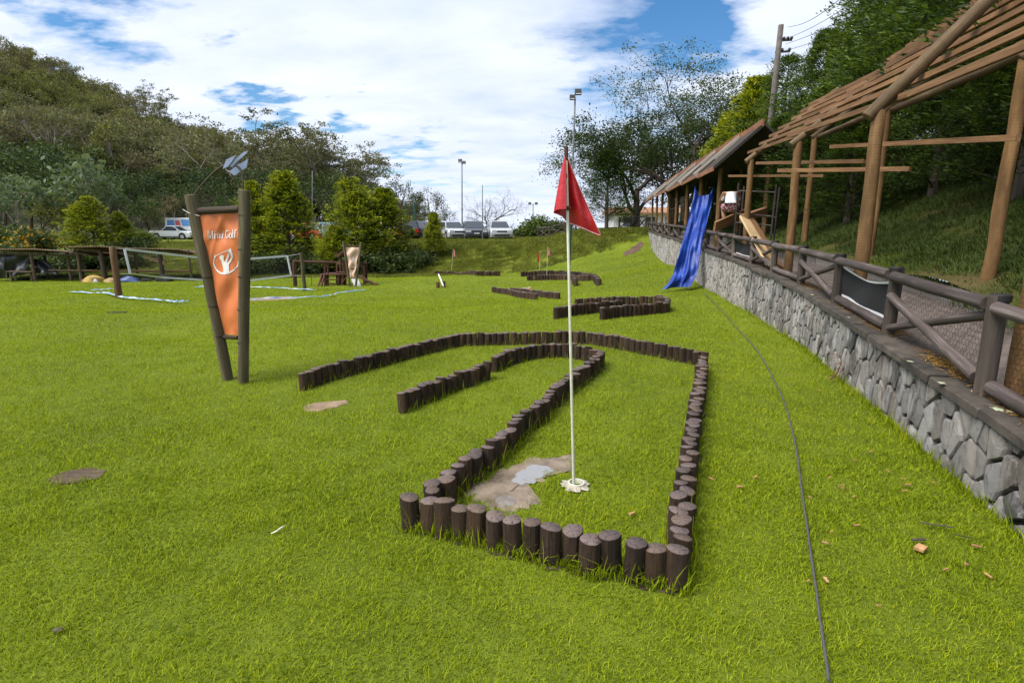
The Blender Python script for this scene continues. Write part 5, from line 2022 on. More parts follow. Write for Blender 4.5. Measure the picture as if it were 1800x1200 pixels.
for k in range(7):
    a = pg(448 + k * 47, 572, .1)
    beam('deck_plank', a, a + Vector((.02, 1.0, 0)), (.22, .045), M_PLAY, play, roll=(0, 0, 1))
pl_('rail', pg(640, 545, .15), pg(765, 550, .15), .04)
pl_('rail', pg(635, 440, .5), pg(760, 440, .5), .04)
for cy in (630, 680, 705):
    pl_('ladder_rung', pg(515, cy, .1), pg(640, cy + 3, .1), .03)
pl_('ladder_rail', pgd(412, -.2), pg(455, 566, .1), .04)
pl_('ladder_rail', pgd(452, -.2), pg(490, 566, .1), .04)
pl_('brace', pg(705, 665, .1), pg(765, 590, .1), .025)
pl_('balance_beam', pgd(1135, -.3), pg(895, 590, .3), .07)
apex = pg(735, 270, .5)
mb = MB()
A = [pg(600, 352, -.1), pg(660, 356, -.1), pg(760, 258, -.1), pg(720, 262, -.1)]
B = [p + Vector((0, 1.3, 0)) for p in A]
mb.add(A + B, [(0, 1, 2, 3), (7, 6, 5, 4), (0, 4, 5, 1), (1, 5, 6, 2), (2, 6, 7, 3), (3, 7, 4, 0)]).build('roof_slope', M_PLAY, play)
A = [pg(870, 352, -.1), pg(830, 356, -.1), pg(760, 262, -.1), pg(775, 256, -.1)]
B = [p + Vector((0, 1.3, 0)) for p in A]
mb = MB()
mb.add(A + B, [(0, 1, 2, 3), (7, 6, 5, 4), (0, 4, 5, 1), (1, 5, 6, 2), (2, 6, 7, 3), (3, 7, 4, 0)]).build('roof_slope', M_PLAY, play)
M_SLIDE = plain('pale_slide', (.42, .42, .43), .1, 5, .4, .1)
mb = MB()
A = [pg(805, 600, .1), pg(885, 600, .1), pg(942, 728, -.5), pg(858, 728, -.5)]
mb.add(A + [p + Vector((0, 0, -.04)) for p in A], [(0, 1, 2, 3), (7, 6, 5, 4), (0, 4, 5, 1), (1, 5, 6, 2), (2, 6, 7, 3), (3, 7, 4, 0)]).build('slide', M_SLIDE, play)
s0, s1 = pg(326, 420, .3), pg(328, 722, .3)
MB().tube([s0, s1], .012, 5).build('swing_rope', M_ROD, play)
mb = MB()
mb.box(s1 + Vector((0, 0, .02)), (.36, .16, .04)).build('swing_seat', M_ROD, play)
gq = on(470, 489)
YT = gq.y + 3
tb = thing('picnic_table', gq, 'low brown picnic table on the grass under the trees behind the net', 'table')
c0 = at(470, 485, YT)
c0.z = gz(c0.x, c0.y)
for k in range(4):
    beam('top_plank', c0 + Vector((-.8, -.3 + .2 * k, .42)), c0 + Vector((.8, -.3 + .2 * k, .42)), (.18, .04), M_PLAY, tb, roll=(0, 0, 1))
for sx_ in (-.6, .6):
    for sy_ in (-.25, .25):
        beam('leg', c0 + Vector((sx_, sy_ * 1.6, 0)), c0 + Vector((sx_, sy_, .40)), .045, M_PLAY, tb, 6)
gb = on(718, 474)
bn_ = thing('litter_bin', gb, 'small brown wooden bin on a post at the foot of the slope', 'bin')
tp_ = at(718, 458, gb.y)
beam('post', gb - Vector((0, 0, .1)), at(720, 466, gb.y), .05, M_PLAY, bn_, 8)
beam('basket', at(718.5, 468, gb.y), at(716.5, 458.5, gb.y), .12, M_DARKBAR, bn_, 10, taper=1.25)
gx = on(773, 507)
ob = thing('golf_obstacle', gx, 'white plank ramp between two brown stubs, a mini golf obstacle on the lawn', 'golf obstacle')
beam('plank', on(780, 506) + Vector((0, 0, .03)), at(771.5, 484, gx.y + .9), (.05, .16), M_CUPW, ob, roll=(0, -1, .6))
for px_ in (770, 780):
    q = on(px_, 506 if px_ == 770 else 505)
    beam('stub', q - Vector((0, 0, .05)), q + Vector((0, 0, .26)), .075, M_PLAY, ob, 8)

# ------------------------------------------------------------------ open sheds at the left edge of the lawn
M_SHEDPOST = m_wood('shed_post', (.085, .060, .038), (.16, .12, .08), (1, 1, .1), 20)
M_SHEET = plain('rusty_corrugated_sheet', (.20, .13, .085), .35, 3, .8, .3, 20, .01, .1)
M_BLACKP = NT('black_plastic_sheet')
_v = M_BLACKP.vec((1, 1, 1), False)
M_BLACKP = M_BLACKP.done(M_BLACKP.bsdf((.012, .013, .015), .33, M_BLACKP.bump(M_BLACKP.noise(_v, 3.5, 5, .6), .6, .06), spec=.5))
def corrugated(front, back_drop, depth, lift=0.0):
    """a wavy sheet roof; front: points along its front edge"""
    mb = MB()
    P = []
    for i in range(len(front) - 1):
        L = (front[i + 1] - front[i]).length
        n = max(2, int(L / .075))
        for k in range(n):
            P.append(front[i].lerp(front[i + 1], k / n))
    P.append(front[-1])
    V = []
    for i, p in enumerate(P):
        z = .022 * (1 if i % 2 else -1)
        q = p + Vector((0, depth, -back_drop))
        V += [p + Vector((0, 0, z + .012)), q + Vector((0, 0, z + .012)), p + Vector((0, 0, z - .012)), q + Vector((0, 0, z - .012))]
    F = []
    for i in range(len(P) - 1):
        a, b = 4 * i, 4 * i + 4
        F += [(a, b, b + 1, a + 1), (a + 2, a + 3, b + 3, b + 2), (a, a + 2, b + 2, b), (a + 1, b + 1, b + 3, a + 3)]
    return mb.add(V, F)
YH = 32.0
def sh(px, py, dy=0.0):
    return at(px, py, YH + dy)
def down(p):
    return Vector((p.x, p.y, gz(p.x, p.y) - .1))
shed1 = thing('open_shed', down(sh(60, 490)), 'low open shed with rusty sheet roof and black plastic at the left edge', 'shed', 'open sheds by the lawn')
corrugated([sh(-60, 438), sh(0, 438.5), sh(56, 438), sh(134, 443.5), sh(156, 448.5)], .30, 4.0).build('roof_sheet', M_SHEET, shed1)
for px_, dy in ((-30, .3), (54, .3), (118, .6), (136, .2), (77, 3.6), (20, 3.6), (140, 3.6)):
    p = sh(px_, 444, dy)
    beam('post', down(p), Vector((p.x, p.y, sh(px_, 441).z - .08 - (.25 if dy > 2 else 0))), .085, M_SHEDPOST, shed1, 8)
beam('beam', sh(-55, 445, .3), sh(140, 449, .3), .06, M_SHEDPOST, shed1, 8)
beam('rail', sh(85, 475, .2), sh(138, 476, .2), .05, M_SHEDPOST, shed1, 8)
def sheetp(label, A, n, seed, mat=M_BLACKP, cat='plastic sheet', amp=.16, group='plastic sheets in the shed'):
    r_ = random.Random(seed)
    ph = [r_.uniform(0, 6) for _ in range(4)]
    def f(u, v):
        p = A[0].lerp(A[1], u).lerp(A[3].lerp(A[2], u), v)
        p = p + Vector((0, -1, 0)) * amp * (math.sin(u * 11 + ph[0] + v * 3) * .4 + math.sin(u * 5 + v * 7 + ph[1]) * .6)
        p.z -= amp * .9 * math.sin(math.pi * u) * (1 - v)
        p.z = max(p.z, gz(p.x, p.y) + .02)
        return p
    o = MB().grid(f, n, n).build('plastic_sheet', mat, sm=True, fix=False)
    tag(o, label, cat, group)
sheetp('black plastic sheet hung across the left half of the shed', [sh(4, 442, .5), sh(53, 443, .5), sh(53, 480, .4), sh(10, 489, .2)], 22, 1)
sheetp('black plastic sheet in the far left corner of the shed', [sh(-40, 442, .3), sh(7, 443, .3), sh(10, 489, .1), sh(-40, 490, .1)], 22, 2)
sheetp('crumpled black plastic heap at the middle post of the shed', [sh(58, 453, .8), sh(72, 452, .8), sh(108, 480, .4), sh(58, 481, .2)], 20, 3, amp=.22)
shed2 = thing('open_shed', down(sh(250, 489)), 'long open shed with thin wavy roof behind the volleyball net', 'shed', 'open sheds by the lawn')
corrugated([sh(112, 435, -.4), sh(172, 432.8, -.4), sh(217, 436, -.2), sh(312, 438.5, 0), sh(348, 446, .5), sh(398, 451, 1)], .35, 4.2).build('roof_sheet', M_SHEET, shed2)
for px_, dy, r_ in ((136, .1, .08), (176, 0, .11), (279, .2, .10), (331, .4, .06), (180, 3.6, .08), (282, 3.6, .08), (236, 3.6, .07), (385, 1.2, .08)):
    p = sh(px_, 440, dy)
    zt = sh(px_, 437 if px_ < 340 else 451).z - .1 - (.32 if dy > 2 else 0)
    beam('post', down(p), Vector((p.x, p.y, zt)), r_, M_SHEDPOST, shed2, 8)
beam('rail', sh(136, 475.5, .1), sh(333, 477, .4), .055, M_NETPOST, shed2, 8)
beam('brace', sh(252, 450, .8), sh(292, 463, .8), (.05, .22), M_PALEPLANK, shed2, roll=(0, 0, 1))
beam('beam', sh(120, 441, .2), sh(340, 446, .5), .06, M_SHEDPOST, shed2, 8)

def heap(name, px, py, w, h, d, mat, label, cat, seed, dy=-.3, group=None):
    c = sh(px, py, dy)
    c.z = gz(c.x, c.y)
    r_ = random.Random(seed)
    ph = [r_.uniform(0, 6) for _ in range(5)]
    def f(u, v):
        a = u * 2 * math.pi
        b = v * math.pi / 2
        k = 1 + .18 * math.sin(a * 3 + ph[0]) * math.cos(b) + .15 * math.sin(a * 2 + b * 5 + ph[1]) + .08 * math.sin(a * 7 + b * 8 + ph[2])
        return c + Vector((w / 2 * math.cos(a) * math.cos(b) * k, d / 2 * math.sin(a) * math.cos(b) * k, h * math.sin(b) * (1 + .15 * math.sin(a * 2 + ph[3]) * math.cos(b)) - .03))
    o = MB().grid(f, 24, 10).build(name, mat, sm=True)
    tag(o, label, cat, group)
    return o
M_SACK = m_cloth('yellow_sack', (.36, .24, .07), .8, .3)
M_SACK2 = m_cloth('tan_sack', (.32, .22, .11), .8, .3)
M_BLUES = m_cloth('dull_blue_sheet', (.035, .07, .20), .45, .35)
heap('sack', 164, 488, 1.05, .42, .7, M_SACK, 'bulging yellow sack lying under the long shed', 'sack', 1)
heap('sack', 197, 488, .9, .28, .6, M_SACK2, 'flat tan sack lying right of the yellow one under the long shed', 'sack', 2)
heap('plastic_sheet', 226, 487, 1.2, .36, .6, M_BLUES, 'crumpled dark blue plastic under the long shed behind the net post', 'plastic sheet', 3)
heap('sack', 256, 490, .6, .22, .5, M_SHADE, 'low dark bundle under the long shed below the net corner', 'bundle', 4)
heap('sack', 290, 488, .9, .45, .6, M_SHADE, 'dark bundle under the long shed beside its right post', 'bundle', 5)
heap('stone', 148, 489, .35, .2, .3, M_NETPOST, 'small reddish lump on the ground left of the yellow sack', 'stone', 6)
heap('bottle', 167, 487, .2, .22, .2, M_WHITE, 'small white plastic jug in front of the yellow sack', 'jug', 7, -.75)
bench = thing('wooden_bench', down(sh(40, 488)), 'rough wooden bench in front of the black plastic in the shed', 'bench')
beam('seat', sh(14, 477, -.2), sh(58, 478, -.2), (.35, .06), M_SHEDPOST, bench, roll=(0, 0, 1))
for px_ in (18, 54):
    p = sh(px_, 478, -.2)
    beam('leg', down(p), p, .06, M_SHEDPOST, bench, 6)

# ------------------------------------------------------------------ parked cars
def m_paint(name, c, rough=.28, metal=0.0):
    t = NT(name)
    b = t.bsdf(c, rough, None, metal, .5)
    return t.done(b)
t = NT('car_glass')
M_GLASS = t.done(t.bsdf((.03, .04, .05), .06, spec=.9))
M_TYRE = plain('tyre_rubber', (.016, .016, .017), .2, 20, .85, .2)
M_RIM = m_paint('alloy_rim', (.45, .45, .46), .35, .6)
M_DARKTRIM = m_paint('dark_trim', (.020, .020, .022), .5)
M_LAMP = m_paint('headlamp', (.60, .62, .64), .12)
M_TAIL = m_paint('tail_lamp', (.35, .012, .010), .2)
M_PLATE = m_paint('number_plate', (.50, .51, .52), .5)
CARS = {   # length, width, height, ground clearance, belt height, bonnet length, roof start / end from the front, rear end height
    'suv': (4.4, 1.74, 1.52, .22, .98, 1.05, 1.70, 4.15), 'hatch': (3.9, 1.70, 1.50, .18, .92, .95, 1.65, 3.55), 'sedan': (4.4, 1.74, 1.46, .17, .92, 1.15, 1.95, 3.45),
    'pickup': (4.5, 1.70, 1.52, .24, .98, 1.05, 1.80, 2.65), 'van': (5.2, 1.98, 2.45, .22, 1.25, .55, 1.25, 5.05)}
def car(kind, paint, px, Y, yaw, label, group='cars parked above the slope', py=None, plate=True, spare=False, decal=None):
    L, W, H, gc, belt, bon, r0, r1 = CARS[kind]
    p = at(px, 420, Y)
    z = gz(p.x, p.y) if py is None else at(px, py, Y).z
    e = thing('parked_car' if kind not in ('pickup', 'van') else ('pickup_truck' if kind == 'pickup' else 'van'), (p.x, p.y, z), label, {'pickup': 'pickup truck', 'van': 'van'}.get(kind, 'car'), group)
    e.rotation_euler = (0, 0, yaw)
    def part(mb, name, mat, par=None, sm=False):
        return mb.build(name, mat, par or e, sm=sm, rel=True)
    h = L / 2
    # lower body, nose towards +x: side outline swept across the width with tucked-in flanks
    hood = belt - .10
    prof = [(-h + .04, gc + .05), (h - .10, gc), (h - .01, gc + .18), (h, gc + .40), (h - .06, hood - .16), (h - .22, hood - .05), (h - bon, belt - .02), (-h + .10, belt + .01), (-h, belt - .22), (-h - .01, gc + .35)]
    mb = MB()
    st = [(-W / 2, .93), (-W / 2 + .05, .985), (-W / 2 + .18, 1.0), (W / 2 - .18, 1.0), (W / 2 - .05, .985), (W / 2, .93)]
    V = []
    cz = (gc + belt) / 2
    for y, s in st:
        for (x, q) in prof:
            V.append((x * (1 - (1 - s) * .55), y, cz + (q - cz) * s))
    n = len(prof)
    F = [tuple(range(n)), tuple(reversed(range((len(st) - 1) * n, len(st) * n)))]
    for j in range(len(st) - 1):
        F += [(j * n + k, j * n + (k + 1) % n, (j + 1) * n + (k + 1) % n, (j + 1) * n + k) for k in range(n)]
    body = part(mb.add(V, F), 'body', paint, sm=True)
    # cabin
    xb0, xb1 = h - bon + .05, (-h + .12 if kind != 'pickup' else h - r1 - .45)
    if kind == 'sedan':
        xb1 = -h + .65
    xt0, xt1 = h - r0, h - r1
    wb, wt_ = W / 2 - .06, W / 2 - .24
    zb, zt = belt - .04, H
    def cab(x, y, z):
        return (x, y, z)
    B = [cab(xb0, -wb, zb), cab(xb0, wb, zb), cab(xb1, wb, zb), cab(xb1, -wb, zb)]
    T = [cab(xt0, -wt_, zt - .05), cab(xt0, wt_, zt - .05), cab(xt1, wt_, zt - .04), cab(xt1, -wt_, zt - .04)]
    T2 = [cab(xt0 - .16, -wt_ + .12, zt), cab(xt0 - .16, wt_ - .12, zt), cab(xt1 + .12, wt_ - .12, zt), cab(xt1 + .12, -wt_ + .12, zt)]
    mb = MB()
    mb.add(B + T + T2, [(0, 1, 5, 4), (1, 2, 6, 5), (2, 3, 7, 6), (3, 0, 4, 7), (4, 5, 9, 8), (5, 6, 10, 9), (6, 7, 11, 10), (7, 4, 8, 11), (8, 9, 10, 11)])
    cabin = part(mb, 'cabin', paint)
    def pane(name, a, b, c, d, inset=.10, off=.012, m_=M_GLASS):
        Q = [Vector(a), Vector(b), Vector(c), Vector(d)]
        cen = sum(Q, Vector()) / 4
        nrm = (Q[1] - Q[0]).cross(Q[3] - Q[0]).normalized()
        if nrm.dot(cen - Vector((0, 0, cen.z))) < 0:
            nrm = -nrm
        Q = [q + (cen - q).normalized() * inset * .9 + nrm * off for q in Q]
        q2 = [q - nrm * .02 for q in Q]
        part(MB().add(Q + q2, [(0, 1, 2, 3), (7, 6, 5, 4), (0, 4, 5, 1), (1, 5, 6, 2), (2, 6, 7, 3), (3, 7, 4, 0)]), name, m_, cabin)
    pane('windscreen', B[0], B[1], T[1], T[0], .07)
    if kind != 'van':
        pane('rear_window', B[2], B[3], T[3], T[2], .10)
        for s, (a, b, c, d) in ((1, (B[1], B[2], T[2], T[1])), (-1, (B[0], B[3], T[3], T[0]))):
            a, b, c, d = map(Vector, (a, b, c, d))
            cuts = (0, .52, 1.0) if kind != 'pickup' else (0, 1.0)
            for f0, f1 in zip(cuts[:-1], cuts[1:]):
                pane('side_window', a.lerp(b, f0), a.lerp(b, f1), d.lerp(c, f1), d.lerp(c, f0), .08)
    else:
        for s, (a, b, c, d) in ((1, (B[1], B[2], T[2], T[1])), (-1, (B[0], B[3], T[3], T[0]))):
            a, b, c, d = map(Vector, (a, b, c, d))
            pane('side_window', a.lerp(b, .02), a.lerp(b, .24), d.lerp(c, .20), d.lerp(c, .0), .10)
            if decal:
                for (f0, f1, v0, v1, mm) in decal:
                    pane('printed_panel', a.lerp(b, f0).lerp(d.lerp(c, f0), v0), a.lerp(b, f1).lerp(d.lerp(c, f1), v0), a.lerp(b, f1).lerp(d.lerp(c, f1), v1), a.lerp(b, f0).lerp(d.lerp(c, f0), v1), .02, .012, mm)
    # wheels
    wr = .34 if kind in ('suv', 'pickup', 'van') else .30
    for sx_ in (h - .85, -h + .85):
        for sy_ in (-1, 1):
            y = sy_ * (W / 2 - .09)
            mb = MB()
            mb.tube([(sx_, y - sy_ * .11, wr), (sx_, y + sy_ * .115, wr)], wr, 18)
            w = part(mb, 'wheel', M_TYRE, sm=True)
            part(MB().tube([(sx_, y + sy_ * .10, wr), (sx_, y + sy_ * .125, wr)], wr * .62, 14), 'rim', M_RIM, w)
            part(MB().tube([(sx_, y - sy_ * .02, wr + .03), (sx_, y + sy_ * .092, wr + .03)], wr * 1.17, 18), 'wheel_arch', M_DARKTRIM, body)
    # nose
    for sy_ in (-1, 1):
        part(MB().box((h - .10, sy_ * (W / 2 - .24), hood - .17), (.22, .36, .15)), 'headlight', M_LAMP)
        part(MB().box((-h + .05, sy_ * (W / 2 - .15), belt - .22), (.16, .20, .28)), 'tail_light', M_TAIL)
        mir = MB().box((xb0 - .25, sy_ * (W / 2 + .06), belt + .06), (.12, .18, .13))
        part(mir, 'mirror', paint)
    part(MB().box((h - .02, 0, hood - .20), (.06, W * .46, .13)), 'grille', M_DARKTRIM)
    part(MB().box((h - .015, 0, gc + .16), (.06, W * .70, .14)), 'air_intake', M_DARKTRIM)
    if plate:
        part(MB().box((h + .012, 0, gc + .33), (.02, .42, .13)), 'number_plate', M_PLATE)
        part(MB().box((-h - .016, 0, gc + .45), (.02, .42, .13)), 'number_plate', M_PLATE)
    if spare:
        part(MB().tube([(-h - .02, 0, belt - .12), (-h - .20, 0, belt - .12)], .34, 16), 'spare_wheel', M_TYRE)
    if kind == 'pickup':
        part(MB().box(((xb1 - h) / 2 - .02, 0, belt + .018), (xb1 + h - .3, W - .30, .02)), 'bed_cover', M_DARKTRIM)
        part(MB().box((0, -W / 2 + .005, gc + .10), (L * .50, .03, .07)), 'sill_strip', M_DARKTRIM)
        part(MB().box((0, W / 2 - .005, gc + .10), (L * .50, .03, .07)), 'sill_strip', M_DARKTRIM)
    return e
C_SILVER, C_GREY, C_WHITE = m_paint('silver_paint', (.52, .54, .56), .3, .3), m_paint('dark_grey_paint', (.075, .085, .10), .25, .3), m_paint('white_paint', (.74, .75, .76), .3)
C_RED, C_BLACK, C_BLUE = m_paint('red_paint', (.42, .012, .02), .25), m_paint('black_paint', (.012, .012, .014), .2), m_paint('pale_blue_paint', (.22, .36, .52), .3, .2)
NOSE = -math.pi / 2
car('suv', C_SILVER, 876, 45.5, NOSE + .16, 'silver SUV facing the lawn, rightmost of the parked cars')
car('suv', C_GREY, 832, 46.0, NOSE + .20, 'dark grey SUV facing the lawn beside the silver SUV')
car('suv', C_SILVER, 793, 46.5, NOSE + .42, 'silver car left of the dark grey SUV, half behind the small conifer')
car('suv', C_BLACK, 739, 46.5, NOSE + math.pi - .25, 'black SUV seen from behind with a spare wheel on its tail', spare=True)
car('hatch', C_RED, 712, 46.5, NOSE + math.pi + .25, 'red and white hatchback left of the black SUV')
car('sedan', C_WHITE, 668, 48, NOSE + .3, 'white car mostly hidden behind the big conifer')
car('hatch', C_BLUE, 588, 48, NOSE + .9, 'pale blue car in the gap left of the big conifer')
car('hatch', C_RED, 545, 49, NOSE + 1.1, 'dark red car half hidden behind the conifers above the net')
M_DEC1, M_DEC2 = m_paint('blue_print', (.12, .30, .62), .4), m_paint('red_print', (.55, .12, .13), .4)
car('pickup', C_WHITE, 306, 62, .02, 'white pickup truck parked side-on above the left shed', 'vehicles on the left bank')
car('van', C_WHITE, 338, 66, .02, 'white van with blue and red print parked behind the pickup', 'vehicles on the left bank', decal=[(.30, .55, .25, .9, M_DEC1), (.58, .72, .3, .8, M_DEC2), (.74, .95, .25, .85, M_DEC1)])

# ------------------------------------------------------------------ poles, wires, fence, house, lumps of soil
M_GALV = plain('galvanised_steel', (.22, .24, .25), .15, 10, .5, .05, metal=.4)
M_GREENP = plain('green_painted_steel', (.025, .075, .055), .15, 10, .5, .05)
M_CONCP = plain('grey_concrete_pole', (.16, .14, .125), .3, 6, .9, .3)
def light_pole(px0, py0, px1, py1, Y, r, label, heads, green=0.0, ground_base=True, name='floodlight_pole'):
    b = at(px0, py0, Y)
    if ground_base:
        b.z = gz(b.x, b.y) - .1
    tp_ = at(px1, py1, Y)
    e = thing(name, b, label, 'light pole', 'light poles')
    m_ = b.lerp(tp_, green) if green else b
    if green:
        beam('lower_pole', b, m_, r * 1.5, M_GREENP, e, 10)
    beam('pole', m_, tp_, r, M_GALV, e, 8, taper=.7)
    for dx, dz, s in heads:
        c = tp_ + Vector((dx, -.05, dz))
        beam('bracket', tp_ + Vector((0, 0, dz - .1)), c, .02, M_GALV, e, 6)
        mb = MB()
        mb.box(c, (s, s * .5, s * .8), Matrix.Rotation(R(-25), 3, 'X'))
        hd_ = mb.build('floodlight', M_DARKTRIM, e)
        mb = MB()
        mb.box(c + Vector((0, -s * .27, -s * .1)), (s * .8, .02, s * .6), Matrix.Rotation(R(-25), 3, 'X'))
        mb.build('lens', M_LAMP, hd_)
    return e
light_pole(999, 492, 1011, 172, 25.5, .05, 'tallest floodlight pole, green at its foot, behind the red flag', [(-.12, .0, .24), (.12, .22, .28)], .42)
gf = on(998, 497)
MB().box((at(998, 492, 25.5).x, 25.5, gz(at(998, 492, 25.5).x, 25.5) + .10), (.5, .45, .30)).build('pole_footing', M_MORTAR, bpy.data.objects['floodlight_pole'])
light_pole(812, 400, 812, 285, 52, .07, 'tall grey floodlight pole left of the bare rain tree', [(-.15, .1, .35), (.2, -.05, .3)])
light_pole(848, 422, 848, 325, 43.5, .045, 'slim dark pole at the edge of the slope in front of the grey SUV', [])
light_pole(937, 416, 937, 358, 60, .06, 'short grey twin-headed lamp pole right of the bare rain tree', [(-.35, 0, .3), (.35, 0, .3)])
light_pole(729, 396, 728, 348, 58, .06, 'thin green pole between the two dark pines', [], .9)
light_pole(666, 420, 661, 345, 56, .05, 'thin green pole behind the big conifer', [], .9)
light_pole(779, 408, 780, 350, 50, .05, 'thin bare pole between the small conifer and the silver car', [])
light_pole(548, 412, 549, 300, 60, .0001 + .05, 'thin grey pole between the tall conifers above the net', [])
b = at(1352, 300, 24)
up_ = thing('utility_pole', Vector((b.x, b.y, float(bank(b.x, b.y)[()] if np.ndim(bank(b.x, b.y)) == 0 else bank(b.x, b.y)[0]))), 'leaning grey utility pole with insulators above the cypress trees', 'utility pole')
tp_ = at(1373, 44, 24)
bs = Vector((at(1340, 350, 24).x, 24, root_loc(up_).z - .2))
beam('pole', bs, tp_, .14, M_CONCP, up_, 10, taper=.75)
for py_, n_ in ((72, 3), (92, 2)):
    p = at(1371 - (py_ - 44) * .17, py_, 24)
    q = p + Vector((.55, -.1, 0))
    beam('crossarm', p, q, (.05, .07), M_ROD, up_, roll=(0, 0, 1))
    for k in range(n_):
        c = p.lerp(q, .45 + .5 * k / max(1, n_ - 1)) + Vector((0, 0, .06))
        MB().tube([c - Vector((0, 0, .05)), c, c + Vector((0, 0, .07))], [.03, .07, .04], 8).build('insulator', M_DARKTRIM, up_)
for k, (py_, ex, ey) in enumerate(((48, 1452, -20), (68, 1500, -35), (78, 1530, -30), (90, 1560, -20))):
    p = at(1385 - 2 * k, py_, 24)
    q = at(ex, ey, 14)
    far_ = p + (q - p) * 2.2
    P = [p.lerp(far_, t_ / 12) - Vector((0, 0, .5 * math.sin(math.pi * t_ / 12))) for t_ in range(13)]
    MB().tube(P, .008, 5).build('wire', M_WIRE, up_)

def log_fence(label, pix, Y, hgt=1.0, xs=True, zoff=0.0):
    P = []
    for px_ in pix:
        p = at(px_, 410, Y if not hasattr(Y, '__len__') else Y[pix.index(px_)])
        p.z = gz(p.x, p.y) + zoff
        P.append(p)
    e = thing('log_fence', P[0], label, 'fence', 'log fences on the hilltop')
    for p in P:
        beam('post', p - Vector((0, 0, .2)), p + Vector((0, 0, hgt)), .075, M_POSTW, e, 8)
    for a, b in zip(P[:-1], P[1:]):
        beam('rail', a + Vector((0, -.06, hgt - .12)), b + Vector((0, -.06, hgt - .12)), .055, M_RAIL, e, 8)
        if xs:
            beam('brace', a + Vector((0, -.02, .1)), b + Vector((0, -.02, hgt - .2)), .045, M_RAIL, e, 8)
            beam('brace', a + Vector((0, .04, hgt - .2)), b + Vector((0, .04, .12)), .045, M_RAIL, e, 8)
log_fence('log fence with crossed braces climbing the bank beside the red flag', [946, 966, 994, 1012], [46, 45, 43.5, 43], 1.0)
log_fence('log fence on the hilltop between the dark conifer and the wall end', [1088, 1108, 1121, 1134], [44, 42, 40, 39], .95)

# white house beyond the wall end
c = at(1140, 395, 72)
c.z = 1.2
hs = thing('white_house', c, 'white house with a low brown roof seen under the far walkway roof', 'house')
M_WALLW = plain('white_wall', (.62, .62, .64), .08, 2, .9, .1)
M_TILE = plain('brown_tile_roof', (.25, .13, .075), .3, 3, .9, .3)
MB().box(c + Vector((0, 2.5, 1.3)), (9.0, 5.0, 2.6)).build('wall', M_WALLW, hs)
hz = c.z + 2.6
V = [(c.x - 5.2, c.y - .6, hz), (c.x + 5.2, c.y - .6, hz), (c.x + 5.2, c.y + 5.6, hz), (c.x - 5.2, c.y + 5.6, hz), (c.x - 5.2, c.y + 2.5, hz + .75), (c.x + 5.2, c.y + 2.5, hz + .75)]
V += [(x, y, z - .18) for x, y, z in V[:4]]
MB().add(V, [(0, 1, 5, 4), (2, 3, 4, 5), (1, 2, 5), (3, 0, 4), (0, 6, 7, 1), (1, 7, 8, 2), (2, 8, 9, 3), (3, 9, 6, 0), (6, 9, 8, 7)]).build('roof', M_TILE, hs)
for dx in (-2.6, .4, 2.8):
    w = MB().box(c + Vector((dx, -.03, 1.45)), (1.3, .08, 1.2)).build('window', M_GLASS, hs)
    MB().box(c + Vector((dx, -.07, .80)), (1.5, .10, .08)).build('sill', M_WALLW, w)
# bare soil path at the end of the wall
SOIL3 = [tuple(on(*q)[:2]) for q in ((1095, 446), (1108, 436), (1122, 426), (1131, 424), (1132, 434), (1116, 444), (1100, 450))]
drape('bare_soil', noisy_poly(SOIL3, 4, .12, 9), .03, plain('red_brown_soil', (.10, .060, .042), .4, 3, .95, .6, 20, .03, 0))
drape('bare_soil', noisy_poly([tuple(on(*q)[:2]) for q in ((1022, 422), (1034, 419), (1048, 420), (1040, 424), (1026, 425))], 4, .1, 10), .04, bpy.data.materials['red_brown_soil'])
# ------------------------------------------------------------------ trees
M_BARK = m_wood('grey_brown_bark', (.075, .058, .045), (.14, .115, .09), (1, 1, .2), 10)
M_PALEBARK = m_wood('pale_eucalyptus_bark', (.24, .20, .165), (.40, .35, .30), (1, 1, .15), 6)
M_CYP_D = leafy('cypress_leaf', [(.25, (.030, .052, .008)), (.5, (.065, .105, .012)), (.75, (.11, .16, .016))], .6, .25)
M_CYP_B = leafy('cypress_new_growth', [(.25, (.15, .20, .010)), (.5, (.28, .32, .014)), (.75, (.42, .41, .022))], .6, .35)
M_DCYP = leafy('dark_cypress_leaf', [(.25, (.016, .033, .009)), (.5, (.037, .068, .014)), (.75, (.070, .108, .020))], .5, .25)
M_DCYP_B = leafy('dark_cypress_tips', [(.25, (.035, .070, .012)), (.5, (.075, .125, .016)), (.75, (.13, .18, .022))], .5, .35)
M_EUC = leafy('eucalyptus_leaf', [(.25, (.070, .078, .034)), (.5, (.125, .130, .055)), (.75, (.19, .18, .085))], .15, .35)
M_BROAD = leafy('broad_leaf', [(.25, (.022, .040, .012)), (.5, (.050, .078, .020)), (.75, (.095, .125, .036))], .3, .35)
M_PINE = leafy('pine_needles', [(.25, (.020, .032, .012)), (.5, (.042, .060, .022)), (.75, (.075, .090, .035))], .3, .3)
M_BUSH = leafy('bush_leaf', [(.25, (.035, .065, .010)), (.5, (.080, .125, .016)), (.75, (.15, .19, .03))], .4, .35)
M_BROWNL = leafy('brownish_foliage', [(.25, (.085, .072, .036)), (.5, (.15, .130, .062)), (.75, (.22, .19, .10))], .12, .35)
M_OLIVE = leafy('olive_foliage', [(.25, (.070, .082, .022)), (.5, (.13, .142, .036)), (.75, (.21, .21, .055))], .12, .35)
M_DEEP = leafy('deep_green_foliage', [(.25, (.016, .034, .010)), (.5, (.040, .070, .018)), (.75, (.085, .120, .028))], .12, .3)
M_FLOWER = leafy('orange_flowers', [(.25, (.38, .16, .01)), (.5, (.55, .28, .02)), (.75, (.60, .40, .05))], .4, .3)
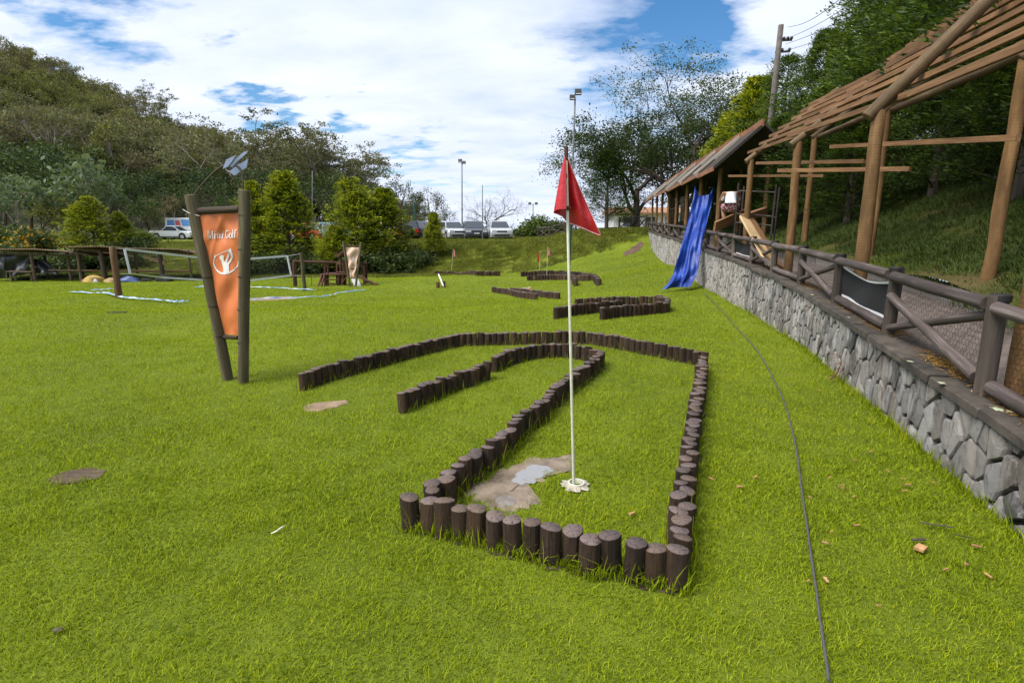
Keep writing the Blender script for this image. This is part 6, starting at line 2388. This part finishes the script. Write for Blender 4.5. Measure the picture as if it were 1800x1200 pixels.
M_PALM = leafy('pale_big_leaf', [(.25, (.060, .095, .045)), (.5, (.11, .155, .075)), (.75, (.18, .22, .12))], .3, .35)

def leaves(C, size, r_, aspect=.5, dirs=None, flat_=0.0, spread=None):
    """rhombic leaf clumps: C centres, size per leaf, dirs preferred long axis"""
    n = len(C)
    if dirs is None:
        a = r_.normal(0, 1, (n, 3))
    else:
        a = dirs + r_.normal(0, .35 if spread is None else spread, (n, 3))
    a /= np.linalg.norm(a, axis=1, keepdims=True) + 1e-9
    b = r_.normal(0, 1, (n, 3))
    if flat_:
        b = b * (1 - flat_) + np.cross(np.tile([0, 0, 1.0], (n, 1)), a) * flat_ * 2
    b -= a * (a * b).sum(1, keepdims=True)
    b /= np.linalg.norm(b, axis=1, keepdims=True) + 1e-9
    s = (size if hasattr(size, '__len__') else np.full(n, size))[:, None]
    V = np.empty((n, 4, 3))
    V[:, 0] = C - a * s
    V[:, 1] = C + b * s * aspect + a * s * .1
    V[:, 2] = C + a * s
    V[:, 3] = C - b * s * aspect + a * s * .1
    return V.reshape(-1, 3)

def crown(name, V, mats, mi, parent):
    me = np_mesh(name, V, np.arange(len(V)).reshape(-1, 4), mats, mi)
    return put(bpy.data.objects.new(name, me), parent)

def cypress_meshes(seed, H=1.0, n=1700, per=8, shag=1.0, mats=None, squat=1.0, leaf=.045, low=.04, peaks=1):
    """shaggy conifer of unit height: upswept sprays, tips of new growth; returns (crown mesh, trunk mesh)"""
    r_ = np.random.default_rng(seed)
    ph = r_.uniform(0, 6.28, 8)
    px = [(0, 0, 1.0)] + [(r_.uniform(-.16, .16), r_.uniform(-.1, .1), r_.uniform(.72, .9)) for _ in range(peaks - 1)]
    Cs, Ds, Ms, Sz = [], [], [], []
    h = r_.uniform(low, 1, n) ** .85
    az = r_.uniform(0, 6.283, n)
    which = r_.integers(0, len(px), n)
    for k in range(n):
        ox, oy, top = px[which[k]]
        hh = h[k] * top
        rel = hh / top
        lump = 1 + .28 * math.sin(az[k] * 3 + ph[0] + rel * 9) + .22 * math.sin(az[k] * 5 + ph[1] - rel * 17) + .18 * math.sin(rel * 38 + ph[2] + az[k])
        rad = .27 * squat * (max(0.0, 1 - rel) ** .72) * lump * min(1, .55 + rel * 4) + .012
        q = r_.uniform(.30, 1.0) ** .6
        d = np.array([math.cos(az[k]), math.sin(az[k]), .35 + .35 * rel])
        d /= np.linalg.norm(d)
        base = np.array([ox * min(1, rel * 2), oy * min(1, rel * 2), hh - .02]) + d * rad * q
        L = r_.uniform(.03, .07) * shag
        t_ = np.linspace(0, 1, per)
        sag = np.outer(t_ ** 2, [0, 0, -.25 * L])
        side = np.cross(d, [0, 0, 1.0])
        C = base + np.outer(t_ * L, d) + sag + np.outer(r_.normal(0, .30 * L, per), side) + r_.normal(0, .12 * L, (per, 3))
        Cs.append(C)
        Ds.append(np.tile(d, (per, 1)) + np.outer(r_.normal(0, .5, per), side))
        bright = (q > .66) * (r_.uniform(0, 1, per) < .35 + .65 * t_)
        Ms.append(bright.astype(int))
        Sz.append(leaf * r_.uniform(.5, 1.1, per) * .5)
    C, D, Mi, S_ = np.concatenate(Cs), np.concatenate(Ds), np.concatenate(Ms), np.concatenate(Sz)
    V = leaves(C, S_, r_, .30, D, .35)
    cm = np_mesh('crown', V, np.arange(len(V)).reshape(-1, 4), list(mats), Mi)
    mb = MB()
    mb.tube([(0, 0, -.03), (.004, .003, .3), (-.004, 0, .6), (0, 0, .95)], [.022, .016, .009, .002], 8)
    for k in range(26):
        z = r_.uniform(.06, .85)
        a = r_.uniform(0, 6.283)
        L = .22 * squat * (1 - z) ** .72
        mb.tube([(0, 0, z), (math.cos(a) * L * .6, math.sin(a) * L * .6, z + L * .25), (math.cos(a) * L, math.sin(a) * L, z + L * .5)], [.006, .004, .001], 5)
    me = bpy.data.meshes.new('trunk')
    me.from_pydata(mb.v, [], mb.f)
    me.materials.append(M_BARK)
    return cm, me

def plant(name, meshes, loc, scale, rotz, label, cat='tree', group=None, tilt=0.0):
    e = thing(name, loc, label, cat, group)
    e.rotation_euler = (tilt, 0, rotz)
    e.scale = scale if hasattr(scale, '__len__') else (scale, scale, scale)
    for nm, me in zip(('crown', 'trunk', 'blossom', 'moss'), meshes):
        if me is not None:
            put(bpy.data.objects.new(nm, me), e)
    return e

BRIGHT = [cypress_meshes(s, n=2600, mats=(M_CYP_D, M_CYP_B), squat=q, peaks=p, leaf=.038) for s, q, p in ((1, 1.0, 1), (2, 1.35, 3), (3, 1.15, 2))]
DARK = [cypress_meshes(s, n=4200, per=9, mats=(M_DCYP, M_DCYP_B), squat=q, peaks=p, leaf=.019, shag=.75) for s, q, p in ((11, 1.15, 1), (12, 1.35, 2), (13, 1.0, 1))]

def gpt(px, py, Y):
    p = at(px, py, Y)
    return Vector((p.x, p.y, gz(p.x, p.y) - .05))

def tree_h(px, py_top, Y):
    """height of a tree standing at px, Y ahead, whose top shows at py_top"""
    p = at(px, py_top, Y)
    return p.z - gz(p.x, p.y)

# bright conifers on the slope below the car park
for px, top, Y, k, wd, rot, lab in (
        (168, 343, 46, 1, 1.25, .4, 'broad yellow-green conifer behind the long shed at left'),
        (215, 372, 47, 2, 1.3, 2.2, 'lower yellow-green conifer right of the broad one behind the shed'),
        (452, 318, 39.5, 2, 1.0, 1.2, 'yellow-green conifer just right of the Mini Golf sign'),
        (508, 300, 39, 0, 1.25, .2, 'tall pointed yellow-green conifer behind the net'),
        (622, 312, 38.5, 1, 1.15, 2.6, 'big spreading yellow-green conifer behind the playground'),
        (678, 330, 39.5, 0, 1.45, 4.0, 'yellow-green conifer joined to the right side of the big spreading one'),
        (590, 395, 37.5, 2, 1.4, 5.1, 'low yellow-green conifer at the left foot of the big spreading one'),
        (764, 372, 39.5, 0, 1.05, 3.0, 'small yellow-green conifer alone on the slope in front of the cars')):
    h = tree_h(px, top, Y)
    g = gpt(px, 440, Y)
    plant('conifer_tree', BRIGHT[k], g, (h * wd, h * wd, h), rot, lab, 'tree', 'bright conifers on the slope')

# dark cypresses on the bank behind the walkway
def bz(x, y):
    return float(np.atleast_1d(bank(x, y))[0])
cyp = [(4.5, 5.2, 7.2, 1.3, 'outermost, by the right edge of the photo'), (7.2, 4.6, 6.6, 1.35, 'behind the nearest back post'), (9.8, 5.0, 6.8, 1.3, 'right of the thick middle post'), (12.6, 4.6, 6.4, 1.35, 'behind the thick middle post'),
       (15.6, 5.2, 6.6, 1.3, 'behind the upper battens'), (18.8, 5.6, 6.5, 1.25, 'tall one rising left of the battens'), (22.5, 5.4, 5.7, 1.2, 'in front of the utility pole'),
       (26.5, 5.2, 5.9, 1.2, 'below the utility pole'), (30.5, 4.9, 6.0, 1.3, 'lightest one, left of the utility pole'), (34.0, 4.4, 5.0, 1.4, 'leftmost of the row, above the far roof'),
       (8.5, 8.5, 8.5, 1.1, 'second row, far right'), (13.5, 8.6, 8.4, 1.1, 'second row, behind the rafters'), (18.5, 9.0, 7.6, 1.1, 'second row, tallest against the sky'), (24, 9.0, 6.0, 1.3, 'second row, right of the utility pole'),
       (5.8, 3.7, 3.0, 1.5, 'low bushy one nearest the right edge'), (8.6, 3.5, 3.2, 1.5, 'low bushy one right of the thick middle post'), (14.0, 3.3, 3.4, 1.5, 'low bushy one left of the thick middle post'), (19.4, 3.0, 3.2, 1.5, 'low bushy one beside the scaffold'), (25.0, 2.9, 3.4, 1.4, 'low bushy one behind the blue tarpaulin'), (29.0, 2.9, 3.4, 1.4, 'low bushy one behind the far posts'),
       (12.4, 2.5, 2.5, 1.5, 'squat one added as shade behind the leaning boards'), (15.2, 2.3, 2.6, 1.5, 'squat one added as shade behind the scaffold frame'), (17.8, 2.3, 2.6, 1.5, 'squat one added as shade right behind the workman'), (20.6, 2.3, 2.6, 1.5, 'squat one added as shade between workman and tarpaulin'),  # squat row added to darken the bank where deep shade lies
       (23.6, 2.3, 2.6, 1.5, 'squat one added as shade behind the top of the tarpaulin'), (27.0, 2.3, 2.6, 1.5, 'squat one added as shade behind the middle far posts'),
       (11.2, 3.6, 3.6, 1.2, 'low one close behind the railing posts'), (16.8, 3.4, 3.4, 1.2, 'low one behind the scaffold'), (22.0, 3.3, 3.2, 1.2, 'low one behind the workman')]
for i, (y, d, h, wd, lab) in enumerate(cyp):
    x = float(wall_x(y)) + d
    k = i % 3
    src = DARK if i not in (8, 9) else [(BRIGHT[0]), (BRIGHT[2]), (BRIGHT[0])]
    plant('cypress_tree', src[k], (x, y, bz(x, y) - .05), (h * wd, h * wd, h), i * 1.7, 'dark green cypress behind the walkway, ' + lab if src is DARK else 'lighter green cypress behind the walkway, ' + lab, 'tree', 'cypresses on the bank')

# ---- branching trees
def branching(seed, H, spec, bark, leaf_mat, leafn, leafs, leafr, flat_leaf=.3, leaf_levels=(0,), droop=0.0, hang=0, thick=.02):
    """recursive limbs; spec: list of (children, length ratio, spread angle, upward pull); returns crown and trunk meshes"""
    r_ = random.Random(seed)
    nr = np.random.default_rng(seed)
    mb = MB()
    tips = []
    def limb(p, d, L, r, lv):
        n = 4 if lv < 3 else 3
        P, Rr = [p], [r]
        q = p.copy()
        dd = d.copy()
        up = spec[min(lv, len(spec) - 1)][3]
        for k in range(n):
            dd = (dd + Vector((r_.uniform(-.22, .22), r_.uniform(-.22, .22), r_.uniform(-.12, .12) + up * .12))).normalized()
            q = q + dd * L / n
            P.append(q.copy())
            Rr.append(r * (1 - .45 * (k + 1) / n))
        mb.tube(P, Rr, 8 if lv < 2 else (5 if lv < 4 else 3), caps=False)
        if lv >= len(spec):
            tips.append(q.copy())
            return
        nc, lr, sp_, _ = spec[lv][:4]
        for c in range(nc):
            a = 2 * math.pi * (c + r_.uniform(-.3, .3)) / nc + lv
            ax = dd.orthogonal().normalized()
            ax.rotate(Matrix.Rotation(a, 3, dd))
            nd = dd.copy()
            nd.rotate(Matrix.Rotation(R(sp_) * r_.uniform(.6, 1.25), 3, ax))
            t_ = 1.0 if c == 0 else r_.uniform(.55, 1.0)
            b = P[int(t_ * n)] if t_ < 1 else q
            limb(b, nd, L * lr * r_.uniform(.8, 1.2), Rr[-1] * (1.0 if c == 0 else .82), lv + 1)
    limb(Vector((0, 0, -.2)), Vector((0, 0, 1)), H * spec[0][4], H * thick, 0)
    me = bpy.data.meshes.new('trunk')
    me.from_pydata([tuple(v) for v in mb.v], [], mb.f)
    me.materials.append(bark)
    me.polygons.foreach_set('use_smooth', [True] * len(me.polygons))
    cm = None
    T = np.array([tuple(t_) for t_ in tips])
    k_ = H / T[:, 2].max()                          # as tall as asked for
    T = T * k_
    me.transform(Matrix.Scale(k_, 4))
    if leafn:
        C = np.repeat(T, leafn, 0) + nr.normal(0, leafr, (len(T) * leafn, 3)) * np.array([1, 1, 1 - flat_leaf])
        C[:, 2] -= droop * np.abs(nr.normal(0, leafr, len(C)))
        V = leaves(C, leafs * nr.uniform(.5, 1.15, len(C)), nr, .45)
        cm = np_mesh('crown', V, np.arange(len(V)).reshape(-1, 4), leaf_mat)
    moss = None
    if hang:
        S_ = T[nr.integers(0, len(T), hang)] + nr.normal(0, .15, (hang, 3))
        L = nr.uniform(.25, 1.1, hang)
        V = np.stack([S_ + [-.02, 0, 0], S_ + [.02, 0, 0], S_ + np.c_[np.full(hang, .008), np.zeros(hang), -L], S_ + np.c_[np.full(hang, -.008), np.zeros(hang), -L]], 1).reshape(-1, 3)
        moss = np_mesh('moss', V, np.arange(len(V)).reshape(-1, 4), M_PINE)
    return [cm, me, None, moss], len(tips)

# big half-bare broadleaf tree above the far roof
bigt, nt = branching(5, 13, [(4, .80, 36, .25, .26), (3, .80, 32, .2), (3, .78, 34, .1), (3, .74, 36, .0), (3, .66, 38, .0)], M_BARK, M_BROAD, 85, .08, .30, .2)
p = at(1205, 390, 41)
plant('broadleaf_tree', bigt, (p.x, p.y, 1.2), (1.4, 1.4, 1.02), .6, 'large half-bare broadleaf tree with open branches above the far walkway roof', 'tree')
bt2, _ = branching(8, 7.5, [(4, .78, 40, .2, .24), (3, .78, 36, .1), (3, .75, 36, .0), (4, .7, 38, 0)], M_BARK, M_BROAD, 110, .10, .30, .2)
p = at(1120, 400, 43)
plant('broadleaf_tree', bt2, (p.x, p.y, 1.3), (1.2, 1.2, 1.05), 2.0, 'darker bushy broadleaf tree to the left of the large half-bare one', 'tree')
p = at(1175, 390, 46)
plant('broadleaf_tree', bt2, (p.x, p.y, 1.3), (1.4, 1.4, 1.25), 4.1, 'dense dark tree behind the posts of the far walkway roof', 'tree')
# dark layered conifer left of it
h = tree_h(1066, 262, 40)
plant('conifer_tree', DARK[0], gpt(1066, 400, 40), (h * 1.35, h * 1.35, h), 1.0, 'dark layered conifer on the hilltop right of the red flag', 'tree')
# bare rain tree with hanging moss
rain, _ = branching(14, 7.0, [(5, .95, 50, .10, .30), (3, .85, 36, -.15), (3, .78, 36, -.1), (3, .72, 38, -.05), (3, .62, 40, 0), (3, .6, 40, 0)], M_BARK, None, 0, 0, 0, hang=260, thick=.040)
p = at(862, 400, 78)
plant('rain_tree', rain, (p.x, p.y, gz(p.x, p.y)), (1.15, 1.15, 1.0), 1.1, 'bare umbrella-shaped tree with hanging moss behind the parked cars', 'tree')

# bushes
def bush_mesh(seed, n=2600, mat=M_BUSH, leaf=.055, flowers=None):
    r_ = np.random.default_rng(seed)
    k = 26
    cc = np.c_[r_.normal(0, .34, (k, 2)), r_.uniform(.18, .75, k)]
    cc[:, 2] *= 1 - .5 * np.clip(np.hypot(cc[:, 0], cc[:, 1]), 0, 1)
    C = np.repeat(cc, n // k, 0) + r_.normal(0, .115, (n // k * k, 3))
    C[:, 2] = np.abs(C[:, 2])
    V = leaves(C, leaf * r_.uniform(.6, 1.2, len(C)), r_, .5)
    mi = None
    mats = [mat]
    if flowers is not None:
        mats = [mat, flowers]
        mi = ((r_.uniform(0, 1, len(C)) < .2) & (C[:, 2] > .35)).astype(int)
    cm = np_mesh('crown', V, np.arange(len(V)).reshape(-1, 4), mats, mi)
    mb = MB()
    for c in cc:
        mb.tube([(0, 0, -.05), (c[0] * .5, c[1] * .5, c[2] * .55), tuple(c)], [.018, .012, .004], 5)
    me = bpy.data.meshes.new('trunk')
    me.from_pydata(mb.v, [], mb.f)
    me.materials.append(M_BARK)
    return [cm, me]
BUSH = [bush_mesh(1), bush_mesh(2, mat=M_BROAD), bush_mesh(3, mat=M_BROAD, flowers=M_FLOWER), bush_mesh(4, mat=M_PALM, leaf=.09, n=1500)]
for px, py, Y, k, s, sz, lab in (
        (942, 412, 52, 0, 2.9, 2.4, 'round leafy green bush right of the parked silver SUV'),
        (975, 412, 50, 1, 2.0, 1.8, 'darker bush behind the log fence on the bank'),
        (915, 414, 53, 1, 1.5, 1.3, 'low bush at the end of the row of cars'),
        (55, 432, 44, 2, 3.2, 3.0, 'bush with orange flowers behind the left shed'),
        (20, 432, 46, 1, 3.2, 3.4, 'dark green bush at the left edge behind the shed'),
        (255, 425, 50, 0, 1.8, 1.6, 'low bright green bush in front of the pickup'),
        (232, 428, 47, 1, 2.0, 1.6, 'low dark bush right of the yellow-green conifers'),
        (735, 440, 38.5, 1, 1.6, 1.4, 'scrubby dark bush on the slope left of the small conifer'),
        (710, 450, 38, 0, 1.5, 1.2, 'green scrub at the foot of the slope beside the litter bin'),
        (790, 405, 51, 0, 1.4, 1.6, 'small light bush between the silver car and the floodlight pole'),
        (752, 408, 52, 1, 1.8, 1.7, 'dark shrub behind the black SUV'),
        (150, 470, 39, 1, 2.6, 2.2, 'dark shrub added as shade behind the left part of the long shed'), (185, 470, 39.5, 1, 2.4, 2.2, 'dark shrub added as shade behind the thick post of the long shed'),  # dark shrubs behind the sheds are added in place of the shade there
        (222, 470, 40, 1, 2.2, 1.9, 'dark shrub added as shade behind the left net post'), (100, 470, 40, 0, 2.0, 1.2, 'light shrub behind the gap between the sheds'), (30, 470, 39, 1, 3.0, 2.2, 'dark shrub added as shade behind the black plastic of the shed'),
        (505, 470, 37.5, 1, 2.4, 1.9, 'dark shrub under the tall pointed conifer'), (455, 470, 37.5, 1, 2.4, 1.9, 'dark shrub under the conifer beside the sign'), (640, 470, 37.2, 1, 2.8, 2.0, 'dark shrub under the big spreading conifer'), (685, 462, 37.5, 1, 2.2, 1.9, 'dark shrub under the right side of the big conifer'), (560, 470, 37.3, 1, 2.2, 1.7, 'dark shrub behind the playground')):
    g = gpt(px, py, Y)
    plant('bush', BUSH[k], g, (s, s, sz), px * .7, lab, 'bush', 'bushes')

# ---- eucalyptus and other tall trees that stand out
euc = [branching(s, 16, [(3, .62, 22, .5, .46), (3, .72, 34, .35), (3, .70, 38, .2), (4, .60, 42, .1)], M_PALEBARK, M_EUC, 46, .19, .36, .45, droop=.3)[0] for s in (21, 22, 23)]
tall = [(478, 185, 88, 0, 1.3, 'tall eucalyptus with open umbrella crown against the sky behind the conifers'), (440, 215, 92, 1, 1.3, 'tall eucalyptus left of the umbrella-crowned one'),
        (560, 218, 92, 2, 1.3, 'slender eucalyptus leaning right of the tall umbrella-crowned one'), (605, 250, 95, 1, 1.3, 'shorter eucalyptus at the right end of the tall group'),
        (530, 250, 86, 0, .9, 'eucalyptus with a dense low crown in the middle of the tall group'), (400, 262, 100, 2, 1.0, 'eucalyptus behind the metal arrow of the sign'),
        (515, 205, 84, 1, 1.3, 'broad-crowned eucalyptus right of the umbrella-crowned one'), (585, 232, 84, 0, 1.3, 'feathery eucalyptus at the right of the tall group'), (632, 272, 88, 2, 1.3, 'low feathery eucalyptus ending the tall group'), (455, 250, 80, 2, 1.0, 'darker eucalyptus in front of the umbrella-crowned one'),
        (285, 160, 190, 0, 1.0, 'tall ridge tree with layered crown standing alone above the hill line'), (205, 138, 200, 1, 1.0, 'thin wispy tree on the ridge left of the layered one'),
        (238, 172, 195, 2, 1.0, 'small-crowned tree on the ridge between the two tall ones'), (330, 210, 185, 1, 1.0, 'short ridge tree right of the layered one'), (352, 226, 180, 2, .9, 'tiny round-topped tree on the ridge slope'),
        (30, 165, 150, 2, .75, 'slender eucalyptus near the left edge of the hillside'), (62, 190, 140, 1, .75, 'slender pale-trunked eucalyptus second from the left on the hillside'), (140, 200, 130, 0, .75, 'slender eucalyptus halfway up the hillside, left of the white-trunked one'),
        (180, 215, 115, 2, .7, 'thin eucalyptus low on the hillside, left of the white-trunked one'), (245, 222, 118, 0, .7, 'thin eucalyptus right of the white-trunked one'), (290, 262, 100, 1, .7, 'thin pale-trunked eucalyptus just above the van'),
        (335, 250, 112, 0, .7, 'thin eucalyptus left of the metal arrow'), (375, 240, 116, 2, .7, 'thin eucalyptus above the left sign post'),
        (214, 185, 120, 1, 1.0, 'tall eucalyptus with a white trunk in the middle of the hillside'), (100, 205, 125, 0, 1.1, 'brownish eucalyptus with pale forked trunk on the hillside'),
        (268, 235, 108, 2, 1.0, 'eucalyptus with twin pale trunks above the pickup'), (310, 240, 104, 1, 1.0, 'eucalyptus on the lower hillside left of the sign')]
for px, top, Y, k, wd, lab in tall:
    p = at(px, top, Y)
    base = gz(p.x, p.y)
    h = max(p.z - base, 4.5)
    s = h / 16.0
    plant('eucalyptus_tree', euc[k], (p.x, p.y, base - .2), (s * wd, s * wd, s), px * .31, lab, 'tree', 'tall eucalyptus trees')

# dark pines behind the car park and pale big-leaved trees at left
pine = [branching(s, 9, [(4, .60, 40, .3, .40), (4, .66, 44, .1), (3, .62, 40, .1)], M_BARK, M_PINE, 46, .17, .48, .2)[0] for s in (31, 32)]
for px, top, Y, k, lab in ((700, 320, 66, 0, 'dark pine with a rounded top behind the red car'), (748, 333, 64, 1, 'dark bushy pine left of the thin bare pole'), (655, 330, 70, 1, 'dark pine behind the big spreading conifer'),
                           (725, 345, 76, 0, 'smaller dark pine between the two larger ones'), (792, 372, 68, 1, 'slim young pine left of the grey floodlight pole'), (570, 330, 62, 0, 'thin greyish tree in the gap between the conifers'),
                           (420, 300, 62, 1, 'dark tree behind the right post of the sign'), (350, 330, 68, 0, 'dark tree above the pickup behind the sign')):
    p = at(px, top, Y)
    b_ = gz(p.x, p.y)
    s = max(p.z - b_, 2.5) / 9.0
    plant('pine_tree', pine[k], (p.x, p.y, b_ - .1), (s, s, s), px * .5, lab, 'tree', 'dark pines behind the car park')
palm, _ = branching(41, 7, [(4, .55, 42, .4, .62), (4, .5, 50, .2)], M_PALEBARK, M_PALM, 36, .34, .50, .3)
for px, top, Y, lab in ((85, 330, 56, 'pale thin tree with spreading big leaves behind the left shed'), (128, 280, 60, 'taller pale big-leaved tree right of the spreading one at left'), (8, 312, 52, 'big-leaved tree at the left edge of the photo'),
                        (178, 325, 62, 'pale big-leaved tree behind the broad yellow-green conifer')):
    p = at(px, top, Y)
    b_ = gz(p.x, p.y)
    s = max(p.z - b_, 2.5) / 7.0
    plant('cecropia_tree', palm, (p.x, p.y, b_ - .1), s, px, lab, 'tree', 'pale big-leaved trees at left')
tb_ = [branching(s, 11, [(4, .66, 34, .3, .36), (4, .68, 38, .2), (3, .66, 40, .1)], M_BARK, m_, 60, .26, .62, .25)[0] for s, m_ in ((51, M_DEEP), (52, M_OLIVE), (53, M_BROWNL))]
edge = [(-15, 250, 66, 0), (35, 262, 70, 0), (75, 285, 64, 0), (120, 300, 72, 0), (160, 290, 70, 0), (205, 300, 68, 0), (250, 312, 74, 0), (300, 318, 72, 0), (345, 300, 76, 0), (385, 298, 74, 0),
        (55, 345, 54, 1), (105, 352, 57, 0), (240, 345, 60, 0), (275, 345, 64, 2), (430, 305, 78, 0), (470, 300, 74, 0), (520, 296, 78, 0), (575, 306, 80, 0), (610, 315, 78, 0), (640, 330, 82, 0), (390, 345, 58, 0)]
names = ['dark green', 'olive green', 'brownish']
for i, (px, top, Y, k) in enumerate(edge):
    p = at(px, top, Y)
    b_ = gz(p.x, p.y)
    s = max(p.z - b_, 3) / 11.0
    place = ['at the left edge', 'second from the left edge', 'above the orange flowers', 'above the shed roofs', 'above the broad yellow-green conifer', 'left of the pickup', 'above the pickup', 'above the van',
             'left of the sign top', 'behind the sign top', 'low, above the shed roof end', 'low, between shed and conifer', 'low, left of the pickup nose', 'low, behind the pickup', 'right of the sign post',
             'behind the tall pointed conifer', 'between the two conifer groups', 'left of the big spreading conifer', 'behind the big spreading conifer', 'right behind the big spreading conifer', 'low, just left of the sign'][i]
    plant('forest_tree', tb_[k], (p.x, p.y, b_ - .2), s, px * .37, '%s tree at the foot of the wood, %s' % (names[k], place), 'tree', 'trees at the foot of the wood')

# ---- the wood on the hillside, one mass
wood_src = bpy.data.collections.new('wood_trees')
def wood_tree(k, seed, H, spec, mat, bark, n, ls, lr):
    (cm, tm, _, _), _n = branching(seed, H, spec, bark, mat, n, ls, lr, .25)
    me = bpy.data.meshes.new('wood_tree')
    bm = bmesh.new()
    bm.from_mesh(cm)
    nf = len(bm.faces)
    bm.from_mesh(tm)
    bm.faces.ensure_lookup_table()
    for f in bm.faces[nf:]:
        f.material_index = 1
    bm.to_mesh(me)
    bm.free()
    me.materials.append(mat)
    me.materials.append(bark)
    wood_src.objects.link(bpy.data.objects.new('wood_tree_%d' % k, me))
WSP = [(3, .46, 22, .5, .56), (4, .62, 34, .3), (3, .6, 38, .1)]
for k, (m_, bk_, H) in enumerate(((M_EUC, M_PALEBARK, 14), (M_BROWNL, M_PALEBARK, 13), (M_OLIVE, M_BARK, 12), (M_DEEP, M_BARK, 11), (M_BROWNL, M_PALEBARK, 12), (M_OLIVE, M_PALEBARK, 14))):
    wood_tree(k, 60 + k, H * 1.25, WSP, m_, bk_, 46, .34, .62)
n = 1250
Yw = 84 + (262 - 84) * rng.uniform(0, 1, n) ** .8
Aw = rng.uniform(-1.12, -.16, n)
Xw = Aw * Yw
hz_ = hill(Xw, Yw)
sel = np.interp(Aw, [-1.2, -.5, -.3, -.16], [1, 1, .8, .5]) > rng.uniform(0, 1, n)
Xw, Yw, hz_ = Xw[sel], Yw[sel], hz_[sel]
Zw = ground(Xw, Yw) - .3
n = len(Xw)
# kinds of tree grow in drifts: dark at the foot and along the ridge, brownish in between
dr = np.sin(Xw * .045 + 1) + np.sin(Yw * .06 + Xw * .02) + rng.normal(0, .8, n)
idx = np.where(dr > .9, 2, np.where(dr > 0, rng.choice([0, 5], n), np.where(dr > -1.0, rng.choice([1, 4], n), 0)))
idx = np.where(Yw > 215, np.where(rng.uniform(0, 1, n) < .75, 3, 2), idx)
idx = np.where((Yw < 96), np.where(rng.uniform(0, 1, n) < .8, 3, 5), idx)
sc = rng.uniform(.50, .95, n) * np.interp(Aw[sel], [-.5, -.2], [1, .55])
scatter('hillside_wood', np.c_[Xw, Yw, Zw], np.c_[rng.normal(0, .05, (n, 2)), rng.uniform(0, 6.28, n)], np.c_[sc * rng.uniform(.9, 1.2, n), sc * rng.uniform(.9, 1.2, n), sc], idx, wood_src,
        'mixed brownish and green wood covering the hillside at left', 'wood')
# low blue-green planting in front of the shed
PL = leafy('agave_leaf', [(.25, (.06, .085, .06)), (.5, (.11, .15, .11)), (.75, (.19, .235, .18))], .5, .2)
for i in range(13):
    px_ = 34 + i * 8.2
    g = on(px_, 490 + (3 if i < 3 else 0) - .2 * i)
    r_ = np.random.default_rng(200 + i)
    n_ = 70
    az = r_.uniform(0, 6.283, n_)
    P = np.c_[g.x + r_.normal(0, .14, n_), g.y + r_.normal(0, .2, n_), np.full(n_, g.z)]
    H = r_.uniform(.12, .38, n_)
    V, T = blades(P, H, r_.uniform(.025, .05, n_), H * r_.uniform(.3, 1.0, n_), az, r_.uniform(0, 1, n_))
    e = put(bpy.data.objects.new('shed_plant', np_mesh('shed_plant', V, T, PL)))
    tag(e, 'low grey-green spiky plant in the row in front of the shed', 'plant', 'spiky plants in front of the shed')
